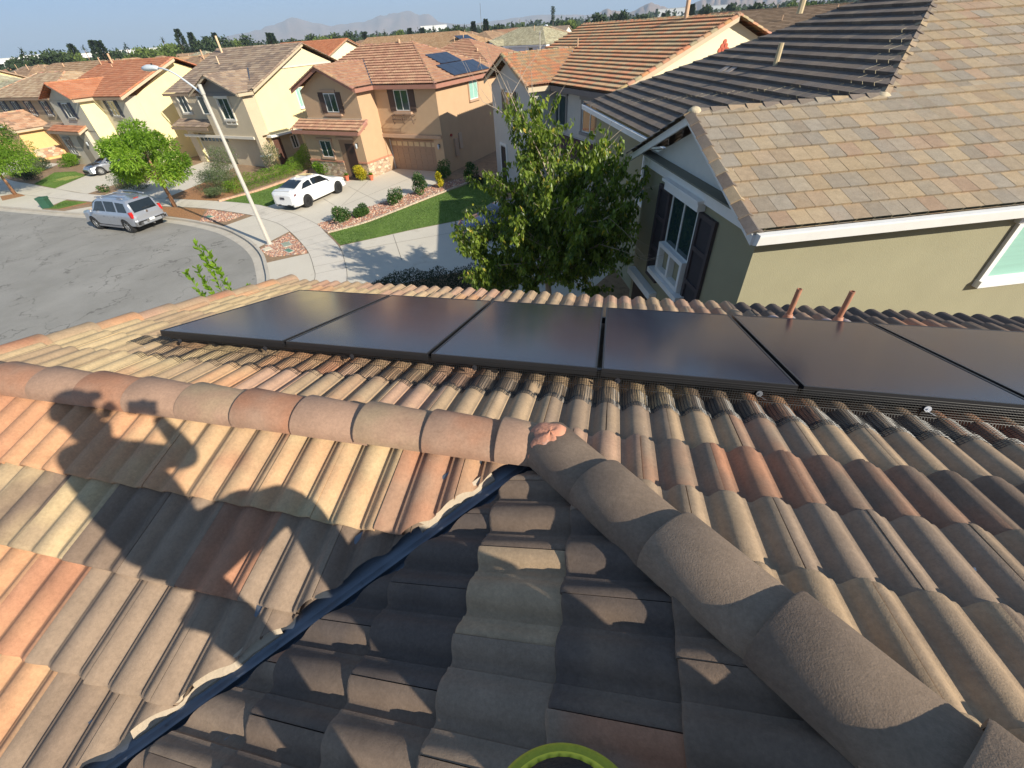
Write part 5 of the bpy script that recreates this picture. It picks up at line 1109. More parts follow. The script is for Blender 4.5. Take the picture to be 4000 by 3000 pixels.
SPEC=[ # label, azimuth, distance, rz, w, d, kind, palette, wall, trim, tile, wing
 ('bright orange tile roof between the brown roof and the tan house',122.5,100,-14,15,12,'gable_u',ORO,(240,226,190),None,'S',0,6.0),
 ('orange-brown hip roof with two black solar rows and pale yellow walls',108.4,124,-25,18,14,'hip',BUFP,(246,226,160),(200,160,120),'S',0,5.5),
 ('grey-green roofed white house with white gutters and black shutters',100.2,112,-32,19,13,'hip',GRP,(206,214,230),(236,238,240),'S',2.6,5.5),
 ('long buff roof with a cream gable end behind the tan house roof',113.0,140,-14,26,13,'gable_u',BUFP,(244,224,160),(214,180,140),'S',0,5.7),
 ('rust brown roof standing just behind the tan hip roof',107.2,62,-14,12,11,'hip',PINKP,(214,180,140),(166,118,100),'S',0,5.3),
 ('wide brown-grey roof with cream vents behind the grey house gable, right of centre',75.5,78,-40,22,15,'gable_u',[lin(c) for c in ((140,116,92),(150,126,102),(132,110,88))],(186,176,146),(150,140,120),'flat',0,5.2),
 ('grey-green tile roof with solar panels at the left edge, behind the brown roofed house',149.3,112,-12,18,15,'hip',GRP,(240,238,236),(240,240,240),'flat',0,5.4),
 ('cream walled house with a tan roof behind the orange roofed house',139.5,92,-14,15,12,'hip',TNP,(238,216,160),None,'flat',0,5.2),
 ('tan hip roof between the orange roof and the brown roof',133.0,88,-14,14,12,'hip',TNP,(226,206,160),None,'flat',0,5.2),
 ('white walled house at the far left edge with a white eave board',147.0,106,-12,10,9,'gable_u',GRP,(246,244,242),(244,244,244),'flat',0,4.6),
]
BG=[]
for i,(lb,az,ds,rz,w,d,kd,pal,wc_,tc_,pt_,wg,hh) in enumerate(SPEC):
    x,y=pol(az,ds); BG.append((x,y)); bghouse(0,'tile_roofed_house' if 'white' not in lb else 'white_house',lb,x,y,R_(rz),w,d,hh,pal,wc_,kd,None,100+i,tc_,ptile=pt_,wing=wg)
# solar arrays lying on the roofs behind
def far_array(hx,hy,rz,w,d,h,nx,ny,u0,v0,label,pitch=.38,side='f'):
    F=bpy.data.objects.new('tmp',None); F.location=(hx,hy,0); F.rotation_euler=(0,0,rz)
    e=.45; z=h+.05
    if side=='f': org=(u0,-d/2-e+v0,z+pitch*v0); al,up,nn=(1,0,0),(0,1,pitch),Vector((0,-pitch,1))
    else: org=(w/2+e-v0,u0,z+pitch*v0); al,up,nn=(0,1,0),(-1,0,pitch),Vector((pitch,0,1))
    upn_=Vector(up).normalized(); array_on(F,org,al,upn_,nn,nx,ny,1.05,1.65,label); bpy.data.objects.remove(F)
x,y=BG[1]; far_array(x,y,R_(-25),18,14,5.5,4,2,-4.2,2.2,'black solar panels on the orange-brown hip roof beyond the tan house',side='r')
x,y=BG[6]; far_array(x,y,R_(-12),18,15,5.4,6,1,1.5,1.5,'dark solar row low on the grey-green roof at the left edge'); far_array(x,y,R_(-12),18,15,5.4,5,2,-4.5,3.2,'large dark solar array on the grey-green roof at the left edge')
x,y=BG[7]; far_array(x,y,R_(-14),15,12,5.2,5,2,-2,1.2,'solar array on the tan roof behind the orange roofed house')
# the crowd of roofs towards the horizon
rn=random.Random(77); n_bg=0
rows=[(112,17),(134,18),(152,20),(184,21),(222,24),(262,27),(310,31),(370,36)]
FINE={}
for ri,(dist,step) in enumerate(rows):
    az=73+rn.uniform(0,3)
    while az<153:
        if dist<150 and 96<az<124.5: az+=1.5; continue
        ds=dist+rn.uniform(-7,7); x,y=pol(az,ds)
        w=rn.uniform(13,18); d=rn.uniform(10,13)
        rz=R_(-14+rn.choice((0,0,90,0,8))+rn.uniform(-3,3))
        key=None
        bghouse(0,'distant_house','distant two-storey house among the tiled roofs below the horizon',x,y,rz,w,d,rn.uniform(4.9,5.5) if dist<200 else rn.uniform(4.6,5.6),rn.choice(PALS),rn.choice(WALLS),rn.choice(('hip','hip','gable_u')),'distant tiled roofs of the housing estate',500+n_bg,ptile='flat',fine=1.7 if dist<200 else 2.2,win=dist<190); n_bg+=1
        if rn.random()<.30 and dist<280:
            far_array(x,y,rz,w,d,5.3,rn.randint(3,6),rn.choice((1,2)),-w*.25,1.2,'dark solar array on one of the distant tiled roofs'); bpy.data.objects[-1]
        az+=math.degrees(step/ds)*rn.uniform(.85,1.15)
for o in bpy.data.objects:
    if o.get('label')=='dark solar array on one of the distant tiled roofs': o['group']='solar arrays on the distant roofs'
# ---------------- plants ----------------
def leaf(mb,p,d,n,L,w,t,fold=.25,droop=0.,segs=2):
    """one leaf blade: base p, direction d, up n; folded along the midrib"""
    d=d.normalized(); s=d.cross(n).normalized(); n=s.cross(d)
    mb.cur=(t,0,0)
    a=p; m=p+d*L*.5-Vector((0,0,droop*L*.25)); e=p+d*L-Vector((0,0,droop*L))
    mb.add([a,m+s*w+n*w*fold,e,m-s*w+n*w*fold,m],[(0,1,4),(1,2,4),(0,4,3),(4,2,3)])
def rdir(rn,up=0.):
    while True:
        v=Vector((rn.uniform(-1,1),rn.uniform(-1,1),rn.uniform(-1,1)+up))
        if .1<v.length<1.4: return v.normalized()
def branchy(base,segs,rn,bark,parent,spread=1.,up=.8,r0=.08,levels=3,L0=1.6,nchild=4,name='limb'):
    """recursive limbs; returns tips as (pos,dir)"""
    mb=MB(); tips=[]
    def grow(p,d,L,r,lv):
        n_=5; pts=[p]; rr=[r]; q=p.copy(); dd=d.copy()
        for i in range(n_):
            dd=(dd+rdir(rn)*.16+Vector((0,0,.05*up))).normalized(); q=q+dd*(L/n_); pts.append(q.copy()); rr.append(r*(1-.55*(i+1)/n_))
        mb.tube(pts,rr,7 if lv==0 else 5)
        for i in range(1,n_+1):
            tips.append((pts[i],(pts[i]-pts[i-1]).normalized(),lv))
        if lv<levels:
            for k in range(nchild):
                i=rn.randint(1,n_); sd=rdir(rn,.3*up); sd=(dd*.55+sd*.9*spread+Vector((0,0,.25*up))).normalized(); grow(pts[i],sd,L*rn.uniform(.5,.75),rr[i]*.62,lv+1)
    for (p,d,L,r) in segs: grow(Vector(p),Vector(d).normalized(),L,r,0)
    o=mb.build(name,bark,parent,True,False)
    return tips
BARK=mat('pale_bark',lin((176,160,140)),.9,.2,14,.004,60); BARK2=mat('brown_bark',lin((150,112,84)),.95,.25,10,.01,40,aniso=(1,1,.3)); TWIG=mat('green_stem',lin((112,120,70)),.8,.1)
# pear tree between the houses
pear=thing('broadleaf_tree','tall open pear tree with glossy drooping leaves in front of the green house','tree',(-1.75,11.6,0))
rn=random.Random(5)
LEAF1=leafmat('pear_leaf',(.035,.075,.012),(.24,.32,.045),(.58,.44,.08),.36,.38)
mb=MB(); mb.tube([(0,0,0),(.05,0,1.2),(0,.05,2.0),(-.02,.02,2.6)],[.13,.11,.10,.09],10); mb.build('trunk',BARK,pear,True)
stems=[((0,0,1.9),(-.10,.0,1),3.9,.06),((0,0,2.2),(.42,-.2,1),3.2,.05),((0,0,1.9),(-.8,-.15,.62),2.1,.045),((0,0,2.0),(.85,-.3,.75),2.6,.045),((0,0,2.3),(.1,-.75,.6),1.9,.04),((0,0,2.1),(-.55,-.55,.5),1.9,.04),((0,0,2.4),(.15,.4,1),2.4,.045),((0,0,1.7),(.6,-.65,.3),1.9,.04),((0,0,1.7),(-.75,-.35,.2),1.8,.04),((0,0,2.6),(-.4,.2,1),2.3,.04),((0,0,2.0),(.95,.1,.55),2.4,.04)]
tips=branchy(None,stems,rn,BARK,pear,.75,.7,levels=2,nchild=6)
mb=MB()
for (p,d,lv) in tips:
    if lv==0 and rn.random()<.5: continue
    rr_=math.hypot(p.x,p.y); lim=2.45*math.sqrt(max(0,1-((p.z-3.6)/3.5)**2)) if p.z>3.6 else 2.45*math.sqrt(max(0,1-((p.z-3.6)/2.6)**2))
    if rr_>lim*1.2+.25 or p.z>7.15: continue
    nl=rn.randint(11,22) if lv==2 else rn.randint(6,12)
    tone=rn.uniform(.05,.5)
    for k in range(nl):
        q=p+rdir(rn)*rn.uniform(.02,.15)+d*rn.uniform(-.25,.1); dd=(rdir(rn)*.65+Vector((0,0,-.8))).normalized()
        t=min(.78,max(0,tone+rn.gauss(.18,.18))); 
        if rn.random()<.03: t=rn.uniform(.85,1)
        leaf(mb,q,dd,rdir(rn,.6),rn.uniform(.10,.165),rn.uniform(.030,.046),t,.3,rn.uniform(0,.35))
mb.build('crown',LEAF1,pear,False,False,colors=True)
# generic round crowned tree or bush made of many small leaves
def leafy(name,label,cat,x,y,H,R,n,lm,seed,trunk=None,base=0.,Ls=(.05,.09),asp=.35,group=None,lob=6,squash=1.,up=0.,part='crown',bark=BARK2,tone=(.1,.6),lean=0.,flowers=None,wind=(0,0,0)):
    t=thing(name,label,cat,(x,y,0),0,group); rn=random.Random(seed); mb=MB(); cz=(H+base)/2; hz=(H-base)/2*squash
    lobes=[]
    for i in range(lob):
        v=rdir(rn); c=Vector((v.x*R*.58,v.y*R*.58,v.z*hz*.58)); lobes.append((c*(1.25 if lob>11 else 1),rn.uniform(.42,.62) if lob<12 else rn.uniform(.22,.42),rn.uniform(*tone)))
    wv=Vector(wind)
    for i in range(n):
        c,s,tn=rn.choice(lobes); v=rdir(rn); q=s*(rn.random()**.33)*(1+.25*NZ(v.x*3+seed,v.y*3,v.z*3))
        p=Vector((c.x+v.x*R*q,c.y+v.y*R*q,cz+c.z+v.z*hz*q))
        if p.z<base*.8: continue
        p.x+=lean*(p.z-base); d=(v*.6+rdir(rn)*.6+Vector((0,0,up))+wv).normalized(); tt=tn+rn.gauss(0,.13)
        if flowers and rn.random()<flowers: tt=rn.uniform(.9,1)
        L_=rn.uniform(*Ls); leaf(mb,p,d,rdir(rn,.5),L_,L_*asp,max(0,min(1,tt)),.2,rn.uniform(0,.2))
    mb.build(part,lm,t,False,False,colors=True)
    tb=MB()
    if trunk:
        tb.tube([(0,0,0),(trunk*.3,0,base*.5),(0,0,base+.2)]+[(0,0,cz)],[trunk,trunk*.8,trunk*.65,trunk*.3],8); tb.build('trunk',bark,t,True)
        lm_=MB()
        for (c,s,tn) in lobes[:5]: lm_.tube([(0,0,base),(c.x*.5,c.y*.5,cz+c.z*.3),(c.x,c.y,cz+c.z)],[trunk*.45,trunk*.3,trunk*.12],6)
        lm_.build('limb',bark,t,True)
    return t
LGRN=leafmat('bright_leaf',(.05,.13,.012),(.32,.50,.05),(.40,.45,.08),.5,.45)
LSAGE=leafmat('sage_leaf',(.05,.085,.035),(.20,.25,.11),(.42,.30,.36),.7,.3)
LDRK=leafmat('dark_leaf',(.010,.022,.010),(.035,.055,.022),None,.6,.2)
LYEL=leafmat('yellow_leaf',(.20,.24,.02),(.62,.52,.03),(.75,.62,.05),.5,.4)
LROSE=leafmat('rose_leaf',(.025,.070,.018),(.12,.22,.04),(.80,.52,.48),.5,.3)
leafy('street_tree','round bright green feathery street tree behind the silver car','tree',-30.3,23.7,5.2,2.5,17000,LGRN,11,trunk=.14,base=1.5,Ls=(.16,.30),asp=.13,up=-.15,lob=17,tone=(.15,.75))
leafy('street_tree','bright green feathery tree cut off by the left edge of the photo','tree',-49.3,26.2,5.2,3.4,24000,LGRN,12,trunk=.14,base=1.5,Ls=(.12,.22),asp=.16,up=-.15,lob=11,tone=(.05,.5))
leafy('bush','tall loose grey-green bush with mauve flowers at the corner of the grey-beige house','bush',-31.2,30.2,2.6,1.35,6500,LSAGE,13,Ls=(.07,.14),asp=.16,flowers=.12,lob=9,up=.6)
leafy('bush','wide grey-green bush below the street lamp pole on the mulch','bush',-29.6,27.5,1.6,1.5,5500,LSAGE,14,Ls=(.07,.13),asp=.16,flowers=.04,lob=9,up=.4)
leafy('bush','spiky pale bush with pink tips leaning over the pillar of the grey-beige house','bush',-28.4,32.6,2.3,.8,2600,LSAGE,15,Ls=(.08,.15),asp=.13,flowers=.10,lob=6,up=.8)
leafy('bush','low green bush at the foot of the lamp pole, near the brick border tip','bush',-28.4,25.9,.75,.9,2400,LSAGE,16,Ls=(.06,.11),asp=.2,lob=6)
leafy('bush','large grey-green bush at the mouth of the driveway beside the round tree','bush',-37.8,27.2,1.5,1.7,6500,LSAGE,17,Ls=(.06,.12),asp=.2,lob=9,tone=(.0,.5))
leafy('bush','small red and green succulent clump beside the large grey-green bush','bush',-40.4,26.9,.55,.4,500,LROSE,18,Ls=(.12,.2),asp=.2,lob=4,flowers=.2)
# clipped hedge along the brick border
hd=thing('hedge','long fresh green hedge running along the brick border towards the tan house','hedge',(-26.9,29.6,0),0); mb=MB(); rn=random.Random(9)
hp=arcline([(-28.1,26.6),(-27.4,29.0),(-26.7,31.5),(-26.6,33.8),(-26.9,35.5)],6)
for i in range(12500):
    k=rn.randrange(len(hp)-1); a,b_=Vector((*hp[k],0)),Vector((*hp[k+1],0)); f_=rn.random(); p=a.lerp(b_,f_); s=(b_-a).normalized(); s=Vector((-s.y,s.x,0)); th_=rn.uniform(0,math.pi); q=rn.random()**.3
    hgt=.95+.45*NZ(p.y*.8,3)+.5*max(0,(p.y-32)/3); p=p+s*math.cos(th_)*.75*q+Vector((0,0,max(.04,math.sin(th_)*hgt*q)))-Vector((-26.9,29.6,0)); L_=rn.uniform(.06,.12); t=.25+.4*NZ(p.x*2,p.y*2,p.z*2)+rn.gauss(.1,.12)
    leaf(mb,p,(rdir(rn)+Vector((0,0,.8))).normalized(),rdir(rn),L_,L_*.18,max(0,min(.88,t)),.2)
mb.build('foliage',LGRN,hd,False,False,colors=True)
# dark hedge in the shade below our eave
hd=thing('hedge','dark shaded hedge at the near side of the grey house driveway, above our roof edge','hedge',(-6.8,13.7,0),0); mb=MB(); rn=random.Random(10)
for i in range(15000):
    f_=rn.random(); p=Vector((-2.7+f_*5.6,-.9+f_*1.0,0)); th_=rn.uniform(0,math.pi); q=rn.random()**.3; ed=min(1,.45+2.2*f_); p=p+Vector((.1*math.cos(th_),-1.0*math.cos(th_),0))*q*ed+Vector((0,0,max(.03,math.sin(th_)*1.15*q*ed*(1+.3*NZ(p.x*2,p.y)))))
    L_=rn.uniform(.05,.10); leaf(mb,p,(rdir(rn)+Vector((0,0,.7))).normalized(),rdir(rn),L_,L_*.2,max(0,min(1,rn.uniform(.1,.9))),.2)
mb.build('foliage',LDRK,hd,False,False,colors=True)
# rose bushes along the gravel strip and plants at the tan house
for i,(x,y,h,r,lm,fl,lb) in enumerate(((-15.75,21.4,1.0,.62,LROSE,.05,'round rose bush with pink flowers, nearest the pavement in the gravel strip'),(-14.95,22.45,.75,.5,LROSE,.0,'low green bush beside the nearest rose bush'),
   (-13.7,24.75,1.15,.52,LROSE,.06,'rose bush with a few white flowers, third along the gravel strip'),(-12.75,26.75,1.35,.60,LROSE,.02,'tall bright green bush, fourth along the gravel strip'),
   (-11.85,28.4,1.0,.35,LYEL,.3,'small bush with yellow flowers at the garage corner of the tan house'),(-12.2,30.2,1.5,.6,LROSE,.0,'dark green bush by the garage corner of the tan house'),
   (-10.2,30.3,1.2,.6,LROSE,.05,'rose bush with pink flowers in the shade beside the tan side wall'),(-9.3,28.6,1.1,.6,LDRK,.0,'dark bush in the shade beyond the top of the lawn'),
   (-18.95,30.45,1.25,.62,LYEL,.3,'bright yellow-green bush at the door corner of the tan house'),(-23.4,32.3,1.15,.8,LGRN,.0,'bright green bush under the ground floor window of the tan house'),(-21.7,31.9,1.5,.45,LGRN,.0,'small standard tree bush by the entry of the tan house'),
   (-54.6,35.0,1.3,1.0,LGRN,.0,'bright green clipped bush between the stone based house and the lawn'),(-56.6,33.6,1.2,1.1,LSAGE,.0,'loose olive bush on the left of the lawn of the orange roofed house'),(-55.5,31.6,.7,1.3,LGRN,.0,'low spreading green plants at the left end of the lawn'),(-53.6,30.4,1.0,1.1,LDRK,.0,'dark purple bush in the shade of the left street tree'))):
    leafy('bush',lb,'bush',x,y,h,r,int(1500+1600*r),lm,40+i,base=.03,Ls=(.05,.10) if y<32 else (.08,.15),asp=.42 if lm in (LROSE,LYEL) else .25,lob=7,flowers=fl,up=.2,part='foliage')
for (x,y,lb) in ((-20.2,30.15,'terracotta plant pot at the entry of the tan house'),(-18.2,30.3,'terracotta pot by the stone corner of the tan house')):
    t=thing('plant_pot',lb,'plant pot',(x,y,0)); mb=MB(); mb.tube([(0,0,0),(0,0,.32),(0,0,.33),(0,0,.38)],[.12,.17,.20,.20],14); mb.build('pot',mat('terracotta_pot',lin((200,110,80)),.8,.1),t,True,angle=40); mb=MB(); rn=random.Random(3)
    for k in range(50): leaf(mb,Vector((0,0,.36)),rdir(rn,.9),rdir(rn),.25,.03,rn.random()*.6,.2)
    mb.build('plant',LGRN,t,False,False,colors=True)
t=thing('leaning_board','pale green board leaning beside the garage door of the tan house','board',(-18.05,33.55,0),R_(-14)); mb=MB(); mb.box((0,-.05,.62),(.5,.04,1.25),Matrix.Rotation(R_(8),3,'X')); mb.build('board',mat('pale_green_board',lin((206,214,186)),.7,.08),t)
# leafy shoots rising past the gable edge of our roof
sh=thing('tall_shrub','upright leafy shoots of a shrub rising past the left edge of our roof','shrub',(-5.35,3.25,0)); mb=MB(); lb_=MB(); rn=random.Random(21)
for (dx,dy,h,lx,ly) in ((0,0,6.28,-.12,.12),(.16,.02,6.22,-.16,.10),(-.25,-.05,5.9,-.20,.05),(.05,-.15,6.0,-.2,.1),(-.1,.2,5.5,-.1,.1),(.3,.1,5.6,0,.1)):
    pts=[Vector((dx*.3,dy*.3,0)),Vector((dx*.7,dy*.7,h*.5)),Vector((dx,dy,h*.85)),Vector((dx+lx,dy+ly,h))]; mb.tube(pts,[.02,.014,.008,.003],6)
    for k in range(150):
        f_=rn.uniform(.45,1); i=min(2,int(f_*3)); p=pts[i].lerp(pts[i+1],f_*3-i) if i<3 else pts[3]; d=(rdir(rn)*.55+Vector((0,0,.75))).normalized(); leaf(lb_,p,d,rdir(rn),rn.uniform(.08,.12),.021,rn.uniform(.2,.7),.25,.1)
mb.build('stem',TWIG,sh,True); lb_.build('leaves',LGRN,sh,False,False,colors=True)
# ---------------- distant trees, palms, tower ----------------
FAR1=leafmat('far_tree_leaf',(.014,.030,.012),(.055,.085,.028),None,.8,.1); FAR2=leafmat('far_tree_green',(.05,.09,.02),(.15,.20,.04),None,.8,.2)
def far_tree(az,e0,e1,dist,kind,label,seed,wr=.35,lean=0,group='trees on the horizon'):
    x,y=pol(az,dist); H=CAM.z+dist*math.tan(R_(e1)); H=max(H,3.); rn=random.Random(seed)
    t=thing({'palm':'palm_tree','fir':'conifer','round':'distant_tree','green':'distant_tree'}[kind],label,{'palm':'palm tree','fir':'conifer'}.get(kind,'tree'),(x,y,0),0,group); s=dist/100.
    mb=MB(); tb=MB()
    if kind=='palm':
        tb.tube([(0,0,0),(.02*H,0,H*.6),(.03*H,0,H*.93)],[.25,.2,.17],6); c=Vector((.03*H,0,H*.93))
        for k in range(26):
            d=rdir(rn,.5); p=c.copy(); 
            for j in range(5):
                q=p+d*(.42); mb.cur=(rn.uniform(.2,.7),0,0); sd=d.cross(Vector((0,0,1))).normalized()*.16; mb.add([p-sd,p+sd,q+sd*.8,q-sd*.8],[(0,1,2,3)]); p=q; d=(d-Vector((0,0,.3))).normalized()
    elif kind=='fir':
        tb.tube([(0,0,0),(0,0,H*.9)],[.3,.05],6); wmax=H*wr*.5
        for k in range(900):
            f_=rn.random(); z=H*(.08+.92*f_); r=wmax*(1-f_)**.75*(1+.35*NZ(f_*9+seed,k*.01)); a=rn.uniform(0,6.28); q=rn.uniform(.5,1.1); p=Vector((math.cos(a)*r*q+lean*z,math.sin(a)*r*q,z)); L_=rn.uniform(.5,1.0)*s**.5
            leaf(mb,p,(Vector((math.cos(a),math.sin(a),.5))),rdir(rn),L_,L_*.3,rn.uniform(0,.8),.2)
    else:
        R=H*wr; tb.tube([(0,0,0),(0,0,H*.5)],[.35,.2],6); lob=[(rdir(rn)*.55,rn.uniform(.4,.6)) for _ in range(8)]
        for k in range(1000):
            c,sc_=rn.choice(lob); v=rdir(rn)*sc_*(rn.random()**.35); p=Vector(((c.x+v.x)*R+lean*H*.5,(c.y+v.y)*R,H*.58+(c.z+v.z)*H*.40)); L_=rn.uniform(.5,1.0)*s**.5; leaf(mb,p,rdir(rn),rdir(rn),L_,L_*.35,max(0,min(1,.45+c.z*.5+rn.uniform(-.3,.3))),.2)
    mb.build('crown',FAR2 if kind=='green' else FAR1,t,False,False,colors=True); tb.build('trunk',BARK2,t,True,False)
    return t
TL=[(145.3,.56,'round',.5),(144.5,.65,'round',.6),(144.8,.88,'palm',.3),(143.7,.74,'green',.8),(143.0,.8,'round',.6),(142.3,.55,'green',.8),(141.7,.94,'fir',.5),(140.9,.84,'palm',.3),(140.2,1.1,'fir',.5),(139.8,1.05,'fir',.45),(139.2,.6,'round',.6),(138.0,.78,'palm',.3),(137.6,.62,'green',.6),(136.8,.66,'green',.7),(135.9,.55,'green',.7),(135.1,1.04,'palm',.3),(134.6,.7,'green',.7),(133.8,1.5,'fir',.42),(132.9,1.22,'fir',.34),(132.0,1.2,'round',.4),(131.5,1.1,'round',.4),(131.0,1.1,'fir',.3),(130.4,.92,'round',.5),(129.6,.7,'green',.6),(128.1,.97,'round',.5),(126.3,.84,'fir',.3),(126.0,.8,'fir',.3),(124.5,.72,'round',.5),(122.5,.68,'round',.4),(121.6,.5,'green',.6),(120.5,.58,'round',.5),(119.6,.5,'round',.5),(118.7,.70,'round',.5),(117.4,.42,'fir',.35),(116.2,.45,'palm',.3),(115.4,.42,'palm',.3),(113.9,.55,'green',.4),(112.8,.45,'fir',.35),(111.5,.42,'fir',.4),(110.4,.5,'palm',.3),(109.2,.54,'round',.45),(108.2,.75,'round',.45),(107.2,.45,'palm',.3),(106.2,.6,'fir',.34),(104.9,.72,'fir',.34),(103.8,.4,'round',.5),(97.0,.35,'round',.6),(96.2,.3,'green',.6),(93.3,.68,'round',.42),(91.5,.74,'round',.35),(90.7,.76,'round',.35),(89.2,.4,'round',.6),(84.4,.65,'fir',.4),(83.0,.62,'round',.35),(80.7,.6,'round',.35),(78.6,.5,'round',.5),(75.8,.35,'green',.6),(74.0,.3,'green',.6),(62,.2,'green',.6),(60,.1,'green',.7),(57,.1,'green',.7)]
rn=random.Random(4)
for i,(az,e1,kd,wr) in enumerate(TL):
    d_=rn.uniform(330,430) if az>70 else 90
    kname={'round':'dark broad tree','green':'bright green bushy tree','fir':'dark pointed conifer','palm':'thin tall palm'}[kd]
    far_tree(az,0,e1*1.0,d_,kd,kname+' on the horizon beyond the roofs',200+i,wr,lean=.08 if (az>128 and kd!='palm') else 0,group={'round':'dark trees on the horizon','green':'green trees on the horizon','fir':'conifers on the horizon','palm':'palms on the horizon'}[kd])
# belts of small trees and bushes far away
def belt(name,label,seed,d0,d1,n,h,lm):
    rn=random.Random(seed); mb=MB()
    for i in range(n):
        az=rn.uniform(60,158); ds=rn.uniform(d0,d1); x,y=pol(az,ds); H=rn.uniform(*h); 
        for k in range(14):
            v=rdir(rn); p=Vector((x,y,H*.5))+Vector((v.x*H*.5,v.y*H*.5,v.z*H*.45)); L_=H*.45; leaf(mb,p,rdir(rn),rdir(rn),L_,L_*.4,rn.random(),.2)
    o=mb.build(name,lm,None,False,False,colors=True); o['kind']='stuff'; o['label']=label; o['category']='tree belt'
belt('distant_woods','low dark belt of small trees along the horizon',31,380,700,900,(5,10),FAR1); belt('distant_woods','pale green bushes scattered between the distant roofs',32,120,420,420,(3.5,5.5),FAR2); belt('distant_woods','hazy far treeline at the foot of the mountains',33,900,2600,1500,(9,16),FAR1)
t=thing('cell_tower','cell tower disguised as a tree standing on the horizon, left of the orange roof','tower',(*pol(97.96,420),0)); mb=MB(); mb.tube([(0,0,0),(0,0,18.0)],[.5,.3],8); mb.build('mast',mat('mast_brown',lin((96,90,84)),.8,.1),t); mb=MB(); rn=random.Random(2)
for k in range(260):
    z=rn.uniform(9.5,18.3); a=rn.uniform(0,6.28); r=rn.uniform(.3,1.6); p=Vector((math.cos(a)*r,math.sin(a)*r,z)); leaf(mb,p,rdir(rn),rdir(rn),1.0,.3,rn.random(),.2)
mb.build('fake_branches',FAR1,t,False,False,colors=True)
# ---------------- distant white buildings ----------------
for i,(az,d_,w,h) in enumerate(((144.9,900,90,14),(143.4,860,50,15),(140.5,950,60,14),(136.5,1000,70,15),(146.2,800,60,12),(110.3,1500,70,24),(86.2,1300,60,20),(82.2,1400,50,20))):
    x,y=pol(az,d_); t=thing('warehouse','white flat warehouse far away on the horizon','warehouse',(x,y,0),R_(az-90),'white warehouses on the horizon'); box_part('wall',WHITE,t,(-w/2,w/2,-15,15,0,h)); box_part('roof',mat('pale_roof',(.6,.6,.58),.9,.05),t,(-w/2-.3,w/2+.3,-15.3,15.3,h,h+.6))
# ---------------- mountains ----------------
MT=mat('dry_mountain',(.30,.21,.16),.98,.18,.0012,0,1,stain=((.20,.16,.12),.5),sscale=.004)
def mountain(name,label,dist,prof_,depth,seed,rough=.18):
    """prof_: list of (azimuth, elevation angle); ridged terrain rising behind"""
    mb=MB(); n_=160; m_=26; a0,a1=prof_[0][0],prof_[-1][0]
    def ev(a):
        for (p,q),(r,s) in zip(prof_,prof_[1:]):
            if min(p,r)<=a<=max(p,r): t=(a-p)/(r-p); t=t*t*(3-2*t)*.5+t*.5; return q+(s-q)*t
        return 0
    vs=[]
    for i in range(n_+1):
        a=a0+(a1-a0)*i/n_; hmax=dist*math.tan(R_(ev(a)))
        for j in range(m_+1):
            f_=j/m_; ds=dist-depth+2*depth*f_; x,y=pol(a,ds); env=math.sin(math.pi*f_)**.9
            r=noise.fractal(Vector((x/dist*28+seed,y/dist*28,seed)),1.,2.1,5); rg=1-abs(noise.noise(Vector((a*1.7+seed,f_*2.2,seed+3))))*1.4
            z=hmax*env*(.86+.14*rg)+hmax*env*(1-env)*1.2*(rg-.5)+r*hmax*rough*env*(1.1-env*.8)
            vs.append((x,y,max(-3,z)))
    mb.add(vs,[(i*(m_+1)+j,(i+1)*(m_+1)+j,(i+1)*(m_+1)+j+1,i*(m_+1)+j+1) for i in range(n_) for j in range(m_)])
    o=mb.build(name,MT,None,True,False); o['kind']='structure'; o['label']=label
mountain('hills','far hazy double mountain left of centre',9800,[(150,0),(141,.25),(134,.55),(128.4,1.02),(126,1.45),(123.8,1.88),(122,1.5),(120.4,1.2),(117,1.35),(115,1.75),(112.5,1.86),(110.6,1.5),(109.5,.8),(107,.55),(100,.85),(94,.6),(88,.3),(80,0)],2200,1)
mountain('hills','rust coloured peaks behind the orange roof',5200,[(99,0),(96.2,.35),(95,.30),(93.6,.62),(92.6,1.0),(91.4,.72),(90.3,.55),(88.4,1.18),(87.4,.9),(86,.45),(84.5,.85),(82.5,1.35),(80.6,1.55),(78,1.3),(75.5,.6),(72,.2),(69,0)],1100,5)
mountain('hills','high far mountains behind the right hand roofs',8200,[(84,0),(80,.7),(77,1.2),(73,1.6),(66,1.2),(58,.4),(52,0)],1700,8)
# ---------------- haze ----------------
hz=MB(); hz.bx(-16500,14500,-3000,16500,-4.5,560); o=hz.build('haze',[],None); o.data.materials.clear()
m=bpy.data.materials.new('haze_air'); m.use_nodes=True; nt=m.node_tree; nt.nodes.remove(nt.nodes['Principled BSDF']); pv=nt.nodes.new('ShaderNodeVolumePrincipled'); pv.inputs['Color'].default_value=(.66,.82,1,1); pv.inputs['Density'].default_value=.00014; pv.inputs['Anisotropy'].default_value=.0
nt.links.new(pv.outputs[0],nt.nodes['Material Output'].inputs['Volume']); o.data.materials.append(m); o['kind']='stuff'; o['label']='thin blue summer haze'; o['category']='haze'
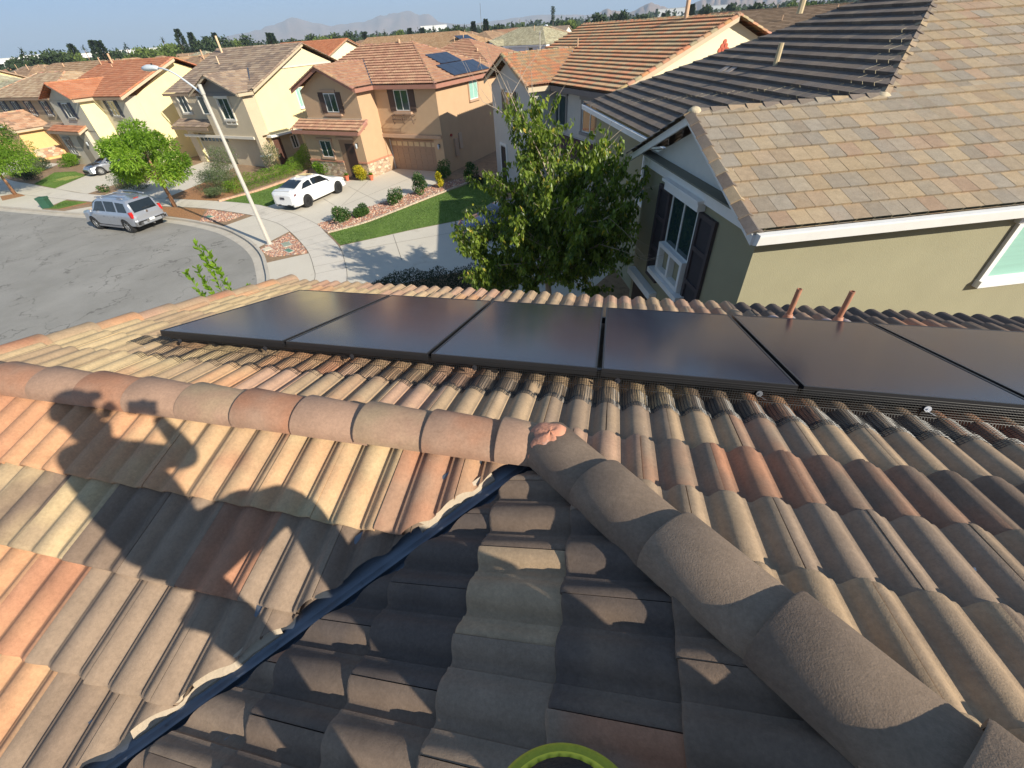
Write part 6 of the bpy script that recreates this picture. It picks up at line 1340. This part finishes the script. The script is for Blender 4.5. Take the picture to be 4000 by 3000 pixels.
# ---------------- the photographer ----------------
def rel(r,f,u): h=Vector((-.2582,.9661,0)); rt=Vector((.9661,.2582,0)); return rt*r+h*f+Vector((0,0,u))
PER_=thing('person','person in a cap standing on the roof ridge taking a photo, one leg raised','person',tuple(CAM+rel(-.05,-.4,-1.40)))
PB=PER_.location.copy()
def skin(name,verts,edges,radii,matr,parent,sub=2):
    me=bpy.data.meshes.new(name); me.from_pydata([tuple(Vector(v)) for v in verts],edges,[]); o=bpy.data.objects.new(name,me); COL.objects.link(o)
    md=o.modifiers.new('s','SKIN'); sv=me.skin_vertices[0].data
    for i,rr in enumerate(radii): sv[i].radius=(rr,rr) if not isinstance(rr,tuple) else rr
    sv[0].use_root=True
    s2=o.modifiers.new('u','SUBSURF'); s2.levels=sub; s2.render_levels=sub
    dg=bpy.context.evaluated_depsgraph_get(); m2=bpy.data.meshes.new_from_object(o.evaluated_get(dg)); bpy.data.objects.remove(o)
    m2.materials.clear(); m2.materials.append(matr); m2.polygons.foreach_set('use_smooth',[True]*len(m2.polygons))
    return link(bpy.data.objects.new(name,m2),parent)
def Q(r,f,u): return CAM+rel(r,f,u)-PB
skinm=mat('skin',lin((196,146,116)),.6,.05); shirt=mat('dark_shirt',(.035,.04,.055),.9,.15,20,.002,200); trou=mat('dark_trousers',(.04,.04,.045),.9,.15,20,.002,200)
# rel coords (right, forward, up) from the phone lens
V=dict(pelvis=(.06,-.40,-.52),belly=(.04,-.40,-.32),chest=(.02,-.41,-.12),neck=(.0,-.39,.06),head=(-.02,-.35,.20),crown=(-.02,-.35,.32),
 hipL=(.0,-.39,-.60),kneeL=(.06,-.37,-.95),ankL=(.11,-.42,-1.26),toeL=(.14,-.28,-1.32),
 hipR=(.14,-.37,-.56),kneeR=(.43,-.12,-.53),ankR=(.36,-.2,-1.16),toeR=(.38,-.06,-1.24),
 shL=(-.12,-.41,.0),elL=(-.17,-.25,-.16),wrL=(-.13,-.13,.0),shR=(.17,-.41,.0),elR=(.33,-.28,-.17),wrR=(.15,-.13,.0))
ks=list(V); ed=[('pelvis','belly'),('belly','chest'),('chest','neck'),('neck','head'),('head','crown'),('pelvis','hipL'),('hipL','kneeL'),('kneeL','ankL'),('ankL','toeL'),('pelvis','hipR'),('hipR','kneeR'),('kneeR','ankR'),('ankR','toeR'),('chest','shL'),('shL','elL'),('elL','wrL'),('chest','shR'),('shR','elR'),('elR','wrR')]
rad=dict(pelvis=.165,belly=.16,chest=.17,neck=.055,head=.095,crown=.07,hipL=.11,kneeL=.085,ankL=.06,toeL=.035,hipR=.13,kneeR=.10,ankR=.065,toeR=.035,shL=.08,elL=.06,wrL=.028,shR=.08,elR=.06,wrR=.028)
body=skin('body',[Q(*V[k]) for k in ks],[(ks.index(a),ks.index(b_)) for a,b_ in ed],[rad[k] for k in ks],shirt,PER_)
body.data.materials.append(skinm); body.data.materials.append(trou)
for p in body.data.polygons:
    c=p.center+PB-CAM
    p.material_index=1 if c.z>.04 else (2 if c.z<-.42 else 0)
def hand(wr,pts_dir,side):
    wr=Vector(wr); mb_v=[wr,wr+Vector(pts_dir)*.05]; e=[(0,1)]; rr=[.026,.030]
    return mb_v,e,rr
# hands: palm plus five separate fingers holding the phone
for sgn,w in ((-1,V['wrL']),(1,V['wrR'])):
    w=Vector(w); vs=[Q(*w),Q(w.x-sgn*.010,w.y+.012,w.z+.035)]; es=[(0,1)]; rs=[.026,.027]
    pal=Vector((w.x-sgn*.018,w.y+.025,w.z+.055)); vs.append(Q(*pal)); es.append((1,2)); rs.append(.026)
    for i in range(4):
        a=Vector((pal.x-sgn*.004,pal.y+.008,pal.z+.022-.016*i)); b_=a+Vector((-sgn*.022,.016,.008)); c=b_+Vector((-sgn*.022,-.006,.0)); n0=len(vs)
        vs+=[Q(*a),Q(*b_),Q(*c)]; es+=[(2,n0),(n0,n0+1),(n0+1,n0+2)]; rs+=[.0095,.0088,.0078]
    a=Vector((pal.x-sgn*.015,pal.y-.008,pal.z+.012)); b_=a+Vector((-sgn*.028,-.008,.016)); n0=len(vs); vs+=[Q(*a),Q(*b_)]; es+=[(1,n0),(n0,n0+1)]; rs+=[.011,.0095]
    skin('hand',vs,es,rs,skinm,PER_,1)
capm=mat('dark_cap',(.03,.03,.035),.9,.1)
mb=MB(); c=Q(-.02,-.345,.27)
vs=[]
for i in range(7):
    t=math.pi*.5*i/6
    for k in range(18):
        a=2*math.pi*k/18; vs.append(c+Vector((.108*math.sin(t)*math.cos(a),.118*math.sin(t)*math.sin(a),.115*math.cos(t))))
mb.add(vs,[(i*18+k,(i+1)*18+k,(i+1)*18+(k+1)%18,i*18+(k+1)%18) for i in range(6) for k in range(18)])
for s in range(8):
    pass
br=[]; 
for k in range(9):
    a=R_(-62+k*15.5); br.append((math.sin(a)*.10-.02,-.345+math.cos(a)*.105,.265)); 
n_=len(br); out=[(x*1.05,y+.055+.02*math.cos((k-4)/4*1.3),.245) for k,(x,y,z) in enumerate(br)]
mb.add([Q(*p) for p in br]+[Q(*p) for p in out],[(k,k+1,n_+k+1,n_+k) for k in range(n_-1)])
mb.build('cap',capm,PER_,True)
for sgn in (-1,1):
    mb=MB(); mb.blob(Q(-.02+sgn*.10,-.355,.20),.028,8,6,1.4); mb.build('ear',skinm,PER_,True)
mb=MB(); mb.blob(Q(-.02,-.238,.19),.018,8,6,1.5); mb.build('nose',skinm,PER_,True)
for sgn in (-1,1):
    mb=MB(); mb.blob(Q(-.02+sgn*.033,-.262,.215),.012,8,6); mb.build('eye',DARK,PER_,True)
mb=MB(); mb.blob(Q(-.02,-.252,.15),.02,8,6,.3); mb.build('mouth',mat('lips',lin((160,92,84)),.6,.05),PER_,True)
for nm in (('ankL','toeL'),('ankR','toeR')):
    a=Vector(V[nm[0]]);b_=Vector(V[nm[1]]); skin('shoe',[Q(*(a+Vector((0,-.05,-.03)))),Q(*((a+b_)/2+Vector((0,0,-.01)))),Q(*(b_+Vector((0,.03,0))))],[(0,1),(1,2)],[.048,.05,.042],DARK,PER_,2)
# unidentified black object with a yellow-green ribbed rim, built as a pouch
yel=mat('hi_vis_trim',(.42,.42,.03),.7,.12,60,.001,300); yel2=mat('hi_vis_edge',(.85,.78,.06),.7,.08); padm=mat('pouch_black',(.015,.015,.016),.75,.3,60,.003,150)
kp=Q(.022,.030,-.655); ax=Vector(rel(.0,.55,.83)).normalized()
s1=ax.cross(Vector((1,0,0))).normalized(); s2=ax.cross(s1)
mb=MB(); rings=[(.076,-.035),(.072,.0),(.058,.022),(.032,.034),(.006,.038)]; vs=[]
for (q,h) in rings:
    for k in range(28):
        a=2*math.pi*k/28; vs.append(kp+(s1*math.cos(a)+s2*math.sin(a))*q+ax*h)
mb.add(vs,[(i*28+k,i*28+(k+1)%28,(i+1)*28+(k+1)%28,(i+1)*28+k) for i in range(4) for k in range(28)]); pad=mb.build('tool_pouch',padm,PER_,True); mb=MB(); mb.tube([kp-ax*.02,kp+Vector((.0,-.14,.05)),Q(.05,-.26,-.52)],.02,8); mb.build('pouch_strap',padm,PER_,True)
K=160
def ringband(prof_f,nm,m_):
    mb=MB(); vs=[]; n0=0
    for k in range(K):
        a=2*math.pi*k/K; rr=s1*math.cos(a)+s2*math.sin(a); P_=prof_f(k); n0=len(P_)
        for (q,h) in P_: vs.append(kp+rr*q+ax*h)
    mb.add(vs,[(k*n0+i,k*n0+i+1,((k+1)%K)*n0+i+1,((k+1)%K)*n0+i) for k in range(K) for i in range(n0-1)]); mb.build(nm,m_,pad,True)
ringband(lambda k: ((.083,-.04),(.089,-.022),(.090,-.004),(.086,.010),(.078,.016),(.071,.014)),'rim',yel)
ringband(lambda k: ((.0712,.0142),(.068,.015),(.064+.0025*math.cos(k*math.pi/2.5),.012),(.064+.0025*math.cos(k*math.pi/2.5),.006)),'stitched_edge',yel2)
ph=thing('phone','black smartphone held up in both hands by the person on the roof','phone',tuple(CAM+rel(.0,-.012,-.0)))
mb=MB(); Mx=Matrix.Identity(3)
f3=fwd; r3=rgt; u3=upv
Mr=Matrix((r3,u3,f3)).transposed()
mb.box(-f3*.012+r3*.01-u3*.02,(.158,.076,.008),Mr); mb.build('phone_body',mat('phone_black',(.02,.02,.022),.25,.05),ph)

bk=thing('shade_bag','unseen dark bag added to cast shade, standing on the hip tiles beside the person','shade_bag',tuple(CAM+rel(.93,-.42,-1.16)),R_(15))  # unseen bag, added to cast the extra shade beside the person
mb=MB(); secs=[(0,.17,.12),(.06,.21,.15),(.30,.22,.16),(.50,.20,.14),(.60,.15,.10),(.64,.05,.04)]; vs=[]
for (z,w,d_) in secs:
    for k in range(20):
        a=2*math.pi*k/20; vs.append((math.copysign(abs(math.cos(a))**.6,math.cos(a))*w,math.copysign(abs(math.sin(a))**.6,math.sin(a))*d_,z))
mb.add(vs,[(i*20+k,i*20+(k+1)%20,(i+1)*20+(k+1)%20,(i+1)*20+k) for i in range(5) for k in range(20)]+[tuple(range(20)),tuple(range(100,120))]); bb_=mb.build('bag_body',mat('shade_bag_fabric',(.03,.035,.045),.9,.2,30,.002,200),bk,True)
mb=MB(); mb.bx(-.12,.12,-.21,-.13,.06,.30); mb.build('front_pocket',MATS['shade_bag_fabric'],bk)
for x in (-.09,.09):
    mb=MB(); mb.tube([(x,.13,.56),(x,.21,.42),(x,.20,.22),(x,.13,.08)],.018,6); mb.build('shoulder_strap',MATS['shade_bag_fabric'],bk,True)
# ---------------- vehicles ----------------
TYRE=mat('tyre',(.02,.02,.02),.85,.1); CGL=glassmat('car_glass',(.012,.016,.018),.04,.7); CHR=mat('chrome',(.62,.62,.63),.15,.02,metal=1.); RED=mat('tail_light_red',(.55,.01,.01),.15,.05,coat=.8); HL=mat('headlight_glass',(.55,.58,.6),.1,.05,coat=.8)
def paint(n,c,metal=0.,rough=.3,coat=1.): return mat(n,c,rough,.01,3,0,1,metal=metal,coat=coat)
def wheel(par,x,y,r,w,rimm,side,spokes=7):
    M=[]; mb=MB(); n_=28; prof_=[(r*.66,-w/2),(r*.93,-w/2),(r,-w*.32),(r,w*.32),(r*.93,w/2),(r*.66,w/2)]
    vs=[(x+math.cos(2*math.pi*k/n_)*q,y+s,r+math.sin(2*math.pi*k/n_)*q) for k in range(n_) for q,s in prof_]
    mb.add(vs,[(k*6+i,k*6+i+1,((k+1)%n_)*6+i+1,((k+1)%n_)*6+i) for k in range(n_) for i in range(5)]); wh=mb.build('wheel',TYRE,par,True,angle=40)
    mb=MB(); yo=y+side*w*.42; yi=y+side*w*.1
    vs=[(x+math.cos(2*math.pi*k/n_)*q,yy,r+math.sin(2*math.pi*k/n_)*q) for k in range(n_) for q,yy in ((r*.68,yo),(r*.61,yo),(r*.58,yi))]
    mb.add(vs,[(k*3+i,k*3+i+1,((k+1)%n_)*3+i+1,((k+1)%n_)*3+i) for k in range(n_) for i in range(2)])
    for k in range(spokes):
        a=2*math.pi*k/spokes; c=Vector((math.cos(a),0,math.sin(a))); s=Vector((-math.sin(a),0,math.cos(a))); o=Vector((x,yo-side*.01,r)); o2=Vector((x,yo-side*.03,r))
        mb.add([o+s*r*.10,o-s*r*.10,o+c*r*.64-s*r*.06,o+c*r*.64+s*r*.06,o2+s*r*.1,o2-s*r*.1,o2+c*r*.64-s*r*.06,o2+c*r*.64+s*r*.06],[(0,1,2,3),(0,3,7,4),(1,5,6,2)])
    mb.tube([(x,yo-side*.02,r),(x,yo+side*.006,r)],r*.14,12); mb.build('rim',rimm,wh,False)
    mb=MB(); mb.tube([(x,yi,r),(x,yi-side*.01,r)],r*.6,20); mb.build('brake_disc',DARK,wh)
def car(name,label,cat,loc,rz,st,wheels,wr,pm_,rimm,gl,scale=1.,pillars=(),roofm=None,extra=None,lip=.0,suv=False,z0=.0,hoodm=None,tilt=0.):
    """st: stations from rear to front (x, zlow, zbelt, ztop, wlow, wbelt, wtop)"""
    t=thing(name,label,cat,loc,rz); t.scale=(scale,)*3; t.rotation_euler=(0,tilt,rz)
    # fine resample
    def interp(x):
        for a,b_ in zip(st,st[1:]):
            if a[0]<=x<=b_[0]:
                f_=(x-a[0])/(b_[0]-a[0]); return [p+(q-p)*f_ for p,q in zip(a,b_)]
        return list(st[-1] if x>st[-1][0] else st[0])
    xs=sorted(set([s[0] for s in st]+[st[0][0]+(st[-1][0]-st[0][0])*i/60 for i in range(61)]))
    def ring(x,full=True):
        _,zl,zb,zt,wl,wb,wt=interp(x); arch=None
        pts=[(0,zl),(wl*.85,zl),(wl,zl+.08),(wl*1.0+ (wb-wl)*.4,zl+(zb-zl)*.35),(wb,zl+(zb-zl)*.68),(wb*.985,zb-.05),(wb*.955,zb)]
        g=[(wb*.93+(wt-wb*.93)*k,zb+(zt-zb)*k) for k in (.12,.5,.86)] if zt-zb>.06 else [(wb*.9,zb+(zt-zb)*.4),(wb*.8,zb+(zt-zb)*.7),(wb*.7,zb+(zt-zb)*.9)]
        top=[(g[-1][0]*.90,zt-.008 if zt-zb>.06 else zt),(g[-1][0]*.5,zt+.012),(0,zt+.018)]
        # wheel arches cut up into the sill
        for wx in wheels:
            d=abs(x-wx)
            if d<wr*1.22:
                za=wr+math.sqrt(max(0,(wr*1.2)**2-d*d))
                pts=[(a if b_>za or i==0 else a,max(b_,za) if i>0 else b_) for i,(a,b_) in enumerate(pts)]
        return pts+g+top
    R0=[ring(x) for x in xs]; m=len(R0[0]); mb=MB(); hd_=MB(); 
    for sg in (1,-1):
        vs=[(x,sg*p[0],p[1]) for x,r in zip(xs,R0) for p in r]; mb.add(vs,[(i*m+k,i*m+k+1,(i+1)*m+k+1,(i+1)*m+k) for i in range(len(xs)-1) for k in range(1,m-1)])
    mb.add([(xs[0],p[0],p[1]) for p in R0[0][1:]]+[(xs[0],-p[0],p[1]) for p in reversed(R0[0][1:])],[tuple(range(2*(m-1)))]); mb.add([(xs[-1],p[0],p[1]) for p in R0[-1][1:]]+[(xs[-1],-p[0],p[1]) for p in reversed(R0[-1][1:])],[tuple(range(2*(m-1)))])
    bd=mb.build('body',pm_,t,True,True,angle=38)
    ub=MB(); ub.bx(st[0][0]+.15,st[-1][0]-.15,-st[3][4]*.8,st[3][4]*.8,st[3][1]+.02,st[3][1]+.35); ub.build('underbody',DARK,t)
    wi=MB()
    for wx in wheels: wi.tube([(wx,-st[3][4]*.98,wr),(wx,st[3][4]*.98,wr)],wr*1.16,20)
    wi.build('wheel_well',DARK,t)
    # glass: side, rear, front panes follow the greenhouse
    def sidept(x,k,sg,o=.006):
        _,zl,zb,zt,wl,wb,wt=interp(x); return Vector((x,sg*(wb*.93+(wt-wb*.93)*k+o),zb+(zt-zb)*k))
    for (xa,xb,ka,kb,xa2,xb2) in gl['side']:
        for sg in (1,-1):
            g=MB(); n_=8; vs=[]
            for i in range(n_+1):
                f_=i/n_; 
                for k in range(4):
                    kk=ka+(kb-ka)*k/3; x=(xa+(xa2-xa)*k/3)+((xb+(xb2-xb)*k/3)-(xa+(xa2-xa)*k/3))*f_; vs.append(sidept(x,kk,sg))
            g.add(vs,[(i*4+k,i*4+k+1,(i+1)*4+k+1,(i+1)*4+k) for i in range(n_) for k in range(3)]); g.build('side_window',CGL,t,True)
    for (nm,x0,x1,w0,w1) in gl['ends']:
        g=MB(); vs=[]; n_=6
        for i in range(n_+1):
            x=x0+(x1-x0)*i/n_; _,zl,zb,zt,wl,wb,wt=interp(x); w=w0+(w1-w0)*i/n_
            for k in range(7): y=-w+2*w*k/6; vs.append((x,y,zt+.026-.012*(abs(y)/max(w,.01))**2))
        g.add(vs,[(i*7+k,i*7+k+1,(i+1)*7+k+1,(i+1)*7+k) for i in range(n_) for k in range(6)]); g.build(nm,CGL,t,True)
    ww=.23 if not suv else .27
    for wx in wheels:
        for sg in (1,-1): wheel(t,wx,sg*(st[3][4]-ww*.42),wr,ww,rimm,sg,6 if suv else 9)
    for sg in (1,-1):
        mx_=gl['mirror']; _,zl,zb,zt,wl,wb,wt=interp(mx_); g=MB(); g.blob((mx_,sg*(wb+.10),zb+.09),.10,8,6,.75); g.build('mirror',pm_,t,True)
        for hx in gl.get('handles',()):
            _,zl,zb,zt,wl,wb,wt=interp(hx); g=MB(); g.box((hx,sg*(wb*1.0+.01),zb-.16),(.16,.03,.03)); g.build('door_handle',CHR if suv else pm_,t)
    # door seams
    for hx in gl.get('seams',()):
        for sg in (1,-1):
            r=ring(hx); g=MB(); q=[(hx,sg*(p[0]+.002),p[1]) for p in r[2:7]]
            g.add(q+[(v[0]+.012,v[1],v[2]) for v in q],[(k,k+1,6+k-1+0,5+k) for k in range(4)]); g.build('door_seam',DARK,t,fix=False)
    if extra: extra(t,interp)
    return t
WHP=paint('pearl_white_paint',(.80,.80,.79)); SIL=paint('silver_paint',(.44,.46,.50),.55,.32); GRYP=paint('coupe_silver',(.40,.41,.43),.6,.28); CARB=paint('coupe_black_hood',(.02,.02,.022),.0,.25); BLUP=paint('dark_blue_paint',(.012,.03,.12),.2,.25); BRIM=mat('black_rim',(.03,.03,.032),.35,.05,metal=.5); SRIM=mat('silver_rim',(.62,.63,.64),.25,.03,metal=.8)
SED=[(-2.42,.32,.82,.86,.60,.66,.40),(-2.36,.22,.98,1.03,.82,.80,.55),(-2.15,.20,1.04,1.10,.90,.88,.60),(-1.75,.20,1.0,1.14,.92,.91,.62),(-1.25,.19,.98,1.30,.92,.92,.60),(-.75,.18,.97,1.42,.92,.92,.59),(-.2,.18,.95,1.45,.92,.92,.60),(.35,.18,.93,1.41,.92,.92,.60),(.85,.18,.92,1.20,.92,.92,.62),(1.30,.19,.92,.98,.92,.91,.72),(1.9,.20,.84,.89,.91,.88,.70),(2.25,.22,.74,.78,.85,.80,.62),(2.42,.30,.62,.66,.62,.60,.40)]
def sed_extra(t,ip):
    for sg in (1,-1):
        g=MB(); g.prism([(-2.40,sg*.30,.86),(-2.30,sg*.80,.92),(-2.14,sg*.885,.93),(-2.12,sg*.89,.86),(-2.30,sg*.82,.80),(-2.42,sg*.40,.80)],.03,(-.03,sg*.3,.4)); g.build('tail_light',mat('dark_tail_light',(.12,.01,.02),.15,.05,coat=.8),t)
        g=MB(); g.prism([(2.38,sg*.45,.62),(2.22,sg*.80,.68),(1.95,sg*.89,.74),(2.0,sg*.90,.66),(2.25,sg*.83,.60),(2.42,sg*.5,.58)],.03,(.3,sg*.3,.4)); g.build('headlight',HL,t)
        g=MB(); g.prism([(-2.43,sg*.25,.30),(-2.38,sg*.70,.30),(-2.36,sg*.70,.36),(-2.43,sg*.25,.36)],.03,(-1,0,0)); g.build('bumper_insert',DARK,t)
    g=MB(); g.bx(-2.455,-2.43,-.16,.16,.66,.78); g.build('licence_plate',mat('plate_dark',(.05,.05,.06),.4,.1),t)
    g=MB(); g.prism([(-2.30,-.6,1.09),(-2.12,-.6,1.115),(-2.12,.6,1.115),(-2.30,.6,1.09)],.02); g.build('boot_lip',WHP,t)
    g=MB(); vs=[(-.35,-.36,1.478),(.15,-.36,1.472),(.15,.36,1.472),(-.35,.36,1.478)]; g.poly(vs); g.build('sunroof',mat('sunroof_glass',(.10,.07,.05),.1,.05,coat=.6),t,fix=False)
    g=MB(); g.prism([(-1.05,-.02,1.41),(-.9,-.02,1.46),(-.9,.02,1.46),(-1.05,.02,1.41)],.05); g.build('antenna_fin',WHP,t)
a=Vector((-19.80,23.81,0));b_=Vector((-19.23,27.38,0)); dr=(b_-a).normalized(); ctr=(a+b_)/2+Vector((-dr.y,dr.x,0))*.80
car('sedan','white sedan with black wheels parked nose-in on the tan house driveway','car',(ctr.x,ctr.y,.02),math.atan2(dr.y,dr.x),SED,(-1.42,1.42),.335,WHP,BRIM,dict(side=[(-1.55,-.62,.16,.80,-1.15,-.60),(-.55,.95,.16,.82,-.50,.42)],ends=[('rear_window',-1.85,-1.0,.62,.52),('windscreen',.45,1.20,.55,.66)],mirror=.72,handles=(-.75,.25),seams=(-.58,.62)),scale=1.08,extra=sed_extra)
SUVS=[(-2.62,.45,.95,1.0,.70,.80,.70),(-2.56,.42,1.12,1.30,.92,.92,.78),(-2.45,.40,1.14,1.72,.96,.96,.76),(-2.28,.38,1.14,1.86,.98,.98,.74),(-1.2,.36,1.13,1.92,.99,.99,.72),(-.2,.36,1.12,1.92,.99,.99,.72),(.45,.36,1.12,1.88,.99,.99,.72),(.95,.36,1.13,1.66,.99,.98,.74),(1.30,.38,1.14,1.24,.99,.97,.80),(1.8,.40,1.10,1.18,.98,.95,.80),(2.35,.42,1.02,1.08,.95,.90,.78),(2.58,.48,.85,.90,.80,.80,.60)]
def suv_extra(t,ip):
    for sg in (1,-1):
        g=MB(); g.box((-2.50,sg*.90,1.12),(.16,.16,.34)); g.build('tail_light',RED,t)
        g=MB(); g.tube([(-2.0,sg*.66,1.99),(-1.6,sg*.66,2.02),(.1,sg*.66,2.02),(.5,sg*.66,1.96)],.022,8); g.build('roof_rail',CHR,t,True)
        for x0 in (-2.0,.0): g=MB(); g.box((x0+.1,sg*.66,1.97),(.45,.08,.07)); g.build('rail_foot',SIL,t)
        g=MB(); g.bx(-1.15,1.15,sg*.93-.10,sg*.93+.10,.30,.38); g.build('running_board',mat('board_grey',(.2,.2,.21),.5,.05),t)
        g=MB(); g.box((-2.62,sg*.78,.60),(.16,.40,.26)); g.build('bumper_corner',CHR,t)
        g=MB(); g.box((-2.71,sg*.82,.60),(.02,.16,.12)); g.build('fog_reflector',DARK,t)
    for y in (-.35,.35): g=MB(); g.tube([(-1.9,y,1.955),(.3,y,1.965)],.02,6); g.build('roof_bar',CHR,t)
    g=MB(); g.bx(-2.70,-2.56,-.95,.95,.50,.74); g.build('rear_bumper',SIL,t)
    g=MB(); g.bx(-2.72,-2.69,-.80,.80,.66,.72); g.build('bumper_step',DARK,t)
    g=MB(); g.bx(-2.725,-2.70,-.17,.17,.78-.16,.90-.16); g.build('licence_plate',WHITE,t)
    g=MB(); g.tube([(-2.75,.30,.64),(-2.60,.30,.64)],.075,12); g.build('round_emblem',CHR,t)
    g=MB(); g.tube([(-2.58,0,1.12),(-2.62,0,1.12)],.075,16); g.build('badge',CHR,t); 
    g=MB(); g.box((-2.585,-.05,1.33),(.03,.42,.025)); g.build('wiper',DARK,t)
    g=MB(); g.box((-2.30,0,1.885),(.06,.30,.03)); g.build('brake_light',RED,t)
    g=MB(); g.tube([(-2.75,.0,.42),(-2.5,.0,.42)],.04,8); g.build('tow_hitch',CHR,t)
    g=MB(); g.add([(-2.575,-.70,1.22),(-2.575,.70,1.22),(-2.43,.66,1.76),(-2.43,-.66,1.76)],[(0,1,2,3)]); o=g.build('rear_window',CGL,t,fix=False); o.location=(-.03,0,.0)
a=Vector((-29.18,19.23,0));b_=Vector((-32.31,19.70,0)); dr=(b_-a).normalized(); ctr=(a+b_)/2-Vector((-dr.y,dr.x,0))*.86
car('suv','silver sport utility car with roof rails parked at the kerb of the street','car',(ctr.x,ctr.y,-.13),math.atan2(dr.y,dr.x),SUVS,(-1.56,1.56),.39,SIL,SRIM,dict(side=[(-2.2,-1.35,.12,.82,-2.12,-1.35),(-1.2,-.25,.12,.84,-1.2,-.25),(-.15,1.15,.12,.84,-.15,.62)],ends=[('windscreen',.55,1.26,.62,.80)],mirror=1.0,handles=(-.9,.1),seams=(-1.28,-.2,1.02)),extra=suv_extra,suv=True,scale=1.0)
CP=[(-2.12,.25,.72,.80,.70,.72,.5),(-2.0,.20,.88,.95,.86,.84,.55),(-1.6,.18,.90,1.04,.91,.89,.58),(-1.0,.17,.88,1.22,.92,.89,.55),(-.4,.16,.86,1.31,.91,.88,.53),(.1,.16,.85,1.28,.90,.88,.53),(.65,.16,.84,1.04,.90,.88,.58),(.95,.17,.83,.90,.90,.88,.70),(1.5,.18,.76,.82,.91,.86,.68),(1.95,.18,.64,.68,.86,.78,.6),(2.14,.22,.50,.54,.66,.6,.4)]
def cp_extra(t,ip):
    g=MB(); vs=[]
    for i in range(7):
        x=.98+i*.17; s=ip(x); w=s[6]*.95
        for k in range(5): vs.append((x,-w+2*w*k/4,s[3]+.028-.01*abs(k-2)))
    g.add(vs,[(i*5+k,i*5+k+1,(i+1)*5+k+1,(i+1)*5+k) for i in range(6) for k in range(4)]); g.build('hood',CARB,t,True)
    g=MB(); g.bx(2.02,2.16,-.62,.62,.24,.44); g.build('grille',DARK,t)
    for sg in (1,-1): g=MB(); g.prism([(2.05,sg*.52,.58),(1.85,sg*.80,.66),(1.62,sg*.88,.72),(1.66,sg*.89,.64),(1.92,sg*.84,.56),(2.1,sg*.6,.52)],.03,(.3,sg*.3,.4)); g.build('headlight',HL,t)
a=Vector((-46.70,32.22,0)); dr=Vector((math.cos(R_(-108)),math.sin(R_(-108)),0)); ctr=a-dr*1.3+Vector((dr.y,-dr.x,0))*(-.05)+Vector((-.85,.1,0))
car('coupe','silver sports coupe with a black bonnet on the driveway of the orange roofed house','car',(ctr.x,ctr.y,.02),math.atan2(dr.y,dr.x),CP,(-1.3,1.32),.33,GRYP,SRIM,dict(side=[(-1.2,.75,.14,.80,-.9,.25)],ends=[('rear_window',-1.5,-.8,.55,.48),('windscreen',.2,.9,.5,.64)],mirror=.55,handles=(-.6,),seams=(-.75,.62)),extra=cp_extra)
car('parked_car','dark blue car half hidden behind the pear tree on the shaded driveway','car',(-5.4,20.6,.02),R_(35+180),SED,(-1.42,1.42),.335,BLUP,SRIM,dict(side=[(-1.55,-.62,.16,.80,-1.15,-.60),(-.55,.95,.16,.82,-.50,.42)],ends=[('rear_window',-1.85,-1.0,.62,.52),('windscreen',.45,1.20,.55,.66)],mirror=.72,handles=(-.75,.25),seams=(-.58,.62)))
